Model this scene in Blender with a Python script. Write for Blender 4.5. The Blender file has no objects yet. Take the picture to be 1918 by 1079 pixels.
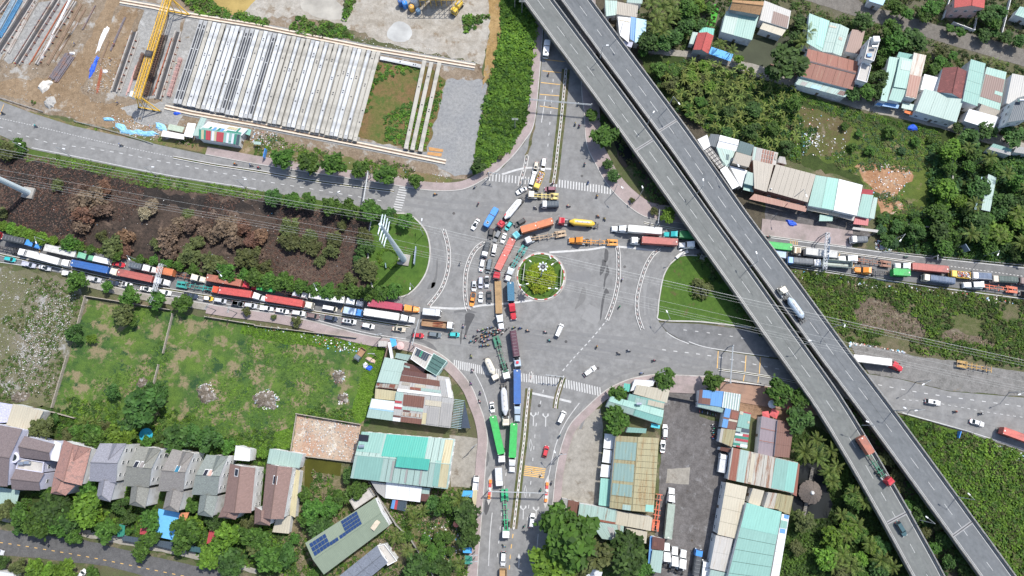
import bpy,math,random
import numpy as np
from mathutils import Vector,Matrix
from mathutils.geometry import tessellate_polygon
random.seed(7)
SC=bpy.context.scene
COL=SC.collection
# ---------------------------------------------------------------- camera, sky, sun, exposure
H=247.0
TILT=math.radians(11)
FPX=1279.0
CT,ST=math.cos(TILT),math.sin(TILT)
cd=bpy.data.cameras.new('camera');cam=bpy.data.objects.new('camera',cd);COL.objects.link(cam)
cam.location=(0,0,H);cam.rotation_euler=(TILT,0,0)
cd.sensor_width=36.0;cd.lens=36.0*FPX/1918;cd.clip_start=1;cd.clip_end=6000
SC.camera=cam
SUN_EL=math.radians(58);SUN_AZ=math.radians(43)
wd=bpy.data.worlds.new('World');SC.world=wd;wd.use_nodes=True
nt=wd.node_tree;bgn=nt.nodes['Background'];sk=nt.nodes.new('ShaderNodeTexSky')
sk.sky_type='NISHITA';sk.sun_disc=False;sk.sun_elevation=SUN_EL;sk.sun_rotation=SUN_AZ
sk.air_density=1.0;sk.dust_density=1.6
nt.links.new(sk.outputs[0],bgn.inputs[0]);bgn.inputs[1].default_value=0.15
sl=bpy.data.lights.new('sun','SUN');so=bpy.data.objects.new('sun',sl);COL.objects.link(so)
sl.energy=3.75;sl.angle=math.radians(0.6);sl.color=(1.0,0.965,0.9)
sd=Vector((-math.sin(SUN_AZ)*math.cos(SUN_EL),-math.cos(SUN_AZ)*math.cos(SUN_EL),-math.sin(SUN_EL)))
so.rotation_euler=sd.to_track_quat('-Z','Y').to_euler();so.location=(200,200,400)
vs=SC.view_settings;vs.view_transform='Standard';vs.look='None';vs.gamma=1;vs.use_curve_mapping=False
vs.exposure=0.5
SC.render.engine='CYCLES'
SC.cycles.max_bounces=5;SC.cycles.diffuse_bounces=3;SC.cycles.glossy_bounces=2
SC.cycles.transmission_bounces=2;SC.cycles.transparent_max_bounces=4
# ---------------------------------------------------------------- picture point -> place
def W(px,py,z=0.0):
 u=(px-959)/FPX;v=(539.5-py)/FPX
 k=(H-z)/(CT-v*ST)
 return Vector((u*k,(v*CT+ST)*k,z))
def tile(ox,oy,s):
 return lambda x,y:(ox+x/s,oy+y/s)
PX=tile(0,0,1)
A00,A01,A02,A03=[tile(x,0,3.996)for x in(0,480,960,1438)]
A10,A11,A12,A13=[tile(x,270,3.996)for x in(0,480,960,1438)]
A20,A21,A22,A23=[tile(x,540,3.996)for x in(0,480,960,1438)]
A30,A31,A32,A33=[tile(x,809,3.996)for x in(0,480,960,1438)]
V1,V2,V3,V4,V5,V6,V7,V8,V9,V10,V11,V12,V13,V14=[tile(x,y,7.992)for x,y in((0,420),(220,470),(440,510),(660,530),(860,370),(840,480),(860,590),(860,700),(860,830),(860,944),(900,270),(1130,390),(1430,430),(1678,430))]
V15=tile(1220,700,6.85);V16=tile(0,740,6.85)
G1,G2,G3,G4,G5,G6,B1,B2=[tile(x,y,7.992)for x,y in((290,20),(510,40),(290,150),(510,160),(0,0),(180,60),(1300,240),(670,620))]
def WT(t,p,z=0.0):
 return W(*t(*p),z)
ORD='first second third fourth fifth sixth seventh eighth ninth tenth eleventh twelfth thirteenth fourteenth fifteenth sixteenth seventeenth eighteenth nineteenth'.split()
TENS={2:'twent',3:'thirt',4:'fort',5:'fift',6:'sixt',7:'sevent',8:'eight',9:'ninet'}
def ordw(i):
 if i<=19:return ORD[i-1]
 if i>=100:return 'hundred and '+ordw(i-100)if i>100 else 'hundredth'
 t,u=divmod(i,10)
 return TENS[t]+'ieth' if u==0 else TENS[t]+'y-'+ORD[u-1]
# ---------------------------------------------------------------- materials
MATS={}
def nof(name):
 m=bpy.data.materials.new(name);m.use_nodes=True
 return m,m.node_tree.nodes,m.node_tree.links,m.node_tree.nodes['Principled BSDF']
def noise(n,l,co,scale,detail=3,rough=0.6,lo=0.35,hi=0.65,a=0.0,b=1.0):
 t=n.new('ShaderNodeTexNoise');t.inputs['Scale'].default_value=scale
 t.inputs['Detail'].default_value=detail;t.inputs['Roughness'].default_value=rough
 if co is not None:l.new(co,t.inputs['Vector'])
 r=n.new('ShaderNodeMapRange');l.new(t.outputs['Fac'],r.inputs['Value'])
 for k,v in zip(('From Min','From Max','To Min','To Max'),(lo,hi,a,b)):r.inputs[k].default_value=v
 return r.outputs[0]
def mix(n,l,fac,a,b,mode='MIX'):
 x=n.new('ShaderNodeMix');x.data_type='RGBA';x.blend_type=mode
 for sck,val in((x.inputs[0],fac),(x.inputs[6],a),(x.inputs[7],b)):
  if isinstance(val,(int,float)):sck.default_value=val
  elif isinstance(val,tuple):sck.default_value=(*val,1)if len(val)==3 else val
  else:l.new(val,sck)
 return x.outputs[2]
def sc(c,k):return tuple(min(1.0,x*k)for x in c)
def bump(n,l,p,h,strength=0.3,dist=0.05):
 b=n.new('ShaderNodeBump');b.inputs['Strength'].default_value=strength;b.inputs['Distance'].default_value=dist
 l.new(h,b.inputs['Height']);l.new(b.outputs[0],p.inputs['Normal'])
def M(name,c,rough=0.6,var=0.18,scale=0.8,metal=0.0,dirt=None,fine=6.0,bmp=0.0,coat=0.0):
 """plain surface: own colour, uneven at two scales, optional dirt colour in patches"""
 if name in MATS:return MATS[name]
 m,n,l,p=nof(name)
 co=n.new('ShaderNodeTexCoord').outputs['Object']
 f1=noise(n,l,co,scale,4);f2=noise(n,l,co,fine,3)
 col=mix(n,l,f1,sc(c,1-var),sc(c,1+var*.6))
 col=mix(n,l,0.35,col,mix(n,l,f2,sc(c,1-var*1.4),sc(c,1+var)))
 if dirt:
  f3=noise(n,l,co,scale*.45,5,.65,.5,.68);col=mix(n,l,f3,col,dirt)
 l.new(col,p.inputs['Base Color']);p.inputs['Roughness'].default_value=rough;p.inputs['Metallic'].default_value=metal
 if coat:p.inputs['Coat Weight'].default_value=coat
 if bmp:bump(n,l,p,f2,bmp,.04)
 MATS[name]=m;return m
def paint(name,c,rough=0.35,dust=0.06):
 """vehicle paint: gloss coat, thin dust"""
 if name in MATS:return MATS[name]
 m,n,l,p=nof(name)
 co=n.new('ShaderNodeTexCoord').outputs['Object']
 f=noise(n,l,co,1.3,4,.6,.35,.8,dust*.4,dust*2.2)
 l.new(mix(n,l,f,c,(.33,.31,.28)),p.inputs['Base Color'])
 p.inputs['Roughness'].default_value=rough;p.inputs['Coat Weight'].default_value=.35
 MATS[name]=m;return m
def roofm(name,c,rust=None,rustamt=0.5,rib=0.9,rough=0.5,var=.1,streak=.25):
 """corrugated sheet: ribs down the slope (UV in metres), washed streaks, rust patches"""
 if name in MATS:return MATS[name]
 m,n,l,p=nof(name)
 uv=n.new('ShaderNodeTexCoord').outputs['UV']
 mp=n.new('ShaderNodeMapping');mp.inputs['Scale'].default_value=(1.0,.09,1);l.new(uv,mp.inputs[0])
 f1=noise(n,l,mp.outputs[0],1.6,4,.65);f0=noise(n,l,uv,.25,3)
 f2=noise(n,l,uv,5,2)
 col=mix(n,l,f1,sc(c,1-streak),sc(c,1.06));col=mix(n,l,f0,col,sc(c,1-var));
 col=mix(n,l,.25,col,mix(n,l,f2,sc(c,.7),sc(c,1.15)))
 w=n.new('ShaderNodeTexWave');w.bands_direction='X';w.inputs['Scale'].default_value=.3142/rib;l.new(uv,w.inputs['Vector'])
 r=n.new('ShaderNodeMapRange');l.new(w.outputs['Fac'],r.inputs[0]);r.inputs[1].default_value=.75;r.inputs[2].default_value=1.0
 r.inputs[3].default_value=0;r.inputs[4].default_value=.3
 col=mix(n,l,r.outputs[0],col,sc(c,.62))
 if rust:
  fr=noise(n,l,mp.outputs[0],.9,6,.7,.62-.24*rustamt,.75-.24*rustamt)
  fr2=noise(n,l,uv,2.2,4)
  col=mix(n,l,fr,col,mix(n,l,fr2,rust,sc(rust,.5)))
 l.new(col,p.inputs['Base Color']);p.inputs['Roughness'].default_value=rough
 bump(n,l,p,w.outputs['Fac'],.35,.06)
 MATS[name]=m;return m
def tilem(name,c,c2,amt=.5,tw=.45,th=.34):
 """roof tiles in courses (UV in metres)"""
 if name in MATS:return MATS[name]
 m,n,l,p=nof(name)
 uv=n.new('ShaderNodeTexCoord').outputs['UV']
 b=n.new('ShaderNodeTexBrick');l.new(uv,b.inputs['Vector']);b.inputs['Scale'].default_value=1
 b.inputs['Brick Width'].default_value=tw;b.inputs['Row Height'].default_value=th
 b.inputs['Mortar Size'].default_value=.03;b.inputs['Bias'].default_value=0
 b.inputs['Color1'].default_value=(*sc(c,.82),1);b.inputs['Color2'].default_value=(*sc(c,1.12),1);b.inputs['Mortar'].default_value=(*sc(c,.45),1)
 f=noise(n,l,uv,.55,5,.7,.5+.1*(1-amt),.56+.1*(1-amt));f3=noise(n,l,uv,2.5,3)
 col=mix(n,l,f,b.outputs['Color'],c2);col=mix(n,l,.22,col,mix(n,l,f3,sc(c,.45),sc(c,1.35)))
 l.new(col,p.inputs['Base Color']);p.inputs['Roughness'].default_value=.8
 bump(n,l,p,b.outputs['Fac'],.4,.03)
 MATS[name]=m;return m
def ground(name,c1,c2,c3=None,s1=.06,s2=.5,amt3=.5,fine=3.0,bmp=.5,c4=None,amt4=.3,s4=.25,spk=.62):
 """ground: two soils or plants in patches, a third in spots, fine speckle, small relief"""
 if name in MATS:return MATS[name]
 m,n,l,p=nof(name)
 co=n.new('ShaderNodeTexCoord').outputs['Object']
 f1=noise(n,l,co,s1,6,.65,.42,.58);f2=noise(n,l,co,s2,5,.7)
 col=mix(n,l,f1,c1,c2);col=mix(n,l,.45,col,mix(n,l,f2,sc(c1,.65),sc(c2,1.25)))
 if c3:
  f3=noise(n,l,co,s1*2.3,7,.72,.68-.3*amt3,.76-.3*amt3);col=mix(n,l,f3,col,c3)
 if c4:
  f4=noise(n,l,co,s4,6,.75,.72-.3*amt4,.78-.3*amt4);col=mix(n,l,f4,col,c4)
 f5=noise(n,l,co,fine,4,.75,.3,.7)
 col=mix(n,l,f5,mix(n,l,1-spk,col,(.012,.014,.008)),col)
 l.new(col,p.inputs['Base Color']);p.inputs['Roughness'].default_value=.92;p.inputs['Specular IOR Level'].default_value=.2
 bump(n,l,p,f5,bmp,.15)
 MATS[name]=m;return m
def leafm(name,c,c2=None,trans=.25,hue=.5):
 """foliage: each clump its own tint"""
 if name in MATS:return MATS[name]
 c2=c2 or(c[0]*1.7,c[1]*1.45,c[2]*1.2)
 m,n,l,p=nof(name)
 a=n.new('ShaderNodeAttribute');a.attribute_name='tone'
 oi=n.new('ShaderNodeObjectInfo')
 col=mix(n,l,a.outputs['Fac'],sc(c,.6),c2)
 r=n.new('ShaderNodeMapRange');l.new(oi.outputs['Random'],r.inputs[0]);r.inputs[3].default_value=.8;r.inputs[4].default_value=1.2
 h=n.new('ShaderNodeHueSaturation');l.new(col,h.inputs['Color']);l.new(r.outputs[0],h.inputs['Value'])
 r2=n.new('ShaderNodeMapRange');l.new(oi.outputs['Random'],r2.inputs[0]);r2.inputs[3].default_value=.485;r2.inputs[4].default_value=.515
 l.new(r2.outputs[0],h.inputs['Hue'])
 h.inputs['Saturation'].default_value=.95
 l.new(h.outputs[0],p.inputs['Base Color']);p.inputs['Roughness'].default_value=.65;p.inputs['Specular IOR Level'].default_value=.25
 out=n['Material Output'];tr=n.new('ShaderNodeBsdfTranslucent');l.new(h.outputs[0],tr.inputs[0])
 ms=n.new('ShaderNodeMixShader');ms.inputs[0].default_value=trans
 l.new(p.outputs[0],ms.inputs[1]);l.new(tr.outputs[0],ms.inputs[2]);l.new(ms.outputs[0],out.inputs[0])
 MATS[name]=m;return m
def waterm(name,c,rough=.12):
 if name in MATS:return MATS[name]
 m,n,l,p=nof(name)
 co=n.new('ShaderNodeTexCoord').outputs['Object']
 f=noise(n,l,co,.12,5);f2=noise(n,l,co,1.6,3)
 l.new(mix(n,l,f,sc(c,.8),sc(c,1.2)),p.inputs['Base Color']);p.inputs['Roughness'].default_value=rough
 bump(n,l,p,f2,.08,.05);p.inputs['Specular IOR Level'].default_value=.12
 MATS[name]=m;return m
def litterm(stone=False):
 key='stone_chips' if stone else 'litter'
 if key in MATS:return MATS[key]
 m,n,l,p=nof(key)
 a=n.new('ShaderNodeAttribute');a.attribute_name='tone'
 r=n.new('ShaderNodeValToRGB');r.color_ramp.interpolation='CONSTANT';l.new(a.outputs['Fac'],r.inputs[0])
 e=r.color_ramp.elements;cs=[(0,(.6,.59,.57)),(.42,(.36,.34,.31)),(.6,(.3,.45,.6)),(.68,(.22,.15,.1)),(.8,(.5,.12,.08)),(.86,(.66,.66,.65)),(.95,(.1,.35,.5))]
 if stone:cs=[(0,(.42,.41,.39)),(.42,(.3,.285,.26)),(.6,(.5,.49,.47)),(.68,(.2,.17,.14)),(.8,(.36,.34,.31)),(.86,(.58,.57,.55)),(.95,(.25,.23,.2))]
 e[0].position,e[0].color=0,(*cs[0][1],1);e[1].position,e[1].color=.42,(*cs[1][1],1)
 for q,c in cs[2:]:
  x=e.new(q);x.color=(*c,1)
 l.new(r.outputs[0],p.inputs['Base Color']);p.inputs['Roughness'].default_value=.7
 MATS[key]=m;return m
WHITE=(.8,.8,.78)
gls=M('glass',(.02,.028,.032),.08,.1);rbb=M('rubber',(.02,.02,.02),.8,.2);sdk=M('dark_steel',(.035,.035,.038),.55,.3,dirt=(.12,.1,.085))
stl=M('galvanised_steel',(.33,.35,.36),.45,.12);lamp_red=M('tail_lamp',(.45,.02,.015),.3,.05);lamp_clear=M('headlamp',(.75,.75,.72),.15,.03)
cnc=M('concrete',(.3,.285,.26),.85,.2,.4,dirt=(.2,.18,.16),bmp=.2);wwh=M('white_plaster',(.66,.66,.65),.8,.1,.4,dirt=(.42,.41,.39))
wall_grey=M('grey_render',(.34,.34,.33),.85,.14,.4,dirt=(.2,.19,.18));wpt=M('white_line_paint',(.44,.44,.43),.6,.12,1.5,dirt=(.34,.33,.32))
ypt=M('yellow_line_paint',(.6,.36,.1),.6,.12,1.5,dirt=(.4,.3,.18));kerb_m=M('kerb_stone',(.4,.385,.36),.8,.14,.6,dirt=(.28,.25,.22))
trunk_m=M('bark',(.12,.09,.065),.9,.3,2)
# ---------------------------------------------------------------- mesh building
class MB:
 def __init__(s):s.v=[];s.f=[];s.m=[];s.uv=[]
 def face(s,pts,mi=0,uv=None):
  i=len(s.v);s.v+=[tuple(p)for p in pts];s.f.append(tuple(range(i,i+len(pts))));s.m.append(mi);s.uv+=(uv or[(0,0)]*len(pts));return s
 def box(s,x0,x1,y0,y1,z0,z1,mi=0):
  a=[(x0,y0),(x1,y0),(x1,y1),(x0,y1)];return s.prism(a,z0,z1,mi)
 def obox(s,c,ax,L,Wd,z0,z1,mi=0):
  ax=Vector((ax[0],ax[1])).normalized();n=Vector((-ax.y,ax.x));c=Vector((c[0],c[1]))
  a=[c-ax*L/2-n*Wd/2,c+ax*L/2-n*Wd/2,c+ax*L/2+n*Wd/2,c-ax*L/2+n*Wd/2]
  return s.prism(a,z0,z1,mi)
 def prism(s,pts,z0,z1,mi=0,mt=None,bottom=True):
  pts=[(p[0],p[1])for p in pts]
  ar=sum(pts[i][0]*pts[(i+1)%len(pts)][1]-pts[(i+1)%len(pts)][0]*pts[i][1]for i in range(len(pts)))
  if ar<0:pts=pts[::-1]
  return s.loft([[(p[0],p[1],z0)for p in pts],[(p[0],p[1],z1)for p in pts]],mi,mt,bottom)
 def loft(s,rings,mi=0,mt=None,bottom=True):
  n=len(rings[0]);b=len(s.v)
  for r in rings:s.v+=[tuple(p)for p in r]
  for k in range(len(rings)-1):
   for i in range(n):
    j=(i+1)%n
    s.f.append((b+k*n+i,b+k*n+j,b+(k+1)*n+j,b+(k+1)*n+i));s.m.append(mi);s.uv+=[(0,0)]*4
  if bottom:s.f.append(tuple(range(b+n-1,b-1,-1)));s.m.append(mi);s.uv+=[(0,0)]*n
  t=b+(len(rings)-1)*n
  s.f.append(tuple(range(t,t+n)));s.m.append(mi if mt is None else mt);s.uv+=[(p[0],p[1])for p in rings[-1]]
  return s
 def tube(s,p,q,r,n=6,mi=0,r2=None):
  p=Vector(p);q=Vector(q);d=(q-p)
  if d.length<1e-6:return s
  d.normalize();a=d.orthogonal().normalized();b=d.cross(a);r2=r if r2 is None else r2
  R=[[p+(a*math.cos(2*math.pi*i/n)+b*math.sin(2*math.pi*i/n))*r for i in range(n)],[q+(a*math.cos(2*math.pi*i/n)+b*math.sin(2*math.pi*i/n))*r2 for i in range(n)]]
  return s.loft(R,mi)
 def lathe(s,prof,n=16,c=(0,0),mi=0):
  return s.loft([[(c[0]+r*math.cos(2*math.pi*i/n),c[1]+r*math.sin(2*math.pi*i/n),z)for i in range(n)]for r,z in prof],mi)
 def mesh(s,name,mats,smooth=False):
  me=bpy.data.meshes.new(name);me.from_pydata(s.v,[],s.f)
  for m in mats:me.materials.append(m)
  if len(mats)>1:me.polygons.foreach_set('material_index',s.m)
  ul=me.uv_layers.new(name='UVMap');ul.data.foreach_set('uv',np.array(s.uv,dtype=np.float32).ravel())
  if smooth:me.polygons.foreach_set('use_smooth',[True]*len(me.polygons))
  return me
 def obj(s,name,mats,parent=None,loc=None,rotz=None,smooth=False):
  if not isinstance(mats,(list,tuple)):mats=[mats]
  return link(name,s.mesh(name,mats,smooth),parent,loc,rotz)
def link(name,data,parent=None,loc=None,rotz=None,scale=None):
 o=bpy.data.objects.new(name,data);COL.objects.link(o)
 if parent is not None:o.parent=parent
 if loc is not None:o.location=loc
 if rotz is not None:o.rotation_euler=(0,0,rotz)
 if scale is not None:o.scale=scale
 return o
USED={}
def tag(o,label=None,cat=None,group=None,kind=None):
 if label:
  o['label']=label;USED.setdefault(label,[]).append(o.name)
 if cat:o['category']=cat
 if group:o['group']=group
 if kind:o['kind']=kind
 return o
def thing(name,label,cat,loc=(0,0,0),rotz=0.0,group=None):
 o=link(name,None,None,loc,rotz);o.empty_display_size=.5
 return tag(o,label,cat,group)
def struct(name,mb,mats,label=None):
 o=mb.obj(name,mats);o['kind']='structure'
 if label:o['label']=label
 return o
# ---------------------------------------------------------------- curves and polygons on the ground
def smooth(pts,n=6,closed=False):
 P=[Vector((p[0],p[1]))for p in pts];out=[];N=len(P)
 rng=range(N)if closed else range(N-1)
 for i in rng:
  if closed:a,b,c,d=P[i-1],P[i],P[(i+1)%N],P[(i+2)%N]
  else:a,b,c,d=P[max(i-1,0)],P[i],P[i+1],P[min(i+2,N-1)]
  for k in range(n):
   t=k/n
   out.append(.5*((2*b)+(c-a)*t+(2*a-5*b+4*c-d)*t*t+(3*b-a-3*c+d)*t**3))
 if not closed:out.append(P[-1])
 return out
def gl(pts,t=PX,z=0.0):
 return[Vector((p.x,p.y))for p in(WT(t,q,z)for q in pts)]
def roughen(P,amp,step=2.5,seed=1):
 rnd=random.Random(seed);out=[]
 for i in range(len(P)):
  a,b=P[i],P[(i+1)%len(P)];k=max(1,int((b-a).length/step));d=(b-a).normalized()if(b-a).length>0 else Vector((1,0));nn=Vector((-d.y,d.x))
  for j in range(k):out.append(a.lerp(b,j/k)+nn*rnd.uniform(-amp,amp)*(1 if j else.3))
 return out
def polymesh(mb,P,z,mi=0,skirt=0.0):
 ar=sum(P[i].x*P[(i+1)%len(P)].y-P[(i+1)%len(P)].x*P[i].y for i in range(len(P)))
 if ar<0:P=P[::-1]
 b=len(mb.v);mb.v+=[(p.x,p.y,z)for p in P]
 for tri in tessellate_polygon([[Vector((p.x,p.y,0))for p in P]]):
  a,c,d=tri
  q=[P[a],P[c],P[d]]
  if(q[1]-q[0]).cross(q[2]-q[0])<0:a,d=d,a
  mb.f.append((b+a,b+c,b+d));mb.m.append(mi);mb.uv+=[(0,0)]*3
 if skirt:
  n=len(P)
  for i in range(n):
   j=(i+1)%n;mb.face([(P[i].x,P[i].y,z-skirt),(P[j].x,P[j].y,z-skirt),(P[j].x,P[j].y,z),(P[i].x,P[i].y,z)],mi)
EXCL=[]
KEEP=('road','junction','village_lane','pond','hard_shoulder','concrete_yard','truck_yard','gravel_yard','terrace','forecourt','ruined_floor','garden_path','pool')
def patch(name,pts,z,m,label,t=PX,rough=0.0,sm=False,skirt=.0):
 P=gl(pts,t)
 if name in KEEP:EXCL.append(P)
 if sm:P=smooth(P,5,True)
 if rough:P=roughen(P,rough,2.0,len(USED)+len(pts))
 mb=MB();polymesh(mb,P,z,0,skirt)
 o=struct(name,mb,m,label);return o
def offs(P,d):
 out=[]
 for i,p in enumerate(P):
  a=P[max(i-1,0)];b=P[min(i+1,len(P)-1)];t=(b-a).normalized();out.append(p+Vector((-t.y,t.x))*d)
 return out
def ribbon(mb,P,d0,d1,z0,z1,mi=0):
 A=offs(P,d0);B=offs(P,d1)
 for i in range(len(P)-1):
  q=[A[i],A[i+1],B[i+1],B[i]]
  if(q[1]-q[0]).cross(q[2]-q[0])<0:q=q[::-1]
  mb.face([(p.x,p.y,z1)for p in q],mi)
  if z1>z0:
   for r in(A,B):
    mb.face([(r[i].x,r[i].y,z0),(r[i+1].x,r[i+1].y,z0),(r[i+1].x,r[i+1].y,z1),(r[i].x,r[i].y,z1)],mi)
 if z1>z0:
  for i in(0,len(P)-1):mb.face([(A[i].x,A[i].y,z0),(B[i].x,B[i].y,z0),(B[i].x,B[i].y,z1),(A[i].x,A[i].y,z1)],mi)
def walk(P,step,start=0.0):
 """points and directions along a polyline every step metres"""
 out=[];d=start;acc=0.0
 for a,b in zip(P[:-1],P[1:]):
  L=(b-a).length
  while d<=acc+L and L>0:
   out.append((a.lerp(b,(d-acc)/L),(b-a).normalized()));d+=step
  acc+=L
 return out
def dashes(mb,P,dash,period,w,z,mi=0,start=0.0):
 for p,t in walk(P,period,start):
  mb.obox((p+t*dash/2),t,dash,w,z-.012,z,mi)
# ================================================================ GROUND AND ROADS
g_soil=ground('weedy_soil',(.13,.115,.07),(.075,.1,.035),(.19,.155,.105),.05,.5,.5)
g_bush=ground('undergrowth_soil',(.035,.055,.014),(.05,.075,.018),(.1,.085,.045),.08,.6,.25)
g_bushb=ground('bright_undergrowth_soil',(.06,.12,.012),(.085,.15,.018),(.16,.13,.07),.08,.6,.3)
g_grass=ground('rough_grass',(.04,.095,.026),(.1,.165,.028),(.23,.19,.11),.06,.3,.58,2.4,.5,(.028,.068,.024),.55,.13,.66)
g_lush=ground('lush_grass',(.07,.15,.012),(.1,.2,.016),(.05,.11,.014),.09,.6,.4)
g_lawn=ground('mown_lawn',(.055,.115,.018),(.075,.14,.022),(.1,.1,.035),.1,.6,.35,4,.2)
g_rubble=ground('rubble_waste',(.24,.205,.165),(.12,.125,.055),(.36,.35,.335),.045,.7,.42,2.2,.7,(.065,.1,.022),.45,.1)
g_burnt=ground('burnt_ground',(.03,.024,.022),(.105,.073,.057),(.155,.11,.085),.035,.8,.45,2.0,.7,(.085,.085,.04),.2,.08)
g_yard=ground('stony_yard',(.25,.215,.175),(.31,.295,.27),(.42,.41,.385),.06,.5,.4,1.6,.5,(.19,.125,.075),.52,.07)
g_dirt=ground('brown_dirt',(.22,.15,.09),(.29,.21,.135),(.36,.3,.235),.06,.5,.4,1.8,.5,(.15,.1,.065),.35,.12)
g_gravel=ground('blue_grey_gravel',(.22,.225,.23),(.26,.26,.255),(.31,.305,.3),.08,.9,.25,2.0,.3,spk=.82)
g_mud=ground('pale_mud',(.3,.265,.215),(.38,.355,.315),(.23,.185,.135),.06,.35,.45,1.2,.5,(.46,.48,.44),.22,.09,.8)
g_conc=ground('old_concrete',(.25,.23,.195),(.3,.28,.245),(.17,.145,.115),.06,.5,.35,2.4,.2,(.36,.34,.31),.2,.2,.85)
g_dyard=ground('dark_patched_yard',(.1,.092,.088),(.145,.135,.132),(.21,.205,.205),.1,.5,.36,2.0,.25,(.075,.062,.05),.35,.12,.8)
g_red=ground('red_clay',(.3,.15,.075),(.4,.24,.14),(.45,.38,.3),.1,.8,.4,2,.4)
g_brick=M('pink_paving',(.29,.235,.225),.85,.16,.3,dirt=(.2,.17,.155),fine=2.5,bmp=.15)
g_brown=M('brown_paving',(.27,.165,.115),.85,.16,.3,dirt=(.2,.13,.1),fine=3.5)
asph=ground('asphalt',(.19,.188,.184),(.212,.21,.205),(.168,.167,.165),.03,.35,.32,2.6,.05,(.238,.232,.222),.1,.05,.95)
asph2=ground('dark_asphalt',(.142,.142,.143),(.162,.162,.162),(.18,.178,.175),.04,.4,.3,2.6,.05,spk=.95)
asph3=ground('flyover_asphalt',(.142,.15,.143),(.16,.167,.159),(.13,.135,.13),.04,.3,.3,2.6,.05,spk=.95)
asph4=ground('flyover_asphalt_blue',(.13,.139,.145),(.147,.155,.16),(.115,.122,.128),.04,.3,.3,2.6,.05,spk=.95)
lane_g=ground('village_lane',(.15,.135,.12),(.19,.175,.155),(.24,.225,.2),.05,.5,.3,2.4,.2)
big=MB();polymesh(big,[Vector((-1500,-1500)),Vector((1500,-1500)),Vector((1500,1700)),Vector((-1500,1700))],0.0)
struct('ground',big,g_soil,'weedy brown soil between the roads, lots and houses')
# ---- lots and yards
g_yard=ground('brown_yard',(.2,.145,.095),(.27,.215,.16),(.37,.35,.32),.06,.5,.5,1.6,.5,(.13,.09,.06),.4,.09)
patch('yard',[(-260,-60),(400,-60),(560,15),(660,80),(905,120),(905,330),(850,335),(480,300),(300,262),(130,222),(-260,150)],.02,g_yard,'brown and grey floor of the girder casting yard',rough=.8)
patch('dirt_track',[(208,-20),(228,-20),(205,60),(178,120),(150,165),(170,190),(240,200),(330,215),(330,235),(230,245),(150,230),(110,205),(30,185),(-40,175),(-40,150),(60,150),(110,140),(140,110),(175,60)],.035,g_dirt,'brown dirt haul road through the casting yard',rough=.9)
patch('bare_earth',[(170,168),(188,100),(215,30),(240,8),(262,12),(240,80),(206,175)],.03,g_dirt,'brown earth strip beside the dark casting trench',rough=.6)
patch('gravel_yard',[(838,148),(905,150),(913,160),(898,240),(884,325),(852,330),(790,292),(812,230)],.04,g_gravel,'blue grey gravel floor east of the three loose girders',rough=.5)
g_ball=ground('grey_ballast',(.26,.255,.245),(.32,.315,.3),(.4,.395,.38),.09,.8,.4,2.0,.5,(.2,.15,.1),.25,.15,.75)
for q_,t_,l_ in(([(520,60),(800,0),(860,0),(260,900),(130,960),(60,900)],G5,'second from the left edge'),([(900,0),(1050,0),(600,800),(420,960),(330,950)],G5,'third from the left edge'),([(0,500),(250,0),(560,0),(100,760),(0,900),(-300,900)],G5,'at the left edge')):patch('ballast_strip',q_,.04,g_ball,'grey ballast strip in the casting yard, '+l_,t_,.5)
for q_,l_ in(([(1085,60),(1195,70),(990,720),(880,720)],'left of the yellow crane'),([(1280,90),(1380,100),(1190,730),(1100,740)],'right of the yellow crane'),([(1400,120),(1500,150),(1300,780),(1215,760)],'beside the first girder')):patch('ballast_strip',q_,.04,g_ball,'grey ballast strip '+l_,A00,.5)
patch('ballast_strip',[(376,40),(712,100),(670,268),(325,200)],.042,g_ball,'grey ballast below the girder rows',rough=.4)
patch('ballast_strip',[(225,203),(300,190),(345,215),(330,238),(260,232)],.043,g_ball,'grey ballast at the crane foot',rough=.8)
patch('mud_pan',[(650,-20),(940,-20),(918,60),(905,120),(780,95),(700,72),(640,45)],.045,g_mud,'pale churned mud below the batching plant',rough=1.0)
patch('dirt_track',[(915,-20),(938,-20),(940,60),(922,140),(905,160),(902,170),(912,90),(918,40)],.06,ground('ochre_dirt',(.3,.19,.075),(.38,.26,.12),(.3,.24,.17),.06,.5,.3,1.8),'ochre dirt track along the bright bushes',rough=.5)
patch('muddy_flat',[(395,-30),(480,-30),(650,-30),(645,45),(600,38),(560,30),(480,35),(400,12)],.03,g_mud,'sandy flat with pools above the girder rows',rough=1.0)
patch('weed_bed',[(705,118),(800,125),(835,150),(800,285),(760,278),(668,255)],.045,ground('weed_bed_soil',(.1,.13,.03),(.2,.12,.06),(.07,.12,.025),.09,.7,.5),'weedy red brown bed between the girders',rough=.8)
patch('verge',[(0,186),(40,205),(130,228),(300,262),(480,262),(600,285),(850,335),(840,345),(735,345),(620,328),(480,305),(300,272),(130,238),(0,195)],.05,ground('littered_verge',(.25,.17,.1),(.1,.13,.035),(.33,.25,.17),.1,.8,.4),'littered verge between the yard and the upper road',rough=.5)
patch('burnt_ground',[(-120,225),(60,280),(155,300),(313,334),(480,360),(598,378),(740,420),(735,545),(590,550),(480,530),(335,505),(240,480),(75,448),(-120,410)],.03,g_burnt,'burnt black and brown waste ground between the two roads',rough=1.0)
g_black=ground('black_ash',(.02,.017,.017),(.04,.031,.028),(.075,.055,.045),.06,.8,.4,2.2,.6)
patch('scorched_patch',[(20,300),(70,295),(150,318),(240,340),(330,365),(460,380),(480,395),(380,395),(300,380),(230,360),(175,340),(130,350),(125,390),(150,430),(100,440),(20,430),(0,380)],.04,g_black,'blackest ash in the upper left of the burnt ground',rough=1.4)
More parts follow.
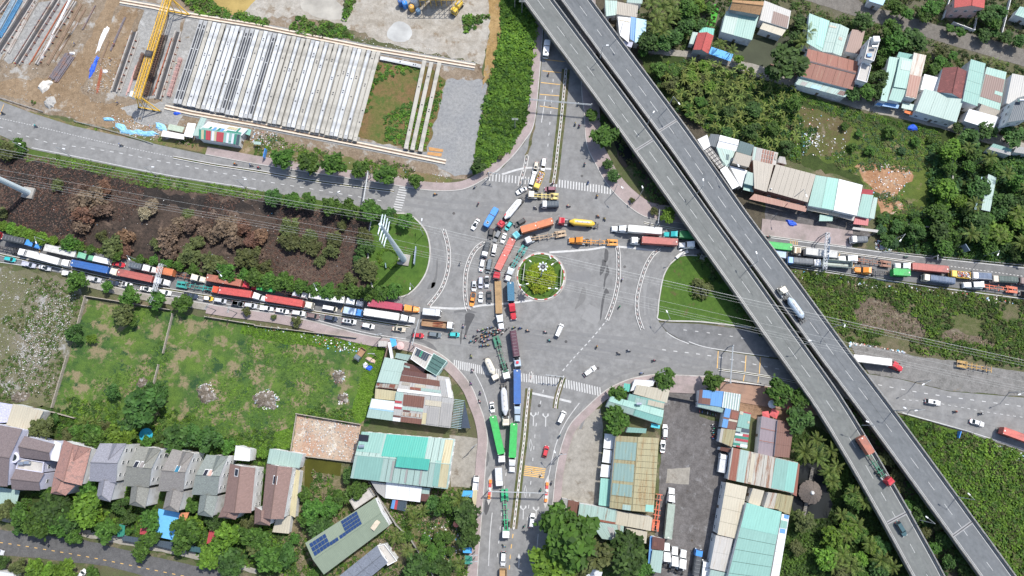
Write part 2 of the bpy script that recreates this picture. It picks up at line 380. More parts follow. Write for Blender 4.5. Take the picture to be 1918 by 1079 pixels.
patch('scorched_patch',[(480,372),(600,398),(700,428),(690,450),(640,430),(560,412),(490,400)],.042,g_black,'black ash below the round trees',rough=1.2)
patch('verge',[(-120,222),(60,277),(155,295),(313,328),(480,354),(598,371),(770,397),(740,425),(600,392),(480,372),(330,356),(250,345),(160,318),(60,302),(-120,260)],.05,ground('green_verge',(.09,.13,.035),(.07,.12,.022),(.22,.19,.13),.09,.8,.4),'green verge along the upper edge of the burnt ground',rough=1.0)
patch('verge',[(-120,405),(75,440),(240,478),(335,500),(480,528),(590,545),(740,548),(740,560),(590,560),(480,543),(335,517),(240,493),(75,460),(-120,430)],.055,g_bush,'planted strip between the burnt ground and the jammed road',rough=.6)
patch('waste_lot',[(-120,470),(0,500),(125,522),(165,560),(100,760),(0,752),(-120,740)],.03,g_rubble,'grey rubble strewn lot left of the walled field',rough=1.0)
patch('field',[(165,562),(330,585),(480,610),(560,625),(690,642),(720,640),(690,800),(560,780),(545,850),(400,845),(140,800),(100,762)],.04,g_grass,'rough green field with bare tan patches behind low walls',rough=.8)
patch('lush_strip',[(700,652),(722,645),(712,690),(700,740),(685,785),(668,790),(660,770),(672,725)],.06,g_lush,'bright green strip beside the patchwork roofs',rough=.8,sm=True)
patch('lush_strip',[(455,605),(690,640),(685,655),(600,650),(520,640),(450,625)],.055,g_lush,'bright green strip under the litter along the field wall',rough=.8)
patch('lush_strip',[(430,838),(545,800),(560,772),(660,790),(650,800),(558,780),(546,850),(480,850)],.062,g_lush,'bright green corner beside the ruined floor',rough=.8)
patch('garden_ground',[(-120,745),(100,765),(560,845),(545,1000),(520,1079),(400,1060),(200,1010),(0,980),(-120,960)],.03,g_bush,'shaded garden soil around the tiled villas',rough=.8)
patch('garden_path',[(-120,965),(0,975),(160,1006),(260,1025),(420,1058),(480,1075),(480,1066),(420,1046),(260,1012),(160,992),(0,962),(-120,950)],.05,g_conc,'pale concrete strip between the villa gates and the lane',rough=.2)
patch('ruined_floor',[(558,776),(677,796),(669,866),(545,851)],.07,ground('ruin',(.5,.43,.34),(.42,.25,.17),(.62,.57,.48),.12,.9,.45,2.2,.4,(.2,.15,.12),.3,.3),'broken tile and plaster floor of a demolished house',rough=.3)
patch('garden_ground',[(560,870),(670,870),(760,905),(900,915),(905,1100),(520,1100),(530,1000)],.035,ground('kitchen_garden',(.1,.12,.035),(.2,.16,.1),(.05,.08,.02),.1,.8,.45),'patchy garden soil around the green roof',rough=.8)
patch('concrete_yard',[(842,815),(900,822),(902,868),(900,915),(845,912)],.06,g_conc,'bare concrete yard right of the mint hall',rough=.2)
patch('concrete_yard',[(1062,812),(1095,770),(1125,765),(1130,800),(1122,950),(1045,930),(1050,880)],.06,g_conc,'stained pale concrete yard beside the striped roof',rough=.2)
patch('truck_yard',[(1245,722),(1310,730),(1310,780),(1375,800),(1360,900),(1330,1100),(1220,1100),(1235,900)],.06,g_dyard,'dark patched yard where tractors are parked',rough=.3)
patch('concrete_patch',[(1250,878),(1293,875),(1290,907),(1247,905)],.075,g_conc,'pale concrete slab in the dark truck yard',rough=.2)
patch('terrace',[(1345,712),(1440,725),(1500,760),(1500,800),(1440,800),(1385,770),(1310,735)],.05,ground('terrace_soil',(.24,.14,.085),(.3,.19,.12),(.18,.12,.08),.1,.7,.3),'brown terrace with parasols beside the flyover',rough=.3)
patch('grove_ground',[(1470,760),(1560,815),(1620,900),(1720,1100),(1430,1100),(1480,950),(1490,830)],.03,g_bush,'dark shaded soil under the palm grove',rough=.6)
patch('slope',[(1640,770),(1690,778),(1813,812),(1918,848),(2060,900),(2060,1200),(1880,1200),(1700,830)],.03,g_bushb,'green slope below the lower right road',rough=.5)
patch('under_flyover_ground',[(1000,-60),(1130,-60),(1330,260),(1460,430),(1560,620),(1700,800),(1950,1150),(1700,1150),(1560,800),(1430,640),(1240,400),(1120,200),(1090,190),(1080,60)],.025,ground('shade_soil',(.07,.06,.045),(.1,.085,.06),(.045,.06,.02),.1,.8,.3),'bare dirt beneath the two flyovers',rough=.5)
patch('thicket_ground',[(1190,100),(1260,105),(1430,150),(1600,205),(1760,240),(1918,290),(2050,320),(2050,520),(1918,490),(1680,470),(1640,425),(1635,350),(1440,290),(1330,250),(1240,180)],.03,g_bush,'overgrown plantation ground right of the flyovers',rough=.8)
patch('rubbish_clearing',[(1480,190),(1560,215),(1600,235),(1580,290),(1500,290),(1470,250)],.045,ground('clearing',(.14,.1,.055),(.085,.1,.025),(.22,.18,.13),.1,.8,.4),'littered clearing in the plantation',rough=1.0)
g_plot=ground('open_plot',(.06,.1,.02),(.1,.13,.025),(.2,.16,.09),.06,.4,.5,2.4,.5,(.035,.07,.016),.5,.12,.7)
patch('open_plot',[(1540,222),(1650,240),(1750,262),(1760,330),(1740,390),(1700,410),(1640,395),(1610,330),(1540,300),(1500,270)],.04,g_plot,'open weedy plot behind the warehouses',rough=1.0)
patch('red_clearing',[(1600,312),(1640,305),(1700,312),(1712,330),(1680,370),(1700,395),(1650,400),(1640,360)],.05,g_red,'red clay clearing behind the warehouses',rough=1.0)
patch('forecourt',[(1432,378),(1530,400),(1600,415),(1635,440),(1590,458),(1436,430)],.05,g_dyard,'dark oily forecourt below the warehouses',rough=.3)
patch('median_ground',[(1480,502),(1680,532),(1918,562),(2060,580),(2060,700),(1918,690),(1690,660),(1600,645),(1530,610)],.03,ground('median_soil',(.075,.1,.025),(.16,.13,.085),(.05,.08,.02),.07,.6,.45),'overgrown median right of the flyovers',rough=.6)
g_scrub=ground('brown_scrub',(.12,.09,.065),(.17,.135,.1),(.22,.19,.14),.1,.7,.4,2.2,.6)
for q_,l_ in(([(680,110),(760,75),(860,85),(960,150),(1080,195),(1180,290),(1140,390),(960,340),(850,320),(720,300),(650,210)],'largest brown scrub patch'),([(1300,340),(1400,300),(1480,340),(1640,380),(1690,440),(1500,400),(1330,385)],'tan scrub patch')):patch('dry_scrub',q_,.06,g_scrub,l_+' on the right median',A23,.8,True);EXCL.append(smooth(gl(q_,A23),3,True))
patch('bright_verge',[(935,-60),(990,-60),(1005,60),(1000,150),(988,225),(955,282),(905,318),(886,328),(884,315),(897,240),(922,140),(940,60)],.05,g_bushb,'bright green bank between the yard and the upper road',rough=.6)
patch('village_ground',[(1120,-60),(2050,-60),(2050,330),(1760,245),(1600,205),(1430,150),(1290,112),(1195,100)],.02,ground('village_soil',(.1,.1,.04),(.13,.12,.085),(.06,.085,.02),.07,.6,.4),'garden soil between the upper right houses',rough=.6)
# ---- village lanes
patch('village_lane',[(1395,-30),(1470,-12),(1600,30),(1750,75),(1918,125),(2050,165),(2050,130),(1918,92),(1760,48),(1620,8),(1560,-30)],.07,lane_g,'grey lane across the upper right village',rough=.15)
patch('village_lane',[(1195,98),(1260,105),(1330,112),(1430,148),(1600,202),(1760,240),(1918,290),(2050,325),(2050,305),(1918,268),(1780,222),(1610,175),(1440,128),(1330,98),(1250,92)],.072,g_conc,'pale lane between the village houses and the plantation',rough=.2)
patch('village_lane',[(-120,975),(0,992),(160,1012),(300,1045),(480,1085),(700,1140),(700,1190),(460,1130),(200,1060),(60,1044),(0,1040),(-120,1020)],.08,ground('villa_lane',(.105,.104,.107),(.125,.122,.122),(.15,.145,.14),.04,.5,.3,2.4,.2),'grey lane in front of the villas',rough=.12)
mb=MB();dl=smooth(gl([(0,1016),(60,1025),(170,1044),(300,1070),(400,1090)]),8);dashes(mb,dl,1.1,3.05,.22,.1);struct('lane_markings',mb,ypt,'yellow dashed centre line of the villa lane')
# ---- water
patch('pond',[(1385,72),(1480,68),(1520,85),(1470,140),(1440,130),(1372,108)],.045,waterm('green_grey_water',(.04,.047,.026),.6),'murky grey green pond behind the blue sheet',rough=.3)
patch('pond',[(572,863),(582,857),(640,868),(637,892),(590,884),(582,916),(570,914)],.09,waterm('olive_water',(.06,.06,.012)),'olive pond beside the ruined floor',rough=.05)
patch('pond',[(1485,880),(1500,868),(1535,865),(1560,945),(1550,970),(1515,975),(1484,955)],.05,waterm('black_water',(.022,.024,.024)),'dark pond around the thatched hut',rough=.3)
patch('pool',[(415,-40),(500,-40),(470,10),(440,28),(400,8)],.05,waterm('yellow_water',(.3,.22,.08)),'shallow yellow pool at the top of the yard',rough=1.2,sm=True)
patch('pool',[(565,5),(610,-10),(645,18),(638,36),(600,34),(570,20)],.05,waterm('grey_water',(.34,.32,.28)),'shallow grey pool at the top of the yard',rough=.8,sm=True)
patch('pool',[(725,60),(740,42),(758,42),(772,58),(765,75),(745,79),(728,72)],.07,waterm('silt_water',(.4,.4,.385),.3),'round pale silt pond below the batching plant',rough=.4,sm=True)
patch('canal',[(1150,262),(1172,255),(1190,290),(1172,315),(1158,300)],.045,waterm('black_water',(.022,.024,.024)),'black ditch water beside the left flyover',rough=.6)
# ---- carriageways (each a few centimetres over the next)
LE_R1=[(-160,205),(0,253),(60,280),(155,299),(313,331),(480,357),(598,375),(763,400)]
UE_R1=[(-160,140),(0,189),(60,212),(137,236),(215,253),(300,272),(385,290),(480,308),(620,330),(735,347),(800,357),(850,358)]
patch('road',UE_R1+[(880,400),(800,440)]+LE_R1[::-1],.10,asph,'upper left road running to the roundabout')
UE_R2=[(-160,400),(0,432),(75,453),(240,486),(335,508),(480,535),(580,551),(692,560),(753,557)]
LE_R2=[(-160,455),(0,489),(125,514),(250,545),(350,562),(440,577),(546,592),(680,626),(760,638)]
patch('road',UE_R2+[(830,600),(800,650)]+LE_R2[::-1],.115,asph2,'lower left road packed with lorries')
LE_R3=[(829,665),(858,690),(883,722),(896,752),(908,785),(914,822),(911,861),(908,905),(904,955),(898,1031),(893,1120)]
RE_R3=[(1230,700),(1180,709),(1135,730),(1095,765),(1067,795),(1053,828),(1045,859),(1039,893),(1034,943),(1029,963),(1026,1000),(1014,1120)]
patch('road',LE_R3+RE_R3[::-1],.13,asph,'lower road running down from the roundabout')
UE_R4=[(1232,603),(1248,622),(1285,643),(1330,655),(1440,671),(1628,701),(1688,711),(1776,733),(1918,745),(2080,770)]
LE_R4=[(1230,700),(1318,704),(1350,706),(1440,722),(1560,742),(1677,769),(1813,811),(1918,846),(2080,900)]
patch('road',UE_R4+LE_R4[::-1],.118,asph,'lower right road passing under the flyovers')
UE_R5=[(1150,360),(1173,384),(1200,403),(1225,411),(1280,420),(1435,442),(1670,473),(1738,481),(1918,500),(2080,520)]
LE_R5=[(1230,500),(1288,475),(1380,484),(1479,498),(1580,511),(1670,524),(1803,541),(1918,557),(2080,580)]
patch('road',UE_R5+LE_R5[::-1],.117,asph2,'upper right road packed with lorries')
LE_R6=[(1022,-90),(1019,59),(1010,175),(1002,235),(980,271),(942,314),(900,342)]
RE_R6=[(1086,-90),(1088,150),(1093,207),(1098,270),(1115,308),(1130,336),(1150,362)]
patch('road',LE_R6+RE_R6[::-1],.116,asph,'upper road running under the left flyover')
patch('junction',[(740,348),(800,357),(850,358),(900,341),(942,314),(980,271),(1098,271),(1115,308),(1130,336),(1173,384),(1200,403),(1240,414),(1300,424),(1300,478),(1288,475),(1260,487),(1243,512),(1235,545),(1230,585),(1234,603),(1248,622),(1285,643),(1340,656),(1335,704),(1230,700),(1180,709),(1135,730),(1095,765),(1067,795),(1053,828),(914,826),(908,785),(896,752),(883,722),(858,690),(829,665),(785,644),(735,634),(735,558),(753,557),(778,541),(798,515),(805,482),(805,460),(798,435),(780,413),(763,400),(735,396)],.15,asph,'wide grey asphalt of the roundabout junction')
patch('hard_shoulder',[(1235,604),(1310,607),(1400,618),(1470,640),(1470,672),(1330,654),(1285,642),(1250,622)],.16,asph2,'dark disused slip lane below the right lawn')
patch('hard_shoulder',[(1590,645),(1640,650),(1720,668),(1800,678),(1918,697),(2060,715),(2060,765),(1918,743),(1776,732),(1688,710),(1628,700)],.13,ground('stained_slab',(.19,.185,.175),(.22,.21,.2),(.11,.105,.1),.1,.5,.33,2.4,.2,(.2,.165,.13),.3,.15),'stained concrete lay-by with a parked trailer',rough=.2)
stain=M('oil_stain',(.055,.055,.057),.7,.2,.6);damp=M('damp_stain',(.1,.1,.1),.55,.15,.5)
def blot(pts,t,m,z,label,r=.35):return patch('road_stain',pts,z,m,label,t,r,True)
blot([(800,820),(870,790),(900,820),(1060,850),(1200,920),(1260,1000),(1290,1079),(1180,1010),(1090,915),(900,860)],V4,damp,.1715,'dark oily fan on the road below the red car')
for pts in([(1700,460),(1830,470),(1790,580),(1740,680),(1700,800),(1680,790),(1700,640),(1650,700),(1630,900),(1615,900),(1625,740),(1680,600)],):blot(pts,V4,stain,.1742,'dark skid fan beside the waiting motorbikes',.15)
blot([(1530,420),(1720,400),(1840,430),(1830,450),(1600,440),(1540,455)],V4,damp,.1742,'damp patch at the tip of the left divider',.15)
for k_,pts in enumerate(([(690,790),(715,800),(712,870),(690,880)],[(672,865),(690,870),(700,890),(690,940),(655,985),(655,930),(668,900)],[(705,900),(725,960),(700,1010),(688,1079),(680,1079),(686,1000),(700,950)])):blot(pts,A12,stain,.1742,'oily blot on the road right of the roundabout, %s from the top'%ORD[k_],.25)
blot([(700,0),(722,35),(695,50),(680,130),(662,230),(655,232),(662,130),(680,40)],A22,stain,.1742,'long oil trickle right of the roundabout',.15)
blot([(520,0),(545,5),(540,90),(480,150),(468,150),(500,70)],A22,damp,.1742,'damp streak below the roundabout',.25)
blot([(930,740),(1000,700),(1060,720),(1080,790),(1050,850),(990,880)],tile(860,830,20),damp,.145,'damp kerbside patch by the lower gantry',.1)
blot([(1120,80),(1180,0),(1250,0),(1230,60),(1160,90)],V4,damp,.1742,'dark patch on the left slip lane',.2)
blot([(1340,980),(1350,870),(1360,865),(1355,980),(1335,1060),(1310,1079),(1315,1040)],A11,damp,.1742,'dark wheel track on the left slip lane',.2)
blot([(455,330),(530,330),(560,470),(520,560),(440,600),(430,470)],tile(870,820,12),damp,.144,'oily shoulder left of the green lorries',.2)
blot([(400,830),(470,840),(440,1000),(400,1079),(375,1000)],V9,stain,.145,'muddy pool beside the striped barrier',.15)
tyre=M('tyre_track',(.162,.161,.159),.75,.12,.8)
mb=MB()
for pts,w in(([(1330,690),(1290,690),(1230,668),(1120,655),(1000,640),(880,625)],1.6),([(1320,668),(1220,650),(1100,637),(980,628),(860,612)],1.5),([(1080,800),(1100,760),(1150,715),(1240,690),(1330,684)],.8),([(1200,440),(1080,450),(1000,470),(950,530),(945,620),(955,720)],1.3),([(760,375),(830,385),(920,390),(1040,400),(1190,430)],1.2),([(815,450),(822,490),(812,530),(780,565)],1.2),([(1225,480),(1208,530),(1205,590),(1225,630)],1.0),([(1040,300),(1050,380),(1030,430)],.9)):
 P=smooth(gl(pts),8);tz=globals().get('tz',.151)+.002;globals()['tz']=tz
 ribbon(mb,P,-w-1.0,-1.0,tz,tz);ribbon(mb,P,1.0,1.0+w,tz+.001,tz+.001)
for(x,y,a,b,r,c)in((1075,520,60,18,-.1,0),(900,395,40,14,-.2,0),(1110,590,30,30,.5,1),(845,640,44,10,.1,1),(1150,655,70,12,.15,0),(1060,410,30,12,.1,1),(980,640,26,30,0,0),(1210,560,9,60,0,1),(1020,830,14,60,0,0),(940,880,12,50,0,1),(640,365,60,8,.17,0),(200,275,80,8,.2,1),(1760,745,90,12,.12,0)):
 q=gl([(x,y)])[0];pm_=MB();pm_.obox(q,(math.cos(-r),math.sin(-r)),a/5,b/5,.12,.1535 if not c else.1525);struct('road_repair',pm_,M('road_repair'+str(c),((.168,.167,.166),(.21,.208,.203))[c],.85,.1,.6),'asphalt repair patch')
for(x,y)in((898,640),(1060,640),(930,830),(1010,760),(1170,500),(850,400),(1090,330),(700,375),(1120,690),(778,625),(1000,880),(1030,200)):
 q=gl([(x,y)])[0];pm_=MB();pm_.lathe([(.55,.12),(.55,.166)],14,q);struct('manhole_cover',pm_,sdk,'iron manhole cover')
struct('tyre_tracks',mb,tyre,'faint darker wheel paths across the junction')
# ---- pavements with kerbs
def pvm(pts,w,side,m=g_brick,label='',z=.29,n=5,kerb=True,cut=None):
 P=smooth(gl(pts),n);s=1 if side=='L' else-1
 pz=globals().get('pz',0)+.006;globals()['pz']=pz;z+=pz
 mb=MB();ribbon(mb,P,s*.32,s*w,.05,z);o=struct('pavement',mb,m,label);EXCL.append(P+offs(P,s*w)[::-1])
 if kerb:
  kb=MB();ribbon(kb,P,0,s*.32,.05,z+.012);k=kb.obj('kerb',kerb_m,o);k['kind']='structure'
 return o
pvm([(385,290),(480,308),(620,330),(735,347),(800,357),(850,358),(885,349),(930,321),(960,294),(985,262),(1000,235),(1008,175),(1017,59),(1020,-60)],3.4,'L',label='pink pavement round the upper left corner')
pvm([(1086,-60),(1088,150),(1093,207),(1098,270),(1115,308),(1130,336),(1150,362),(1173,384),(1200,403),(1225,411),(1285,421)],6.2,'L',label='wide pink pavement left of the flyover')
pvm([(1425,441),(1500,451),(1560,459),(1595,464)],6.5,'L',label='pink pavement below the warehouses')
pvm([(130,515),(250,545),(350,562),(400,570)],2.6,'R',g_conc,'pale concrete footway along the walled field')
pvm([(390,569),(440,577),(546,592),(680,626),(760,638),(800,650),(829,665),(858,690),(883,722),(896,752),(908,785),(914,822),(911,861),(908,905),(904,955),(898,1031),(893,1110)],3.6,'R',label='pink pavement round the lower left corner')
pvm([(1228,700),(1180,709),(1135,730),(1095,765),(1067,795),(1053,828),(1045,859),(1039,893),(1034,943),(1029,963),(1027,985)],2.9,'L',label='pink pavement round the lower right corner')
pvm([(1229,700),(1318,704),(1329,706)],6.5,'R',label='wide pink pavement above the truck yard',n=1)
pvm([(1330,706),(1350,708),(1440,723),(1560,743)],7.5,'R',g_brown,'brown pavement beside the terrace')
# ---- lawns with kerbs
def lawn(pts,m,label,z=.31):
 P=smooth(gl(pts),5,True);mb=MB();polymesh(mb,P,z,0,.25);o=struct('lawn',mb,m,label)
 kb=MB();ribbon(kb,P+[P[0]],-.18,.3,.05,z+.03);k=kb.obj('kerb',kerb_m,o);k['kind']='structure';return o
lawn([(700,405),(745,400),(768,404),(786,418),(799,437),(805,462),(804,488),(796,515),(778,540),(755,555),(715,557),(700,545),(690,480)],g_lawn,'mown lawn around the white power pylon')
lawn([(1289,478),(1262,488),(1244,513),(1236,548),(1232,585),(1238,600),(1310,603),(1390,612),(1470,622),(1530,612),(1470,500),(1380,487)],g_lawn,'mown lawn running under the flyovers')
lawn([(1013+43.5*math.cos(k*.5236),518+43.5*math.sin(k*.5236))for k in range(12)],g_lawn,'round lawn of the roundabout',.33)
rc=gl([(1013,518)],z=.3)[0];rr=(gl([(1056,518)])[0]-gl([(970,518)])[0]).length/2
kred=M('kerb_red',(.42,.05,.045),.7,.15);kwh=M('kerb_white',(.54,.525,.5),.7,.12)
rb=thing('roundabout_kerb','red and white painted kerb ring around the roundabout lawn','kerb',(rc.x,rc.y,0))
for k in range(44):
 a0=2*math.pi*k/44;a1=2*math.pi*(k+.94)/44
 mb=MB();q=[Vector((math.cos(a),math.sin(a)))for a in(a0,(a0+a1)/2,a1)]
 ribbon(mb,[p*(rr+.18)for p in q],-.17,.17,.12,.46);mb.obj('kerb_block',kred if k%3==1 else kwh,rb)
mb=MB();q=[Vector((math.cos(2*math.pi*k/64),math.sin(2*math.pi*k/64)))*(rr+.68)+rc for k in range(65)]
ribbon(mb,q,-.3,.3,.05,.19);struct('roundabout_apron',mb,cnc,'pale concrete ring outside the painted kerb')
# ---- road markings
mb=MB();ZM=.185
def L(*p):return smooth(gl(list(p)),6)
def line(w,*p):ribbon(mb,L(*p),-w/2,w/2,ZM,ZM)
dashes(mb,L((0,238),(40,252),(95,268),(200,283),(290,300),(480,337),(600,357),(725,378)),1.5,3.75,.3,ZM)
dashes(mb,L((0,222),(60,235),(200,268),(322,294)),.6,1.1,.25,ZM)
dashes(mb,L((1240,655),(1340,668),(1440,688),(1520,702),(1628,718),(1740,738),(1918,762)),1.4,4.1,.3,ZM)
dashes(mb,L((1690,748),(1760,756),(1850,772),(1918,782)),1.0,2.3,.2,ZM)
dashes(mb,L((1280,618),(1330,624),(1400,635)),1.2,4.2,.25,ZM)
dashes(mb,L((1138,598),(1110,632),(1075,670),(1052,697)),1.1,2.0,.35,ZM)
dashes(mb,L((1780,499),(1840,507),(1918,518)),.7,1.35,.25,ZM)
dashes(mb,L((1018,730),(1005,790),(998,860),(990,950),(985,990)),1.2,4.0,.28,ZM)
dashes(mb,L((948,885),(940,955),(930,1060)),1.2,4.5,.28,ZM)
dashes(mb,L((1026,275),(1030,230),(1036,150)),1.2,4.5,.28,ZM)
for p in(((940,327),(985,315),(1033,317)),((1029,473),(1100,468),(1150,462),(1228,470)),((805,576),(862,578),(905,572),(955,568),(1000,562)),((994,736),(1040,746),(1070,753))):line(.75,*p)
for p in(((0,491),(125,511),(250,541),(440,572),(546,588),(680,622),(760,635)),((60,277),(155,296),(313,328),(480,354)),((1440,445),(1670,475),(1738,483),(1918,502)),((1290,428),(1440,455),(1670,485)),((1290,640),(1330,652),(1440,668)),((1248,622),(1262,632),(1290,644)),((1690,773),(1813,808),(1918,842)),((1022,180),(1014,230)),((1085,755),(1060,790),(1042,830),(1030,880),(1020,930)),((885,690),(905,730),(920,780)),((1480,500),(1680,529),(1803,545),(1918,560)),((950,300),(935,318),(910,335)),((915,1060),(918,1000),(922,960)),((1008,1000),(1003,1060))):line(.28,*p)
def zebra(a,b,n,w,ln,sk):
 A,B=gl([a,b]);d=(B-A).normalized();nn=Vector(sk).normalized()
 for k in range(n):
  c=A.lerp(B,k/(n-1));mb.obox(c,nn,ln,w,ZM-.012,ZM)
zebra((756,352),(744,393),10,.45,3.3,(.985,-.17))
zebra((905,331),(990,339),15,.42,3.0,(.06,1));zebra((1032,342),(1143,357),22,.48,3.1,(.05,1))
zebra((851,682),(942,701),24,.42,3.0,(.02,1));zebra((977,707),(1046,717),16,.42,3.0,(-.03,1));zebra((1056,718),(1124,734),15,.45,3.2,(-.06,1))
for a,b in(((875,870),(863,905)),):pass
struct('road_markings',mb,wpt,'worn white lane lines, stop lines and zebra crossings')
mb=MB()
for k in range(6):
 A,B=gl([(980-k*.6,872.5+k*3.3),(1022-k*.6,878.5+k*3.3)]);d=B-A;mb.obox((A+B)/2,d,d.length,.35,ZM-.012,ZM)
for px in((1020,112,1058,116),(1016,133,1055,137),(1013,155,1050,159),(1011,177,1048,180),(1011,199,1046,204)):
 A,B=gl([px[:2],px[2:]]);d=B-A;mb.obox((A+B)/2,d,d.length,.3,ZM-.012,ZM)
for x,y0,y1 in((1345,658,690),(1397,666,697),(1424,669,700),(1394,702,714),(1421,704,717)):
 A,B=gl([(x,y0),(x-2,y1)]);d=B-A;mb.obox((A+B)/2,d,d.length,.3,ZM-.012,ZM)
for k in range(5):
 A,B=gl([(1480+k*3.2,447.5+k*.5),(1480+k*3.2,457+k*.5)]);d=B-A;mb.obox((A+B)/2,d,d.length,.2,ZM-.012,ZM)
for x,y in((1,210),(75,468),(1567,486),(1596,500),(640,579)):
 A,B=gl([(x+7,y-14),(x-1,y+6)]);d=B-A;mb.obox((A+B)/2,d,d.length,.25,ZM-.012,ZM)
dashes(mb,smooth(gl([(961,1000),(957,1030),(953,1075)]),4),1.4,3.4,.3,ZM)
struct('rumble_bars',mb,ypt,'faded yellow bars across the lower, upper and right roads')
mb=MB()
def arrow(px,py,two=True,s=1.0):
 c=gl([(px,py)])[0]
 mb.obox(c+Vector((0,-.6*s)),(0.04,1),3.4*s,.3,ZM-.012,ZM)
 if two:
  for sx in(-1,1):
   mb.obox(c+Vector((sx*.45*s,1.3*s)),(sx*.75,.65),1.2*s,.34,ZM-.012,ZM+.001*sx);mb.obox(c+Vector((sx*.85*s,1.85*s)),(sx*.1,1),.9*s,.55,ZM-.012,ZM+.003+.001*sx)
 else:
  mb.prism([(c.x-.5,c.y+1),(c.x+.5,c.y+1),(c.x,c.y+2.4)],ZM-.01,ZM+.002)
for q in((999,785),(1022,787),(980,960),(1004,962)):arrow(*q)
arrow(972,1050,False)
for q in((994,834),(984,921)):
 c=gl([q])[0]
 for a,b in(((0,2.2),(.5,0)),((.5,0),(0,-2.2)),((0,-2.2),(-.5,0)),((-.5,0),(0,2.2))):
  A=c+Vector(a);B=c+Vector(b);mb.obox((A+B)/2,B-A,(B-A).length,.16,ZM-.012,ZM)
struct('lane_arrows',mb,wpt,'white turn arrows and diamonds on the lower road')
# ---- dividers
soil_strip=M('median_soil',(.2,.145,.095),.9,.25,.5,fine=3)
def dvd(pts,w,label,n=6,soil=None,fence=True,hz=.55,name='road_divider'):
 P=smooth(gl(pts),n);o=thing(name,label,'road divider',(P[0].x,P[0].y,0));off=Vector((P[0].x,P[0].y));Q=[p-off for p in P]
 if soil:
  mb=MB();ribbon(mb,Q,-soil/2,soil/2,.1,.2);mb.obj('soil_bed',soil_strip,o)
 for s in(-1,1):
  mb=MB();ribbon(mb,Q,s*(w/2-.22),s*w/2,.1,.42);mb.obj('kerb',kwh,o)
 if fence:
  md=M('barrier_dark',(.36,.27,.25),.8,.2);me2=[MB().box(-.4,.4,-.15,.15,.1,hz).mesh('barrier_block',[m_])for m_ in(kwh,md)]
  for k,(p,t)in enumerate(walk(Q,1.6)):link('barrier_block',me2[k%2],o,(p.x,p.y,0),math.atan2(t.y,t.x))
 return o
dvd([(831,431),(838,455),(841,480),(838,510),(826,543),(803,573)],1.5,'curved white divider between the left slip lane and the jam')
dvd([(907,455),(892,466),(881,484),(873,510),(871,545),(874,572),(878,582)],1.6,'curved white divider beside the waiting cars')
dvd([(1155,459),(1158,480),(1158,520),(1152,555),(1143,583),(1136,600)],1.6,'long white divider right of the roundabout')
dvd([(1235,467),(1222,478),(1209,500),(1199,530),(1193,560),(1194,590),(1203,618)],1.5,'curved white divider along the right slip lane')
dvd([(987,292),(984,310),(978,330),(973,350)],1.5,'short white divider at the upper stop line')
dvd([(1060,130),(1052,215),(1045,275),(1040,320),(1036,344)],1.0,'long divider with soil bed down the middle of the upper road',soil=3.2)
dvd([(991,728),(986,775),(982,820),(976,870),(969,930),(962,990)],.8,'long divider with soil bed down the middle of the lower road',soil=2.6)
dvd([(995,698),(993,716)],1.4,'short rounded divider head on the lower zebra crossing')
dvd([(1055,706),(1049,725),(1043,745),(1040,765)],.8,'muddy divider tail at the lower stop line',soil=2.0)
dvd([(325,295),(400,309),(480,321),(600,341),(738,359)],1.0,'long thin divider of the upper left service lane',fence=False,soil=.8)
dvd([(-160,442),(0,477),(110,500),(220,526),(330,545),(440,563),(560,580),(680,599),(769,613)],1.0,'long thin divider between the lorries and the car lane at left',soil=1.2,fence=False)
dvd([(1206,417),(1230,423),(1290,433),(1440,455),(1505,464),(1670,486),(1712,492)],.8,'long thin divider of the upper right service lane',fence=False,soil=.6)
dvd([(1345,692),(1440,706),(1560,730)],.8,'thin divider of the lower right service lane',fence=False,soil=1.0)
patch('spilled_soil',[(1008,205),(1002,240),(996,270),(988,292),(982,300),(990,272),(998,240),(1003,215)],.19,soil_strip,'brown soil spilled along the upper lane',rough=.4)
bo=M('barrier_orange',(.75,.22,.03),.5,.1);br=M('barrier_red',(.5,.06,.06),.5,.1)
def island(a,b,label):
 A,B=gl([a,b]);d=(B-A);o=thing('striped_barrier',label,'barrier',(A.x,A.y,0));D=d.normalized()
 n=int(d.length/1.1)
 for k in range(n):
  mb=MB();mb.obox(D*(k+.5)*d.length/n,D,d.length/n*.92,.9,.12,.75 if 0<k<n-1 else 1.0,0)
  mb.obj('barrier_block',bo if k in(0,n-1)else(br if k%2 else kwh),o)
 mb=MB();mb.prism([(p.x,p.y)for p in(D*-2.2,D*0+Vector((-D.y,D.x))*.9,D*d.length+Vector((-D.y,D.x))*.9,D*(d.length+2.2),D*d.length-Vector((-D.y,D.x))*.9,D*0-Vector((-D.y,D.x))*.9)],.1,.17);mb.obj('island_base',kerb_m,o)
island((919,898),(916,934),'striped barrier with orange ends at the left foot of the lower gantry')
island((1025,903),(1022,940),'striped barrier with orange ends at the right foot of the lower gantry')
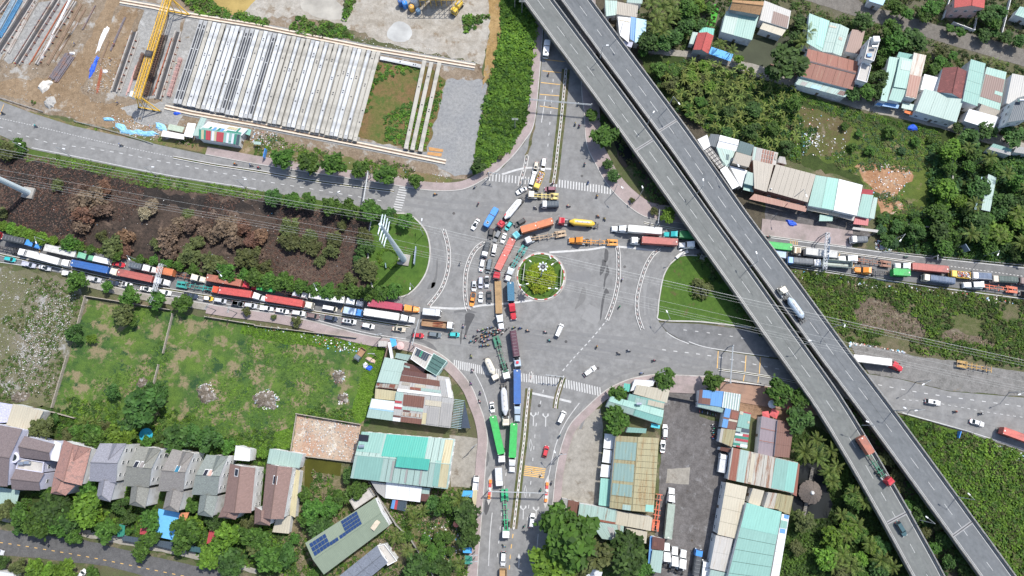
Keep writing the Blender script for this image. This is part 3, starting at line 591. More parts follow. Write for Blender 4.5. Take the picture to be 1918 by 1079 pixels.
# ================================================================ FLYOVERS
ZD=6.6
def flyover(name,Lp,Rp,label,am,joints,tone):
 n=60
 def resample(pts,ext=True):
  P=[WT(PX,p,ZD+.8).to_2d()for p in pts]
  P=[P[0]+(P[0]-P[1]).normalized()*160]+P+[P[-1]+(P[-1]-P[-2]).normalized()*160]
  P=smooth(P,8);S=[0]
  for a,b in zip(P[:-1],P[1:]):S.append(S[-1]+(b-a).length)
  return P,S
 LP,LS=resample(Lp);RP,RS=resample(Rp)
 cen=[];
 for p in LP:
  q=min(RP,key=lambda r:(r-p).length);cen.append((p+q)/2)
 cen=[c for i,c in enumerate(cen)if i==0 or(c-cen[i-1]).length>3]
 for _ in range(3):cen=[cen[0]]+[(cen[i-1]+cen[i]*2+cen[i+1])/4 for i in range(1,len(cen)-1)]+[cen[-1]]
 wd=sorted(min((r-p).length for r in RP)for p in LP)[len(LP)//2]
 hw=wd/2;mid=cen[len(cen)//2]
 o=thing(name,label,'flyover',(mid.x,mid.y,0));Q=[c-mid for c in cen]
 mb=MB();ribbon(mb,Q,-hw,hw,ZD-.35,ZD);mb.obj('deck',am,o)
 mb=MB();ribbon(mb,Q,-hw*.62,hw*.62,ZD-1.6,ZD-.352);mb.obj('girders',cnc,o)
 for s in(-1,1):
  mb=MB();ribbon(mb,Q,s*(hw-.38),s*hw,ZD-.9,ZD+.85);mb.obj('parapet',M('stained_parapet',(.2,.185,.165),.85,.2,.25,dirt=(.1,.09,.08)),o)
  mb=MB();ribbon(mb,Q,s*(hw-.75),s*(hw-.385),ZD,ZD+.3);mb.obj('kerb',cnc,o)
  mb=MB();ribbon(mb,Q,s*(hw-1.32),s*(hw-1.16),ZD+.006,ZD+.006);mb.obj('edge_line',wpt,o)
  mb=MB()
  for k,(p,t)in enumerate(walk(Q,2.4)):mb.obox(p+Vector((-t.y,t.x))*s*(hw-.19),t,.12,.12,ZD+.85,ZD+1.25)
  A=offs(Q,s*(hw-.19));B=[Vector((p.x,p.y,ZD+1.25))for p in A]
  for a,b in zip(B[:-1],B[1:]):mb.tube(a,b,.07,4)
  mb.obj('railing',stl,o)
 mb=MB();rnd=random.Random(len(name)+len(label));d=2.0
 while d<620:
  r=walk(Q,1e6,d)
  if not r:break
  p,t=r[0];mb.obox(p+t*2,t,rnd.choice((3.2,4.2,5)),.15,ZD+.002,ZD+.008);d+=rnd.choice((7.5,9,11,14))
 mb.obj('lane_line',wpt,o)
 wt_=M('wheel_lane'+str(tone),(.127,.133,.128)if not tone else(.115,.123,.13),.75,.14,.2)
 for off in(-3.1,-1.4,1.4,3.1):mb=MB();ribbon(mb,Q,off-.35,off+.35,ZD+.003,ZD+.003);mb.obj('wheel_track',wt_,o)
 mb=MB()
 for p,t in walk(Q,11,5):
  for s in(-1,1):mb.obox(p+Vector((-t.y,t.x))*s*(hw-.98),t,.6,.3,ZD+.002,ZD+.01)
 mb.obj('drains',sdk,o)['kind']='stuff'
 crack=MB();P=offs(Q,.25)
 for i in range(4,len(P)-4,3):
  if rnd.random()<.6:ribbon(crack,P[i:i+3],-.06,.06,ZD+.004,ZD+.004)
 crack.obj('crack_seal',stain,o)
 for j in joints:
  c=WT(PX,j,ZD).to_2d()-mid;k=min(range(len(Q)),key=lambda i:(Q[i]-c).length);t=(Q[min(k+1,len(Q)-1)]-Q[k-1]).normalized()
  mb=MB();mb.obox(c,(-t.y,t.x),wd-.9,1.1,ZD,ZD+.012);mb.obox(c,(-t.y,t.x),wd-1.0,.3,ZD+.012,ZD+.02,1);mb.obj('expansion_joint',[M('joint_concrete',(.26,.26,.26),.8,.15),sdk],o)
 for p,t in walk(Q,34,20):
  mb=MB();nn=Vector((-t.y,t.x));mb.obox(p,nn,hw*1.5,1.6,ZD-2.9,ZD-1.602)
  for s in(-.5,.5):mb.lathe([(.75,0),(.75,ZD-2.9)],12,(p+nn*s*hw*.9))
  mb.obj('pier',cnc,o)
 return o,[c+mid for c in Q],hw
FL,FLC,FLH=flyover('flyover',[(981,0),(1023,57),(1088,143),(1180,270),(1290,428),(1370,540),(1440,642),(1488,706),(1560,812),(1613,894),(1663,982),(1711,1079)],[(1037,0),(1120,112),(1237,270),(1328,395),(1433,541),(1538,688),(1623,810),(1653,857),(1703,944),(1746,1024),(1773,1079)],'left flyover with greenish grey deck, nearer the roundabout',asph3,[(1208,271),(1684,968)],0)
FR,FRC,FRH=flyover('flyover',[(1049,0),(1100,71),(1250,270),(1360,431),(1445,540),(1513,636),(1646,812),(1678,859),(1713,927),(1786,1007),(1838,1079)],[(1111,0),(1178,92),(1308,270),(1385,378),(1440,453),(1505,541),(1588,658),(1704,810),(1788,924),(1901,1079)],'right flyover with blue grey deck, nearer the village',asph4,[(1250,236),(1804,990)],1)
BT=M('blue_tarp',(.05,.3,.62),.6,.15);SB=M('solar_black',(.02,.022,.03),.2)
# ================================================================ BUILDINGS
R={}
R['mint']=roofm('mint_sheet',(.2,.36,.315),rib=.9);R['mint_dark']=roofm('deep_mint_sheet',(.21,.43,.37),rib=.9);R['mint_pale']=roofm('pale_mint_sheet',(.3,.405,.365),rib=.9)
R['mint_dirty']=roofm('stained_mint_sheet',(.31,.43,.385),(.24,.12,.06),.35);R['teal']=roofm('teal_sheet',(.06,.35,.28),rib=.8);R['white']=roofm('white_sheet',(.62,.63,.63),rib=.8,streak=.1)
R['white_dirty']=roofm('grubby_white_sheet',(.42,.405,.38),(.4,.33,.25),.4);R['cream']=roofm('cream_sheet',(.44,.4,.31),(.4,.28,.18),.22,streak=.15);R['tan']=roofm('tan_sheet',(.32,.285,.235),rib=.7,streak=.1)
R['grey']=roofm('grey_sheet',(.3,.29,.275),rib=.8);R['grey_light']=roofm('pale_grey_sheet',(.35,.345,.33),rib=.8);R['brown']=roofm('brown_sheet',(.155,.07,.05),(.28,.15,.09),.2,rib=.8);R['maroon']=roofm('maroon_sheet',(.12,.055,.045),rib=.8)
R['rust']=roofm('rusty_red_sheet',(.23,.08,.05),(.34,.19,.12),.35,rib=1.0);R['rust_pale']=roofm('half_rusted_sheet',(.4,.38,.33),(.26,.12,.06),.62);R['blue']=roofm('blue_sheet',(.1,.26,.52),rib=.8);R['blue_light']=roofm('light_blue_sheet',(.3,.5,.62),rib=.8)
R['navy']=roofm('slate_sheet',(.05,.07,.09),rib=.8);R['teal_black']=roofm('dark_teal_sheet',(.035,.09,.1),(.06,.12,.13),.4);R['green']=roofm('bottle_green_sheet',(.03,.2,.14),rib=.8);R['red']=roofm('red_sheet',(.36,.05,.06),rib=.8)
R['yellow']=roofm('faded_yellow_sheet',(.45,.4,.25),(.4,.28,.14),.3);R['olive_rib']=roofm('olive_ribbed_sheet',(.3,.27,.155),(.28,.19,.08),.5,rib=1.15,streak=.3);R['teal_rib']=roofm('grey_teal_ribbed_sheet',(.2,.3,.275),(.36,.3,.14),.32,rib=1.15)
R['lav']=roofm('lavender_sheet',(.55,.55,.66),rib=.8);R['green_grey']=roofm('sage_sheet',(.2,.24,.175),rib=.5,streak=.1);R['purple']=roofm('purple_slat_sheet',(.2,.16,.18),rib=1.3);R['pink']=roofm('pink_sheet',(.6,.45,.42))
R['t_mauve']=tilem('mauve_tile',(.17,.135,.135),(.14,.115,.12),.3);R['t_salmon']=tilem('salmon_tile',(.36,.2,.165),(.18,.12,.105),.62);R['t_lav']=tilem('lavender_grey_tile',(.25,.25,.285),(.2,.2,.225),.5);R['t_olive']=tilem('olive_grey_tile',(.215,.215,.19),(.15,.15,.14),.5)
R['t_grey']=tilem('warm_grey_tile',(.23,.215,.2),(.17,.155,.15),.5);R['t_green']=tilem('green_grey_tile',(.215,.24,.22),(.14,.155,.15),.5);R['t_brown']=tilem('brown_tile',(.225,.145,.125),(.2,.13,.115),.3);R['t_maroon']=tilem('maroon_tile',(.17,.055,.05),(.24,.08,.07),.5)
R['t_tan']=tilem('tan_tile',(.36,.21,.1),(.28,.16,.08),.5);R['t_slate']=tilem('blue_slate_tile',(.18,.2,.24),(.14,.155,.19),.5);R['t_red']=tilem('red_tile',(.42,.08,.07),(.36,.06,.06),.3);R['flat']=M('roof_slab',(.42,.4,.37),.85,.2,.4,dirt=(.22,.2,.18))
W_={'w':wwh,'g':wall_grey,'c':cnc,'mint':M('mint_wall',(.4,.55,.5),.8,.12),'tan':M('tan_wall',(.4,.33,.25),.8,.12),'blue':M('pale_blue_wall',(.4,.5,.58),.8,.1),'lav':M('lavender_wall',(.52,.52,.62),.8,.1),'rb':M('red_brown_wall',(.2,.09,.07),.8,.15),'brick':M('brick_wall',(.32,.18,.13),.9,.2)}
pane_m=M('window_pane',(.035,.05,.06),.08,.1);frame_m=M('window_frame',(.6,.6,.6),.5,.08)
win_me=MB().box(-.62,.62,-.05,.05,-.62,-.5).box(-.62,.62,-.05,.05,.5,.62).box(-.62,-.5,-.05,.05,-.5,.5).box(.5,.62,-.05,.05,-.5,.5).box(-.05,.05,-.04,.04,-.5,.5).mesh('window',[frame_m])
pan_me=MB().box(-.5,.5,-.02,.02,-.5,.5).mesh('pane',[pane_m])
door_me=MB().box(-.5,.5,-.05,.05,0,2.1).mesh('door',[M('door',(.16,.12,.09),.5,.15)])
NAD=Vector((0,0))
def sheet(mb,S,u0,v0,u1,v1,off,th,nu=1,nv=1,mi=0):
 """a thin slab over the roof surface S(u,v)->point; UV in metres"""
 def P(u,v,o):
  p=S(u,v);return Vector((p.x,p.y,p.z+o))
 us=[u0+(u1-u0)*i/nu for i in range(nu+1)];vs_=[v0+(v1-v0)*i/nv for i in range(nv+1)]
 def uvm(u,v):return((S(0,v)-S(u,v)).length if u>0 else 0,(S(u,0)-S(u,v)).length if v>0 else 0)
 for i in range(nu):
  for j in range(nv):
   q=[(us[i],vs_[j]),(us[i+1],vs_[j]),(us[i+1],vs_[j+1]),(us[i],vs_[j+1])]
   pts=[P(a,b,off+th)for a,b in q];uv=[uvm(a,b)for a,b in q]
   if(pts[1]-pts[0]).cross(pts[2]-pts[0]).z<0:pts=pts[::-1];uv=uv[::-1]
   mb.face(pts,mi,uv)
 edge=[(u,v0)for u in us]+[(u1,v)for v in vs_[1:]]+[(u,v1)for u in us[::-1][1:]]+[(u0,v)for v in vs_[::-1][1:-1]]
 for(a,b),(c,d)in zip(edge,edge[1:]+edge[:1]):
  mb.face([P(a,b,off),P(c,d,off),P(c,d,off+th),P(a,b,off+th)],mi)
def surf(C,kind,rise):
 A,B,Cc,D=C
 def S(u,v):
  p=A*(1-u)*(1-v)+B*u*(1-v)+Cc*u*v+D*(1-u)*v
  z=p.z
  if kind=='gableU':z+=rise*(1-abs(2*v-1))
  elif kind=='gableV':z+=rise*(1-abs(2*u-1))
  elif kind=='shed':z+=rise*(1-v)
  elif kind=='shedU':z+=rise*(1-u)
  return Vector((p.x,p.y,z))
 return S
NB=[0]
def bld(t,pts,h,rm,label,kind='shed',rise=.6,wm='w',name='shed',cat='shed',panels=None,ov=.25,win=None,group=None,strips=None,edge=None,z0=0.0,open_=False,back=0):
 NB[0]+=1;rnd=random.Random(NB[0]*13)
 E=[WT(t,p,h)for p in pts]
 c=sum(E,Vector())/4;o=thing(name,label,cat,(c.x,c.y,0),0,group);EXCL.append([p.to_2d()for p in E])
 C=[Vector((p.x-c.x,p.y-c.y,h))for p in E]
 S=surf(C,kind,rise)
 ins=[p-p.normalized()*0 for p in C];cc=Vector((0,0))
 I=[]
 for p in C:
  q=Vector((p.x,p.y));I.append(q*(1-min(.25,ov/max(q.length,.01))))
 top=[h-.02]*4
 mb=MB()
 if open_:
  for q in I:mb.obox(q,(1,0),.16,.16,z0,h+(rise if kind in('shed',)else 0)*0-.02)
  mb.obj('posts',stl,o)['kind']='stuff'
 else:
  cor=[(0,0),(1,0),(1,1),(0,1)]
  for i in range(4):
   j=(i+1)%4;a,b=I[i],I[j]
   ha=S(*cor[i]).z-.03;hb=S(*cor[j]).z-.03
   f=[(a.x,a.y,z0),(b.x,b.y,z0),(b.x,b.y,hb)]
   if(kind=='gableU' and i in(1,3))or(kind=='gableV' and i in(0,2)):
    m=(a+b)/2;f.append((m.x,m.y,h+rise-.08))
   f.append((a.x,a.y,ha))
   mb.face(f,0)
  mb.obj('wall',W_.get(wm,wm)if isinstance(wm,str)else wm,o)
 wu=(C[1]-C[0]).length;wv=(C[3]-C[0]).length
 ncross=2 if kind in('gableU','gableV')else 1
 rmat=R[rm]if isinstance(rm,str)else rm
 if kind=='flat':
  mb=MB();sheet(mb,S,0,0,1,1,-.18,.18);mb.obj('roof',rmat,o)
  mb=MB()
  for i in range(4):
   a,b=C[i],C[(i+1)%4];d=(b-a).to_2d();nn=Vector((-d.y,d.x)).normalized();m=(a+b).to_2d()/2
   if nn.dot(m)>0:nn=-nn
   mb.obox(m+nn*.1,d,d.length-.004*i,.2,h-.17,h+.55-.004*i)
  mb.obj('parapet',W_.get(wm,wm)if isinstance(wm,str)else wm,o)
 else:
  long_u=wu>=wv
  if strips is None:strips=1 if kind.startswith('tile')else max(1,min(12,int((wu if kind in('gableU','shed')else wv)/3.8)))
  across_u=kind in('gableU','shed')
  for k in range(strips):
   a,b=k/strips,(k+1)/strips;e=.004
   mb=MB()
   if across_u:
    sheet(mb,S,a,0,b-e*(k<strips-1),1,-.06+.006*(k%2),.06,1,ncross)
   else:
    sheet(mb,S,0,a,1,b-e*(k<strips-1),-.06+.006*(k%2),.06,ncross,1)
   mb.obj('roof_sheet' if strips>1 else 'roof',rmat,o)
  if ncross==2:
   mb=MB();a,b=(S(0,.5),S(1,.5))if kind=='gableU' else(S(.5,0),S(.5,1))
   mb.tube(a+Vector((0,0,.03)),b+Vector((0,0,.03)),.16,6);mb.obj('ridge_cap',rmat,o)
 for k,p in enumerate(panels or[]):
  u0,v0,u1,v1,m=p[:5]
  mb=MB();nu=nv=1
  segs=[(u0,v0,u1,v1)]
  if kind=='gableU' and v0<.5<v1:segs=[(u0,v0,u1,.5),(u0,.5,u1,v1)]
  if kind=='gableV' and u0<.5<u1:segs=[(u0,v0,.5,v1),(.5,v0,u1,v1)]
  for s in segs:sheet(mb,S,*s,.03+.012*k+(p[5]if len(p)>5 else 0),.05)
  mb.obj('roof_panel',R[m]if isinstance(m,str)else m,o)
 if win is None:win=h>=5
 if not open_:
  done=False
  for i in range(4):
   a,b=I[i],I[(i+1)%4];d=b-a;nn=Vector((d.y,-d.x)).normalized();m=(a+b)/2
   if nn.dot(m)<0:nn=-nn
   tow=(NAD-Vector((c.x,c.y))-m).normalized()
   if nn.dot(tow)<.1 or d.length<2.5:continue
   rz=math.atan2(d.y,d.x)
   if not done:
    p=m+nn*.06;link('door',door_me,o,(p.x,p.y,z0),rz);done=True
   if win:
    for fl in range(max(1,int(h/3.1))):
     nwin=max(1,int(d.length/3.2))
     for k in range(nwin):
      if fl==0 and abs((k+.5)/nwin-.5)<.12:continue
      p=a+d*(k+.5)/nwin+nn*.06
      w=link('window',win_me,o,(p.x,p.y,z0+1.7+fl*3.1),rz);link('pane',pan_me,w)
 return o,S
def bx_on(o,S,u,v,sx,sy,hz,m,name='roof_box',rot=0):
 p=S(u,v);mb=MB();mb.obox((0,0),(math.cos(rot),math.sin(rot)),sx,sy,-.05,hz);return mb.obj(name,m,o,(p.x,p.y,p.z+.05))
tankm=M('stainless_tank',(.6,.62,.64),.2,.1,metal=.8)
def tank_on(o,S,u,v):
 p=S(u,v);mb=MB()
 for a,b in((-.4,-.4),(.4,-.4),(.4,.4),(-.4,.4)):mb.tube((a,b,-.1),(a,b,.8),.06,5)
 mb.tube((-.9,0,1.3),(.9,0,1.3),.55,12);return mb.obj('water_tank',tankm,o,(p.x,p.y,p.z))
def slb(t,pts,h,m,label,name='canopy',cat='canopy',sag=.0,posts=True,th=.08):
 """a sheet held on posts"""
 E=[WT(t,p,h)for p in pts];c=sum(E,Vector())/len(E);o=thing(name,label,cat,(c.x,c.y,0));EXCL.append([p.to_2d()for p in E])
 mb=MB();mb.prism([(p.x-c.x,p.y-c.y)for p in E],h-th,h);me=mb.obj('roof_sheet',R[m]if isinstance(m,str)else m,o)
 if posts:
  for p in E:
   q=(p-c)*.93;mb=MB();mb.tube((q.x,q.y,0),(q.x,q.y,h-th),.07,5);mb.obj('post',stl,o)
 return o
# ---- warehouses right of the flyover
bld(B1,[(45,180),(190,108),(245,268),(150,330)],4.2,'white','small white roof at the tip of the warehouse row, nearest the flyover')
bld(B1,[(240,95),(372,108),(342,290),(205,252)],4.0,'navy','dark slate roof between two white roofs by the flyover')
bld(B1,[(388,103),(675,178),(628,348),(336,286)],4.6,'white','bright white square roof behind the pale green one','gableU',.5)
bld(B1,[(325,292),(612,348),(522,585),(430,555)],4.0,'mint_dirty','pale green roof with a dark puddle below the white square roof',panels=[(.52,.3,.74,.62,'teal_black')])
o=thing('roof_skeleton','bare steel roof frame over grey mesh beside the flyover parapet','frame',tuple(WT(B1,(300,450))))
cF=WT(B1,(300,450));q=[WT(B1,p,4.4)-cF for p in((250,275),(470,555),(385,610),(155,330))]
mb=MB();mb.prism([(p.x,p.y)for p in q],3.9,3.95);mb.obj('mesh_sheet',R['grey'],o)
for k in range(7):
 f=k/6
 for a,b in((q[0].lerp(q[1],f),q[3].lerp(q[2],f)),):
  mb=MB();mb.tube(a,b,.09,5);mb.obj('beam',sdk,o)
for f in(0,.5,1):
 mb=MB();mb.tube(q[0].lerp(q[3],f),q[1].lerp(q[2],f),.1,5);mb.obj('beam',sdk,o)
for p in q:
 mb=MB();mb.tube((p.x,p.y,0),p,.1,5);mb.obj('post',sdk,o)
bld(B1,[(682,200),(890,265),(846,415),(632,350)],4.0,'teal_black','weathered dark teal roof behind the tan roof')
bld(B1,[(525,570),(790,642),(712,888),(688,862)],4.0,'white','white wedge roof between the long white strip and the green shop')
bld(B1,[(478,568),(682,862),(576,915),(384,628)],4.6,'white','long white roof strip along the flyover parapet','shedU',.4)
bld(B1,[(885,285),(1250,378),(1222,556),(862,480)],4.2,'white_dirty','patchwork roof with a grid of rusty brown panels',panels=[(.02,.02,.12,.98,'mint_pale'),(.13,.02,.34,.98,'grey')]+[(.37+.1*i,.04+.33*j,.44+.1*i,.32+.33*j,'rust')for i in range(5)for j in range(3)]+[(.9,.1,.99,.6,'tan')])
bld(B1,[(625,366),(860,432),(818,585),(572,520)],6.5,'tan','tall tan roofed shop between the dark teal and white roofs',wm='tan',name='shop',cat='shop')
bld(B1,[(872,486),(1182,556),(1088,955),(902,900)],5.5,'tan','narrow tan warehouse left of the wide tan warehouse',rise=.7,wm='rb',name='warehouse',cat='warehouse',strips=5)
o,S=bld(PX,[(1451.6,309.4),(1525.6,328.8),(1513,379),(1437.6,358)],6,'tan','widest tan warehouse in the row above the forecourt',rise=1.0,wm='rb',name='warehouse',cat='warehouse',strips=8)
bx_on(o,S,.06,.9,.5,.4,.4,stl)
bld(B1,[(792,655),(937,702),(896,866),(748,828)],5.0,'mint_pale','pale green shop with a red edged awning',wm='mint',name='shop',cat='shop')
slb(B1,[(752,842),(892,872),(887,962),(735,922)],3.4,'mint','mint awning with a red front edge below the pale green shop','awning','awning')
slb(PX,[(1413,363),(1512,387),(1509,397),(1403,373)],4.2,'rust','long red brown awning under the tan warehouses','awning','awning')
bld(A13,[(352,237),(522,266),(492,495),(302,460)],5.5,'mint','mint roofed warehouse between tan and bright white ones',rise=.8,panels=[(.52,.0,1,1,'mint_dark')],name='warehouse',cat='warehouse')
bld(A13,[(526,266),(702,312),(667,535),(494,495)],5.8,'white','bright white ribbed warehouse roof in the row',rise=.8,name='warehouse',cat='warehouse')
bld(A13,[(704,376),(786,386),(756,556),(669,536)],4.6,'mint','narrow mint roof right of the bright white warehouse')
bld(A13,[(704,340),(787,347),(782,384),(699,373)],3.6,'red','little red roof at the back of the narrow mint roof')
bld(A13,[(788,401),(817,406),(797,560),(759,551)],3.8,'mint_pale','pale strip roof at the right end of the warehouse row')
slb(A13,[(655,546),(757,560),(750,610),(640,598)],3.4,'red','red awning under the narrow mint roof','awning','awning')
slb(A13,[(298,466),(540,512),(530,542),(290,492)],3.6,'cream','dirty cream awning under the mint warehouse','awning','awning')
slb(A13,[(545,512),(652,542),(642,575),(528,544)],3.6,'grey','grey awning under the bright white warehouse','awning','awning')
slb(A13,[(390,528),(490,535),(484,576),(384,576)],2.8,'mint','small mint stall roof on the forecourt','stall','stall')
slb(A13,[(640,620),(830,642),(820,662),(632,637)],3.6,'grey','long grey shelter roof behind the parked truck','shelter','shelter')
bld(B1,[(1268,430),(1352,442),(1386,545),(1255,512)],3,'white_dirty','small white lean-to at the end of the rusty grid roof')
bld(A13,[(1647,226),(1712,250),(1664,505),(1594,492)],4.5,'mint_pale','long pale green hut alone among the dark trees','shedU',.3,wm='tan',name='hut',cat='hut')
for k,p in enumerate(([(1600,244),(1617,248),(1592,352),(1575,350)],[(1569,390),(1586,392),(1562,490),(1546,488)])):slb(A13,p,2.8,'blue_light','pale blue awning on the long hut, %s one'%('upper','lower')[k],'awning','awning')
bld(A13,[(1680,0),(1820,40),(1815,85),(1650,40)],3.4,'mint','mint roofed shed at the right edge above the dark trees',panels=[(0,.55,1,1,'grey_light')])
bld(A13,[(1855,20),(1990,40),(1980,80),(1840,60)],3.4,'grey_light','grey roofed shed cut by the right edge')
# ---- upper right village
o,S=bld(A02,[(1645,0),(1882,12),(1850,112),(1625,72)],8,'t_tan','tan tiled house roof beside the village lane','gableU',1.6,'g','house','house')
bld(A02,[(1592,95),(1836,130),(1792,300),(1560,238)],4.8,'mint','large mint roof overhanging the pond',rise=1,name='house',cat='house',panels=[(0,0,.4,1,'mint_pale')])
bld(A03,[(-30,10),(170,88),(150,215),(-60,150)],5,'grey_light','grey and brown patched roof right of the tan tiled house',name='house',cat='house',panels=[(.4,.35,.97,.98,'maroon')])
bld(A03,[(-30,160),(145,212),(105,270),(-60,215)],4,'cream','rusty cream lean-to below the brown patched roof')
bld(A03,[(305,108),(463,158),(405,385),(285,330)],5,'mint','mint roof left in the pair beside the lane','shedU',.8,name='house',cat='house',panels=[(.55,0,1,.9,'mint_dark')])
bld(A03,[(466,166),(610,215),(550,420),(406,386)],5,'mint_pale','pale mint roof right in the pair beside the lane','gableV',.7,name='house',cat='house',panels=[(.02,.1,.35,.16,'cream'),(.6,.4,.8,.5,'tan')])
bld(A03,[(626,226),(722,238),(686,405),(580,385)],5,'brown','brown roof between the pale mint roof and the white tower house',name='house',cat='house')
o,S=bld(A03,[(760,282),(838,298),(790,462),(718,442)],11,'flat','tall narrow white house with a roof terrace','flat',0,'w','house','house')
tank_on(o,S,.6,.45);bx_on(o,S,.5,.15,2.4,2.2,2.2,wwh,'stair_house');bx_on(o,S,.4,.8,1.6,1.2,.6,R['blue'])
bld(A03,[(700,468),(772,492),(738,622),(662,600)],8,'flat','lower front block of the tall white house','flat',0,'w','house','house')
o,S=bld(A03,[(300,365),(682,462),(636,672),(245,570)],5.5,'rust','large rust red ribbed roof above the pale lane','gableU',1.4,'w','house','house',panels=[(0,.47,1,.53,'navy',.05)])
bld(A03,[(243,578),(630,678),(580,728),(200,628)],4,'mint_dirty','stained pale lean-to along the rust red roof',panels=[(.1,.5,.2,.95,'grey'),(.3,.55,.48,.98,'blue_light'),(.82,.4,.95,.9,'maroon')])
bld(A03,[(905,430),(976,440),(892,762),(845,752)],5,'mint','narrow mint strip roof left of the mint house',name='house',cat='house')
bld(A03,[(985,432),(1077,452),(1037,665),(944,650)],6,'mint','mint roofed house with a dark side gutter',wm='mint',name='house',cat='house',panels=[(.2,.08,.98,.4,'mint_pale')])
bld(A03,[(975,394),(1080,414),(1076,448),(966,428)],4.4,'mint_dark','deep mint porch roof behind the mint house')
bld(A03,[(932,655),(1036,676),(996,766),(905,746)],5,'mint','mint front roof above the blue sheet',name='house',cat='house')
slb(A03,[(830,760),(985,785),(975,812),(805,785)],2.8,'blue','blue canopy along the pale lane','awning','awning')
bld(A03,[(1088,400),(1180,420),(1112,740),(1030,722)],6,'rust_pale','long rusty flat roof between mint and white roofs',name='house',cat='house',panels=[(.02,.5,.98,.98,'rust')])
bld(A03,[(1166,560),(1292,592),(1266,690),(1143,670)],4,'white','white lean-to left of the maroon tiled house')
bld(A03,[(1312,506),(1490,532),(1450,742),(1266,690)],6,'t_maroon','maroon tiled house in the village','gableV',1.8,'w','house','house')
bld(A03,[(1160,672),(1452,752),(1412,916),(1105,830)],5,'mint_pale','big pale mint roof on the lane with red stalls before it',rise=1.1,name='house',cat='house')
slb(A03,[(1010,765),(1112,785),(1098,830),(1000,808)],3.2,'mint_pale','pale canopy left of the big pale mint roof','awning','awning')
slb(A03,[(1028,822),(1092,838),(1080,862),(1022,842)],2.6,M('orange_cloth',(.6,.14,.03),.7),'orange awning on the pale lane','awning','awning')
bld(A03,[(1512,450),(1632,476),(1570,795),(1450,762)],6,'mint','tall mint roof right of the maroon tiled house','shedU',.7,name='house',cat='house')
bld(A03,[(1632,506),(1780,546),(1736,826),(1574,770)],5,'mint','mint roof with a large dark brown patch',name='house',cat='house',panels=[(.02,.2,.98,.82,'maroon'),(.62,.55,.98,.64,'mint',.03)])
bld(A03,[(1822,556),(2000,590),(1960,830),(1785,772)],6,'grey_light','grey ribbed roof at the right edge of the village',name='house',cat='house')
bld(A03,[(1500,820),(1722,882),(1690,972),(1470,905)],5,'white','white ribbed roof on the pale lane',name='house',cat='house')
bld(A03,[(1592,786),(1732,828),(1716,880),(1580,832)],4.4,'tan','tan roof behind the white ribbed roof')
o,S=bld(A03,[(1855,740),(1990,700),(1960,890),(1800,915)],11,'navy','white three storey house with a slate roof at the right edge','shed',.6,'w','house','house')
tank_on(o,S,.2,.2)
o,S=bld(A03,[(1400,-20),(1632,-50),(1620,62),(1395,58)],7,'t_red','pink house with red tiled roof at the top edge','gableV',1.6,M('pink_plaster',(.6,.4,.36),.8),'house','house')
bld(A03,[(770,-40),(882,-12),(862,40),(758,8)],4,'blue_light','pale blue ribbed shed at the top edge')
bld(A03,[(1880,55),(2000,80),(1990,160),(1850,110)],4,'mint','mint roof in the top right corner')
bld(A02,[(690,8),(782,12),(776,112),(700,122)],4,'mint_dirty','rust streaked mint roof beside the right flyover')
bld(A02,[(782,18),(938,50),(932,130),(776,106)],4,'tan','dull tan roof above the white roof by the flyover')
bld(A02,[(785,130),(884,140),(870,320),(800,262)],4.4,'white','white roof by the right flyover',panels=[(.05,.15,.95,.2,'cream')])
bld(A02,[(882,130),(922,140),(912,312),(880,292)],4,'blue','narrow blue roof between white and pale blue roofs')
bld(A02,[(925,140),(1004,150),(990,330),(912,322)],4,'blue_light','pale blue ribbed roof left of the palms','shedU',.5)
bld(A02,[(830,312),(902,322),(890,356),(835,336)],3,'lav','small lavender roof below the white roof')
bld(A02,[(1388,245),(1506,266),(1465,402),(1352,372)],4.5,'t_red','red tiled gable hut beside the blue sheet','gableV',1.4,'g','hut','hut')
slb(A02,[(1412,198),(1512,215),(1502,270),(1395,242)],3,'teal','teal sheet roof behind the red hut')
bld(A02,[(1345,245),(1386,250),(1356,332),(1322,326)],3,'mint_pale','narrow pale shed left of the red hut')
slb(A02,[(1490,350),(1652,405),(1632,460),(1468,402)],2.4,BT,'bright blue sheet over the pond edge')
mb=MB();polymesh(mb,gl([(1512,30),(1552,38),(1512,200),(1450,192)],A02),.09);struct('turf_path',mb,M('artificial_turf',(.06,.3,.03),.9,.2),'bright green turf strip beside the mint roof')
bld(A02,[(860,-30),(975,-20),(970,28),(856,18)],4,'mint_pale','pale roof at the top edge right of the flyover')
# ---- yard buildings
o,S=bld(G3,[(672,735),(1300,815),(1262,975),(660,880)],3.6,'mint','yard hut front roof with green, red and cream stripes','shed',.6,name='yard_hut',cat='hut',panels=[(0,.1,.05,.98,'green'),(.06,.1,.12,.98,'yellow'),(.12,.1,.17,.98,'green'),(.17,.1,.29,.98,'red'),(.31,.1,.37,.98,'lav'),(.37,.1,.42,.98,'yellow'),(.43,.1,.6,.98,'red'),(.61,.25,.67,.98,'mint'),(.67,.1,.73,.98,'lav'),(.74,.1,.8,.8,'mint'),(.8,.1,.85,.98,'lav'),(.86,.1,.91,.98,'green'),(.92,.1,.99,.98,'navy')])
bld(G3,[(790,615),(1390,725),(1300,830),(672,735)],3.9,'white','yard hut rear roof with blue and green sheets','shed',-.4,name='yard_hut',cat='hut',panels=[(.02,.75,.97,.99,'mint'),(.17,.5,.22,.8,'green'),(.27,.5,.34,1,'blue'),(.38,.5,.44,.9,'green'),(.45,.5,.52,1,'blue'),(.6,.62,.95,.97,'green'),(.55,.12,.78,.45,'yellow'),(.8,.1,.85,.6,'green')])
bld(G3,[(695,558),(778,575),(660,835),(565,835)],3.6,'mint_pale','narrow pale roof joining the striped yard hut','shedU',.3)
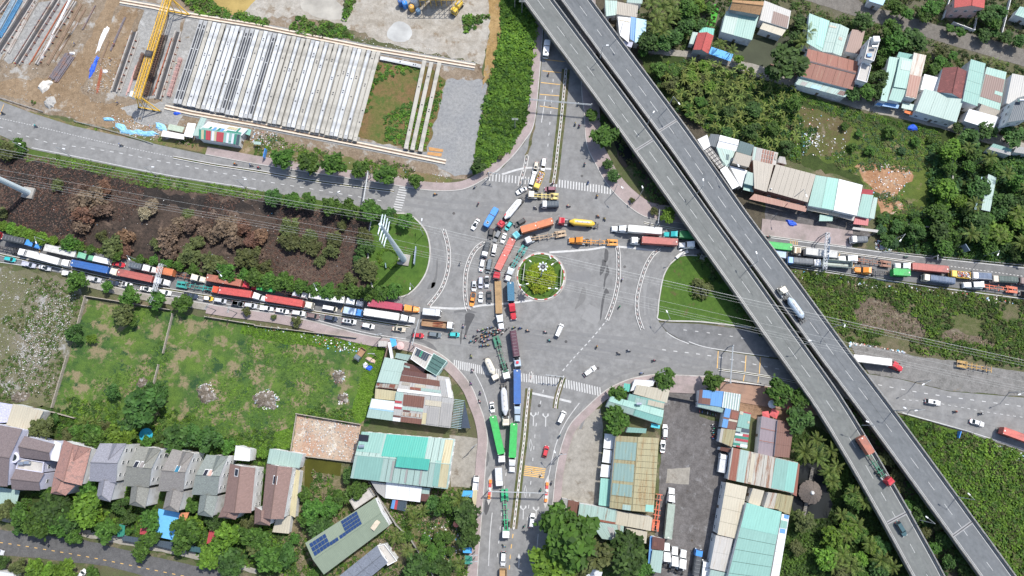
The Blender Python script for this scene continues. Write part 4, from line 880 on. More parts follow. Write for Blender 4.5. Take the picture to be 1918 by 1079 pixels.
slb(G3,[(495,640),(615,652),(565,862),(430,838)],3.0,M('white_tarp',(.75,.75,.75),.6,.08),'white tarpaulin shelter left of the striped yard hut','shelter','shelter')
slb(G3,[(215,655),(445,705),(410,785),(185,738)],2.8,M('mossy_tarp',(.36,.42,.33),.8,.2),'mossy grey tarpaulin shelter in the yard','shelter','shelter')
slb(G3,[(120,750),(445,815),(435,890),(90,840)],2.4,M('stained_tarp',(.62,.6,.57),.8,.15),'long stained white tarpaulin below the mossy one','shelter','shelter')
slb(G3,[(1482,918),(1590,925),(1588,968),(1478,960)],2.0,'mint_pale','tiny pale roof among the yard rubbish')
slb(G3,[(1385,725),(1445,745),(1420,830),(1330,800)],2.6,'mint_dark','green grey sheet at the right end of the yard hut')
# ---- corner block at lower left of the junction
bld(B2,[(410,395),(735,455),(640,802),(292,768)],5,'mint_pale','large pale mint roof at the street corner','shedU',.7,name='workshop',cat='workshop')
bld(B2,[(585,330),(800,362),(745,445),(555,400)],4.2,'mint_pale','small pale mint roof behind the big corner roof')
bld(B2,[(292,768),(622,806),(590,882),(265,846)],4.4,'rust_pale','rust streaked strip below the large pale roof',panels=[(.02,.0,.15,.6,'rust'),(.6,.1,.85,.7,'rust'),(.1,.85,.98,1,'maroon')])
bld(B2,[(270,862),(582,902),(562,1042),(255,1012)],4.4,'yellow','faded yellow roof below the rust streaked strip')
bld(A21,[(866,825),(1042,846),(1022,992),(825,966)],4.6,R['mint_pale'],'pale blue green roof at the lower left of the corner block','shed',.7,name='workshop',cat='workshop',panels=[(0,.5,1,.55,'blue_light'),(.02,.02,.98,.48,'white')])
bld(A21,[(1112,556),(1260,600),(1250,640),(1100,612)],5,'maroon','brown roof tucked behind the white corner house',panels=[(0,.35,.3,.6,'mint_pale')])
bld(A21,[(1100,612),(1445,668),(1475,822),(1052,772)],5,'white_dirty','patchwork roof of brown and white sheets, upper part','shed',.9,name='workshop',cat='workshop',panels=[(.0,.0,.52,.22,'maroon'),(0,.24,.78,.52,'brown'),(.05,.55,.2,.68,'tan'),(.3,.56,.5,.7,'cream'),(.42,.7,.8,.84,'mint_pale'),(.22,.72,.42,.84,'rust'),(0,.86,.8,1,'white'),(.79,.2,.9,1,'grey_light'),(.91,.1,.99,1,'white')])
bld(A21,[(1050,775),(1480,825),(1452,1046),(1020,992)],4.8,'grey_light','patchwork roof of brown, mint and grey sheets, lower part','shed',.9,name='workshop',cat='workshop',panels=[(.0,.0,.13,.3,'mint_pale'),(0,.3,.12,.38,'red'),(0,.42,.14,.5,'white'),(0,.5,.13,.58,'red'),(.0,.8,.13,.86,'maroon'),(0,.88,.13,1,'white'),(.14,.06,.5,.44,'brown'),(.14,.48,.5,.58,'mint_pale'),(.16,.58,.28,.64,'maroon'),(.14,.66,.5,.78,'rust_pale'),(.14,.82,.5,1,'brown'),(.52,.16,.8,.34,'cream'),(.5,.6,.57,.98,'yellow'),(.58,.4,.78,.96,'grey'),(.8,.2,.99,.96,'grey')])
o,S=bld(B2,[(872,242),(1122,358),(1012,572),(792,420)],7,'white_dirty','white corner house with a grid of dark roof panels','flat',0,'w','house','house')
dp=M('dark_roof_panel',(.04,.055,.075),.3,.2);gp=M('green_roof_panel',(.02,.2,.12),.4,.1)
for i in range(6):
 for j in range(3):
  mb=MB();sheet(mb,S,.12+i*.125,.06+j*.15,.12+(i+.9)*.125,.06+(j+.9)*.15,.62,.06);mb.obj('roof_panel',gp if i==2 else dp,o)
o,S=bld(B2,[(1136,332),(1342,450),(1182,672),(1015,575)],6.5,R['teal_black'],'corner house with a dark green slatted roof','flat',0,'mint','house','house')
gp2=M('dark_green_slat',(.05,.12,.105),.5,.2)
for i in range(9):
 for j in range(4):
  mb=MB();sheet(mb,S,.06+i*.1,.05+j*.235,.06+(i+.85)*.1,.05+(j+.88)*.235,.6,.06);mb.obj('roof_panel',gp2,o)
o=thing('pergola','blue white slatted pergola beside the dark netting','pergola',tuple(WT(A21,(1520,940))))
cP=WT(A21,(1520,940));q=[WT(A21,p,4.2)-cP for p in((1486,832),(1556,842),(1532,1050),(1460,1040))]
for k in range(18):
 mb=MB();mb.tube(q[0].lerp(q[3],k/17),q[1].lerp(q[2],k/17),.1,4);mb.obj('slat',M('pergola_slat',(.3,.42,.46),.5),o)
for p in q:
 mb=MB();mb.tube((p.x,p.y,0),p,.1,5);mb.obj('post',stl,o)
slb(A21,[(1558,842),(1602,1048),(1535,1046)],3.6,M('navy_netting',(.04,.055,.08),.9,.2),'dark slate netting wedge beside the pavement')
slb(A21,[(915,393),(985,396),(975,436),(912,436)],2.6,'white_dirty','white and green roofed stall on the pavement','stall','stall')
slb(A21,[(1000,374),(1044,380),(1052,425),(1014,440)],2.8,BT,'blue tarpaulin over a pavement stall','stall','stall')
# ---- mint hall and neighbours
o,S=bld(A31,[(790,-2),(1486,55),(1432,428),(704,346)],7,'mint_pale','biggest pale mint hall with a teal roof lantern','gableU',1.6,'w','hall','hall',strips=14,panels=[(.0,0,.25,.42,'mint'),(.27,.01,.72,.47,'teal'),(.03,.5,.3,.99,'mint'),(.9,.02,.985,.98,'yellow'),(.84,.45,.9,.97,'mint'),(.4,.55,.42,.97,'grey'),(.55,.6,.57,.97,'grey'),(.7,.62,.72,.97,'grey')])
mb=MB();sheet(mb,S,.44,.44,.78,.66,.5,.5);mb.obj('roof_lantern',R['teal'],o)
bx_on(o,S,.04,.13,3.4,2.2,.5,SB,'skylight',-.1);tank_on(o,S,.05,.3)
bld(A31,[(975,375),(1242,412),(1226,526),(965,496)],4.4,'white','white annex roof below the mint hall','shed',.5)
bld(A31,[(858,368),(975,386),(962,497),(905,450)],4,'grey_light','grey sheet roof left of the white annex')
bld(A31,[(1242,415),(1300,420),(1286,522),(1230,516)],3.6,'mint_pale','small annex right of the white annex',panels=[(0,.45,1,1,'maroon')])
bld(A31,[(1022,506),(1128,520),(1116,596),(1006,572)],3,'navy','small shed with blue, red and black sheets',panels=[(.0,0,.22,1,'blue'),(.22,0,.4,1,'red')])
o,S=bld(A31,[(366,832),(890,496),(996,702),(506,1068)],7.5,'green_grey','sage green house roof with two solar arrays','gableU',1.8,'w','house','house',strips=1)
pv=M('solar_cell',(.02,.045,.13),.12,.15);
for(u0,v0,u1,v1,nx,ny)in((.04,.08,.27,.46,5,3),(.27,.36,.39,.47,3,1),(.41,.36,.5,.47,2,1),(.5,.03,.73,.46,6,4)):
 for i in range(nx):
  for j in range(ny):
   du=(u1-u0)/nx;dv=(v1-v0)/ny;mb=MB();sheet(mb,S,u0+i*du,v0+j*dv,u0+(i+.9)*du,v0+(j+.88)*dv,.08,.05);mb.obj('solar_panel',pv,o)
bx_on(o,S,.86,.72,3.4,1.6,.35,M('skylight_frame',(.5,.42,.32),.6),'skylight',.95)
bld(A31,[(698,512),(850,416),(888,480),(738,582)],4.2,'flat','bare concrete terrace behind the sage green house','flat',0,'c','terrace','terrace')
o,S=bld(A31,[(600,1095),(905,850),(985,980),(740,1180)],6.5,'t_slate','blue slate roof cut by the bottom edge','gableU',1.6,'w','house','house')
bld(A31,[(905,850),(962,838),(1056,962),(985,1000)],4.5,'flat','small open terrace beside the blue slate roof','flat',0,'w','terrace','terrace')
for p,m,l in(([(1548,440),(1622,440),(1615,490),(1535,482)],BT,'crumpled blue tarpaulin roof beside the palm'),([(1545,872),(1618,845),(1612,908),(1548,905)],BT,'blue tarpaulin stall by the lower pavement'),([(1560,926),(1617,926),(1617,990),(1560,990)],'green','bottle green stall roof by the lower pavement'),([(1622,435),(1655,435),(1640,590),(1615,500)],'yellow','narrow yellow awning along the lower pavement')):slb(A31,p,2.8,m,l,'stall','stall')
# ---- settlement at the lower right
bld(A22,[(912,684),(1062,692),(1052,730),(882,770)],4.2,'white','white rear roof of the cream corner shop')
bld(A22,[(926,722),(1172,762),(1156,858),(905,790)],4.8,'cream','cream roofed corner shop under the street trees','shed',.7,name='shop',cat='shop')
bld(A22,[(872,790),(1136,852),(1130,906),(860,842)],4.5,'mint','low mint roof between the cream and deep mint roofs',panels=[(.55,.2,1,.9,'cream'),(.2,.3,.5,1,'mint_pale')])
o,S=bld(A22,[(736,806),(1132,912),(1112,1020),(700,884)],4.8,'mint','deep mint gabled roof beside the big round tree','gableU',.9,name='workshop',cat='workshop',panels=[(.5,.5,1,1,'mint_dark'),(.0,.5,.48,1,'mint_pale')]);tank_on(o,S,.52,.05)
slb(A22,[(836,710),(882,718),(875,776),(828,765)],3,'teal','small teal green canopy at the corner shop','awning','awning')
slb(A22,[(1040,1010),(1106,1026),(1100,1050),(1035,1040)],3,M('cyan_sheet',(.05,.42,.5),.6),'cyan strip awning below the deep mint roof','awning','awning')
bld(A22,[(862,1040),(1002,1050),(998,1085),(850,1078)],4,'mint','mint link roof above the striped roof')
o,S=bld(A32,[(772,28),(1096,46),(1056,606),(726,568)],6,'olive_rib','long ribbed roof, grey teal on one slope and olive on the other','gableV',1.5,'w','warehouse','warehouse',strips=12,panels=[(.02,.08,.48,.33,'teal_rib'),(.02,.38,.47,.62,'teal_rib'),(.02,.66,.46,.82,'teal_rib'),(.8,.9,.99,.99,'mint_dark'),(.28,.93,.46,1,'mint_pale')])
for k,p in enumerate(([(690,12),(766,20),(746,130),(680,122)],[(682,130),(746,140),(736,236),(670,226)],[(666,242),(736,250),(726,342),(656,336)])):slb(A32,p,3.2,'white','white awning along the long ribbed roof, %s from the top'%ORD[k],'awning','awning')
slb(A32,[(660,346),(736,352),(720,560),(644,548)],3.6,'mint_dark','teal awning with an orange front edge by the concrete yard','awning','awning')
bld(A32,[(502,535),(782,582),(770,692),(488,642)],4.5,R['mint_dirty'],'mint roof with peeling brown patches',name='workshop',cat='workshop',panels=[(0,.86,1,1,'rust')])
bld(A32,[(782,590),(1046,640),(1036,742),(770,692)],4.5,'cream','cream roof right of the peeling mint roof',name='workshop',cat='workshop')
bld(A32,[(562,660),(832,702),(822,822),(670,800)],4,'mint_pale','pale roof under the big dark tree',panels=[(.5,.2,.7,.98,'grey_light'),(.82,0,.9,.4,'tan')])
bld(A32,[(852,716),(1006,746),(1000,836),(838,802)],4,'cream','small cream roof beside the orange trailer',panels=[(0,.6,.12,1,'maroon')])
bld(A32,[(1046,780),(1138,800),(1136,886),(1040,876)],4,'maroon','dark brown roof beside the parked tractors',panels=[(.1,.4,.35,.75,'brown')])
bld(A32,[(1045,880),(1126,890),(1110,1058),(1024,1040)],4,'mint_pale','pale roof left of the parked tractors')
slb(A32,[(1030,780),(1052,782),(1036,986),(1014,984)],3.6,'blue','long narrow blue awning by the truck yard','awning','awning')
bld(A32,[(500,1004),(672,1046),(660,1100),(440,1095)],4,'white','white ribbed roof at the bottom edge beside the feathery tree')
bld(A32,[(372,495),(412,500),(405,610),(360,600)],3.4,'grey','narrow grey lean-to beside the lower pavement')
bld(A32,[(416,505),(498,525),(482,640),(408,612)],3.4,'brown','dull brown lean-to beside the peeling mint roof')
bld(V15,[(612,206),(922,228),(906,428),(600,384)],4.6,'blue','blue ribbed roof with brown sheets at its corner',name='workshop',cat='workshop',panels=[(0,0,.14,.98,'maroon'),(.14,.55,.5,.98,'brown')])
bld(V15,[(597,366),(932,432),(922,502),(590,422)],3.8,'mint_pale','pale mint lean-to over the parked motorbikes')
bld(V15,[(925,230),(1144,266),(1124,482),(906,432)],4.8,'mint_pale','pale mint roof with broad white ribs',name='workshop',cat='workshop',panels=[(i/7,0,i/7+.06,1,'white')for i in range(7)])
bld(V15,[(942,440),(1122,482),(1082,722),(900,690)],4.4,'brown','brown roof with two blue sheets',panels=[(0,0,.4,.45,'blue'),(0,.55,.38,.98,'blue'),(.38,.5,1,.6,'cream'),(.5,.1,.98,.45,'rust')])
bld(V15,[(1132,480),(1272,512),(1252,712),(1100,682)],4.4,'mint','mint roof with a red end sheet',panels=[(.25,-.02,1,.05,'red'),(0,.0,.3,.2,'cream'),(.8,.5,.98,.65,'cream')])
bld(V15,[(1085,690),(1252,712),(1226,962),(1042,930)],4.2,'mint_pale','roof of slate, red, green and white strips',panels=[(.4,0,1,.2,'navy'),(.0,.2,.35,.3,'navy'),(0,.3,.55,.4,'white'),(.55,.28,1,.42,'red'),(0,.42,1,.54,'green'),(.1,.56,1,.68,'red'),(0,.8,.5,.92,'green'),(.5,.82,1,.95,'white'),(.25,.92,.5,1,'red')])
bld(V15,[(890,700),(1076,722),(1032,942),(868,872)],4.2,'rust_pale','mottled rusty roof beside the striped strips',panels=[(.2,.02,1,.98,'olive_rib')])
bld(V15,[(885,938),(1042,962),(1022,1016),(875,980)],3.8,'brown','small brown roof below the mottled rusty roof')
bld(PX,[(1370,838),(1493,866),(1486,924),(1363,898)],5,'rust_pale','long roof of rusty and mint sheets','shed',.8,name='workshop',cat='workshop',panels=[(.02,.0,.12,1,'rust'),(.13,0,.25,1,'mint_pale'),(.66,.02,.86,.98,'mint'),(.86,.02,1,.98,'mint_dark'),(.3,.05,.36,.95,'cream')])
bld(A33,[(212,230),(234,240),(216,482),(190,470)],4,'rust','narrow rusty strip roof beside the thatched hut')
bld(A32,[(1596,376),(1757,412),(1682,802),(1530,766)],5.5,'cream','long cream roof along the truck yard','shedU',.6,name='warehouse',cat='warehouse')
bld(A32,[(1520,770),(1652,796),(1612,1052),(1474,1020)],5,'white_dirty','grubby white roof below the long cream roof','shedU',.5,name='warehouse',cat='warehouse')
bld(A32,[(1480,1028),(1612,1056),(1600,1140),(1462,1120)],4.6,'mint_pale','pale roof at the bottom edge below the grubby white one')
bld(PX,[(1397,941),(1464,959),(1437,1105),(1358,1095)],6.5,'mint','largest mint roof at the bottom edge','shedU',.9,'w','warehouse','warehouse',panels=[(0,0,1,.3,'mint_dark')])
bld(A33,[(104,612),(162,626),(84,1090),(20,1085)],4.5,'white','white ribbed strip along the largest mint roof','shedU',.4,panels=[(.3,.0,.95,.06,'blue'),(.0,.1,.9,.22,'mint'),(.1,.23,.8,.3,'blue')])
bld(A33,[(0,450),(96,462),(80,580),(-30,565)],4,'rust_pale','torn rusty roof between the mint roofs',panels=[(.7,0,1,1,'olive_rib')])
bld(A33,[(98,465),(188,482),(165,620),(82,588)],4,'olive_rib','olive brown ribbed roof beside the dark pond')
bld(A32,[(1795,420),(1880,440),(1850,560),(1765,530)],4,'cream','little cream roof above the largest mint roof')
bld(V15,[(1412,542),(1612,592),(1566,1072),(1360,1042)],4,'purple','purple grey slatted roof on the terrace','shedU',.3,name='pavilion',cat='pavilion',panels=[(0,.3,1,.315,'rust'),(0,.62,1,.635,'rust')])
bld(V15,[(1614,590),(1832,642),(1770,1078),(1570,1062)],4.4,'brown','plain brown roof right of the slatted one','shedU',.5,name='pavilion',cat='pavilion')
def parasol(t,p,r,m,label,n=8,hz=2.6,rot=0):
 c=WT(t,p,hz);o=thing('parasol',label,'parasol',(c.x,c.y,0),rot)
 mb=MB()
 for k in range(n):
  a,b=2*math.pi*k/n,2*math.pi*(k+1)/n
  mb.face([(0,0,hz+.45),(r*math.cos(a),r*math.sin(a),hz-.1),(r*math.cos(b),r*math.sin(b),hz-.1)])
 mb.obj('canopy',m,o);mb=MB();mb.tube((0,0,0),(0,0,hz+.4),.04,6);mb.obj('pole',stl,o);mb=MB();mb.lathe([(.3,0),(.28,.12)],12);mb.obj('base',cnc,o)
redc=M('red_canvas',(.5,.1,.1),.8,.12)
parasol(V15,(1580,510),2.0,redc,'red square parasol in the middle of the terrace',4,rot=.3);parasol(V15,(1470,527),1.7,redc,'red parasol at the slatted roof corner',4,rot=.9);parasol(V15,(1795,470),1.9,redc,'red parasol under the tree by the flyover',4,rot=.6)
parasol(V15,(1550,392),1.5,M('grey_canvas',(.55,.56,.55),.8),'pale grey octagonal parasol on the terrace');parasol(A21,(1078,430),1.4,M('pink_canvas',(.55,.36,.34),.8),'faded pink round parasol beside the blue tarpaulin',14)
parasol(A31,(1497,690),1.1,M('red_white_canvas',(.6,.2,.14),.8),'red and white garden parasol near the lower pavement',12)
c=WT(A33,(318,452),3);o=thing('thatched_hut','octagonal thatched hut standing in the dark pond','hut',(c.x,c.y,0),.2)
th_m,n_,l_,p_=nof('thatch');cx=n_.new('ShaderNodeTexCoord').outputs['Object'];f=noise(n_,l_,cx,5,5,.7);l_.new(mix(n_,l_,f,(.075,.06,.05),(.2,.165,.14)),p_.inputs['Base Color']);p_.inputs['Roughness'].default_value=.95;bump(n_,l_,p_,f,.8,.15)
rnd=random.Random(5)
for k in range(8):
 a,b=2*math.pi*k/8,2*math.pi*(k+1)/8;mb=MB();r=4.0
 for j in range(5):
  f0,f1=j/5,(j+1)/5;A0=a+(b-a)*f0;A1=a+(b-a)*f1;rr0=r*rnd.uniform(.94,1.03)
  mb.face([(.35*math.cos(A0),.35*math.sin(A0),4.9),(rr0*math.cos(A0),rr0*math.sin(A0),3),(rr0*math.cos(A1),rr0*math.sin(A1),3),(.35*math.cos(A1),.35*math.sin(A1),4.9)])
 mb.obj('thatch_panel',th_m,o)
mb=MB();mb.lathe([(.7,4.8),(.5,5.3)],8);mb.obj('cap',kwh,o)
for k in range(8):
 a=2*math.pi*(k+.5)/8;mb=MB();mb.tube((3.2*math.cos(a),3.2*math.sin(a),0),(3.2*math.cos(a),3.2*math.sin(a),3.1),.1,6);mb.obj('post',trunk_m,o)
A,B=[WT(A33,p,.7).to_2d()for p in((338,265),(270,640))];d=B-A;o=thing('walkway','narrow plank walkway crossing the dark pond to the thatched hut','walkway',(A.x,A.y,0));pl=M('weathered_plank',(.2,.185,.16),.9,.2);n=int(d.length/.55)
pm=MB().box(-.22,.22,-.55,.55,.6,.68).mesh('plank',[pl])
for k in range(n):link('plank',pm,o,tuple(d*(k+.5)/n)+(0,),math.atan2(d.y,d.x))
# ---- tiled villas
def villa(main,h,tm,label,wing=None,rise=2.4,wm='w',dormer=True,sky=None,t=A30,kind='gableU'):
 o,S=bld(t,main,h,tm,label,kind,rise,wm,'villa','villa',strips=1,ov=.5)
 C=Vector(o.location)
 def pt(u,v,z=0):
  p=S(u,v);return Vector((p.x,p.y,p.z+z))
 if wing:
  E=[WT(t,p,h-1.0)-C for p in wing];E=[Vector((p.x,p.y,h-1.0))for p in E]
  Sw=surf(E,'gableV',1.7)
  mb=MB()
  a,b,c_,d=E;top0=(a+b)/2+Vector((0,0,1.9));fr=(c_+d)/2;top1=fr.lerp(top0,.28);top1.z=h-1.0+1.7
  U=(b-a).length;V=(d-a).length
  for f,uv in(([a,top0,top1,d],[(0,0),(0,U/2),(V*.7,U/2),(V,0)]),([top0,b,c_,top1],[(0,U/2),(0,0),(V,0),(V*.7,U/2)]),([d,top1,c_],[(0,0),(U/2,V*.3),(U,0)])):
   mb.face(f[::-1],0,uv[::-1])
  mb.obj('wing_roof',R[tm],o)
  mb=MB()
  for p,q in((top0,top1),(top1,d),(top1,c_)):mb.tube(p+Vector((0,0,.03)),q+Vector((0,0,.03)),.12,5)
  mb.obj('ridge_cap',R[tm],o)
  mb=MB();I=[Vector((p.x,p.y))*1 for p in E];cc=sum(I,Vector((0,0)))/4;I=[cc+(p-cc)*.88 for p in I]
  mb.prism([(p.x,p.y)for p in I],0,h-1.1);mb.obj('wing_wall',W_[wm],o)
 if dormer:
  a,b,apex=pt(.5,0,.1),pt(1,0,.1),pt(.62,.42,.12);top=(a+b)/2+Vector((0,0,rise*.75))
  mb=MB();mb.face([a,apex,top],0,[(0,0),(3,4),(3,0)]);mb.face([top,apex,b],0,[(3,0),(3,4),(0,0)]);mb.face([b,a,top],0)
  mb.obj('cross_gable',R[tm],o)
  mb=MB();mb.tube(top,apex,.13,5);mb.tube(a,apex,.1,5);mb.tube(b,apex,.1,5);mb.obj('gable_ridge',R[tm],o)
 if sky:
  for(u,v,m)in sky:
   p=S(u,v);q=S(u,v+.1);mb=MB();sheet(mb,S,u,v,u+.14,v+.14,.12,.1);mb.obj('skylight',m,o)
   mb=MB();sheet(mb,S,u-.02,v-.015,u+.16,v+.155,.06,.08);mb.obj('skylight_frame',frame_m,o)
 return o,S
villa([(-110,-70),(168,-20),(55,410),(-140,400)],9,'t_mauve','villa with a large mauve roof at the left edge',None,2.6,'lav',False)
c=WT(V16,(178,802),9.3);o=thing('turret','white octagonal turret with a round dark opening','turret',(c.x,c.y,0),.4);mb=MB();mb.lathe([(1.9,0),(1.9,9.3),(1.2,9.35)],8);mb.obj('wall',W_['lav'],o);mb=MB();mb.lathe([(1.15,9.36),(1.1,9.38)],20);mb.obj('opening',gls,o);mb=MB();mb.lathe([(1.4,9.3),(1.4,9.55),(1.15,9.55),(1.15,9.3)],24);mb.obj('rim',frame_m,o)
villa([(183,30),(412,92),(376,218),(146,190)],9,'t_mauve','villa with a split mauve roof and a tank terrace, rear roof',None,1.8,'lav',False)
o,S=bld(A30,[(150,195),(335,225),(325,305),(125,275)],7.6,'flat','terrace with steel water tanks between two mauve roofs','flat',0,'lav','terrace','terrace');tank_on(o,S,.2,.4);tank_on(o,S,.42,.25)
villa([(122,270),(332,310),(300,440),(88,432)],8,'t_mauve','villa with a split mauve roof and a tank terrace, front roof',None,1.6,'lav',False)
bld(A30,[(416,62),(470,88),(436,222),(376,212)],8.4,'white','smooth white roof strip between mauve and salmon villas',wm='lav',win=False)
villa([(478,60),(682,122),(612,402),(402,332)],9,'t_salmon','villa with a patchy salmon and brown roof',[(402,335),(565,402),(492,476),(378,462)],2.2,'w',True,kind='gableV')
villa([(748,86),(946,86),(868,380),(668,368)],9.5,'t_lav','villa with a lavender grey roof',[(745,350),(868,372),(826,524),(720,500)])
villa([(1035,105),(1206,130),(1116,415),(920,405)],9.5,'t_olive','villa with an olive grey roof and one open skylight',[(985,395),(1120,420),(1087,570),(968,545)],sky=[(.5,.36,M('open_skylight',(.2,.18,.17),.5)),(.26,.36,SB)])
villa([(1290,128),(1452,160),(1372,442),(1180,445)],9.5,'t_grey','villa with a warm grey roof and a blue skylight',[(1255,420),(1378,445),(1336,602),(1218,580)],sky=[(.55,.36,M('blue_skylight',(.03,.16,.25),.15))])
villa([(1545,170),(1706,182),(1626,475),(1432,470)],9.5,'t_green','villa with a green grey roof and a pink framed skylight',[(1500,460),(1632,480),(1592,640),(1478,620)],sky=[(.5,.36,M('pink_skylight',(.45,.3,.25),.4)),(.3,.36,SB)])
villa([(1722,238),(1912,268),(1880,606),(1668,596)],9,'t_brown','villa with a brown roof and a solar heater',[(1668,560),(1800,600),(1762,656),(1632,640)],2.2,'w',False,[(.3,.08,SB)],kind='gableV')
villa([(78,238),(272,266),(206,652),(40,642)],9,'t_brown','villa with a brown roof and black skylight beside the cream strip',[(-10,560),(115,600),(102,702),(-15,690)],2.2,'w',False,[(.4,.2,SB)],t=A31,kind='gableV')
bld(V16,[(176,110),(570,205),(422,460),(78,386)],4.2,'cream','square cream roof behind the mauve villas','shed',.4)
slb(V16,[(-40,88),(170,122),(90,352),(-60,358)],2.6,M('lavender_sheet_torn',(.42,.42,.56),.8,.3,1.5),'torn lavender sheet at the left edge','shelter','shelter')
bld(A31,[(106,125),(352,166),(322,272),(80,236)],5,'mint_pale','pale mint annex roof behind the last villa',wm='w');bld(A31,[(282,272),(332,292),(292,642),(250,622)],3.4,'yellow','long narrow cream strip roof beside the last villa');bld(A31,[(150,652),(266,622),(246,762),(120,750)],3.2,'cream','pale yellow porch roof of the last villa')
bld(A30,[(1770,100),(1880,130),(1868,220),(1750,210)],6,'white','small white ribbed roof behind the brown villa');slb(A30,[(0,415),(150,440),(118,560),(-60,530)],3.4,'mint_pale','pale mint porch roof of the left edge villa')
slb(A30,[(1188,575),(1345,606),(1302,812),(1145,778)],3.0,M('sky_blue_canvas',(.12,.38,.68),.6,.12),'large sky blue canopy before the warm grey villa')
slb(A30,[(1346,606),(1416,602),(1380,702),(1320,752)],2.8,M('orange_lattice',(.5,.2,.1),.8,.3,3),'orange lattice roof beside the sky blue canopy')
for p,m,l in(([(1056,680),(1106,690),(1096,770),(1045,765)],'red','red porch roof left of the sky blue canopy'),([(1572,710),(1642,712),(1626,842),(1546,836)],'red','red porch roof before the green grey villa'),([(892,690),(936,702),(930,782),(874,786)],'green','green gate roof before the lavender villa'),([(922,775),(1066,796),(1056,836),(910,812)],'navy','charcoal gate roof before the olive villa'),([(1176,810),(1296,826),(1290,882),(1160,850)],'navy','charcoal gate roof below the sky blue canopy'),([(1432,850),(1552,880),(1546,912),(1416,892)],'teal_black','dark teal gate roof before the green grey villa')):slb(A30,p,2.6,m,l,'gate_roof','gate roof')
o=thing('garden_pool','round turquoise inflatable pool behind the villas','pool',tuple(WT(A30,(1095,22),.4)));o.location.z=0;mb=MB();mb.lathe([(2.3,0),(2.35,.7),(2.1,.72)],24);mb.obj('rim',M('turquoise_vinyl',(.03,.32,.45),.4),o);mb=MB();mb.lathe([(2.08,.6),(2.07,.62)],24);mb.obj('water',waterm('pool_water',(.04,.34,.45)),o)
bld(A30,[(-20,1040),(110,1060),(110,1100),(-20,1100)],3.4,'white','white roof corner at the bottom left edge')
# ---- low walls and fences
def lowwall(pts,h,label,m=cnc,t=PX,w=.22,name='wall',seg=3.0):
 P=gl(pts,t);o=thing(name,label,'wall',(P[0].x,P[0].y,0));z=P[0].copy();P=[p-z for p in P]
 for a,b in zip(P[:-1],P[1:]):
  d=b-a;n=max(1,int(d.length/seg))
  for k in range(n):
   c=a.lerp(b,(k+.5)/n);mb=MB();mb.obox((0,0),d,d.length/n-.06,w,0,h);mb.obj('wall_panel',m,o,(c.x,c.y,0))
   c2=a.lerp(b,k/n);mb=MB();mb.obox((0,0),d,.32,.34,0,h+.15);mb.obj('wall_post',m,o,(c2.x,c2.y,0))
 return o
old=M('old_block_wall',(.33,.29,.24),.9,.2,.6,dirt=(.16,.15,.1))
lowwall([(650,65),(590,285)],1.5,'short broken block wall at the left end of the field',old,A20);lowwall([(512,515),(400,895)],1.5,'leaning block wall between the rubble lot and the field',old,A20)
lowwall([(655,62),(1285,165)],1.6,'long block wall along the road side of the field',old,A20);lowwall([(1300,195),(1228,490)],1.4,'upper half of the wall dividing the field',old,A20);lowwall([(1195,575),(1152,740)],1.4,'lower half of the wall dividing the field',old,A20)
lowwall([(400,925),(575,972)],1.6,'block wall behind the cobbled garden',old,A20);lowwall([(1545,215),(1918,275)],1.5,'block wall below the jam, left piece',old,A20);lowwall([(0,282),(755,372)],1.5,'block wall under the pink pavement',old,A21)
lowwall([(557,775),(677,795)],1.6,'upper wall of the ruined floor',old);lowwall([(557,775),(545,851)],1.2,'left wall of the ruined floor',old);lowwall([(545,851),(669,866)],1.6,'lower wall of the ruined floor',old)
lowwall([(850,372),(1050,690),(1160,800),(1330,1075)],1.8,'long concrete wall beside the sage green house',cnc,A31);lowwall([(1375,68),(1368,300),(1318,430),(1272,520)],1.4,'crooked concrete wall through the dark thicket',cnc,A13,.5)
lowwall([(1440,125),(1480,140),(1600,178),(1640,190)],2.0,'brick wall between pond and pale lane',W_['brick']);lowwall([(1345,712),(1430,722)],1.2,'white fence of the terrace',kwh);lowwall([(1245,742),(1310,754)],2.0,'dark gate wall of the truck yard',sdk)
lowwall([(985,600),(1190,628)],1.6,'concrete wall below the red clay clearing',cnc,A13);lowwall([(1800,10),(1735,265)],1.6,'white garden wall at the top right',wwh,A03);lowwall([(1350,0),(1300,150)],1.6,'pale garden wall left of the pink house',wwh,A03);lowwall([(1560,90),(1530,240),(1370,180)],1.6,'white front wall of the pink house',wwh,A03)
def rail(pts,label,t=PX,h=.8):
 P=smooth(gl(pts,t),4);o=thing('guardrail',label,'guardrail',(P[0].x,P[0].y,0));z=P[0].copy();P=[p-z for p in P]
 mb=MB();ribbon(mb,P,-.06,.06,h-.35,h);mb.obj('beam',stl,o);pm=MB().box(-.06,.06,-.06,.06,0,h).mesh('post',[stl])
 for p,d in walk(P,3.0):link('post',pm,o,(p.x,p.y,0))
rail([(0,735),(330,840)],'guardrail beside the yard, left piece',A00);rail([(560,910),(860,990),(1150,1079)],'guardrail beside the yard, right piece',A00);rail([(860,805),(1918,910)],'guardrail along the upper right road',A13);rail([(200,910),(700,990),(1250,1079)],'guardrail below the upper right jam',A13);rail([(960,925),(1520,1079)],'guardrail along the lower right road',A23)
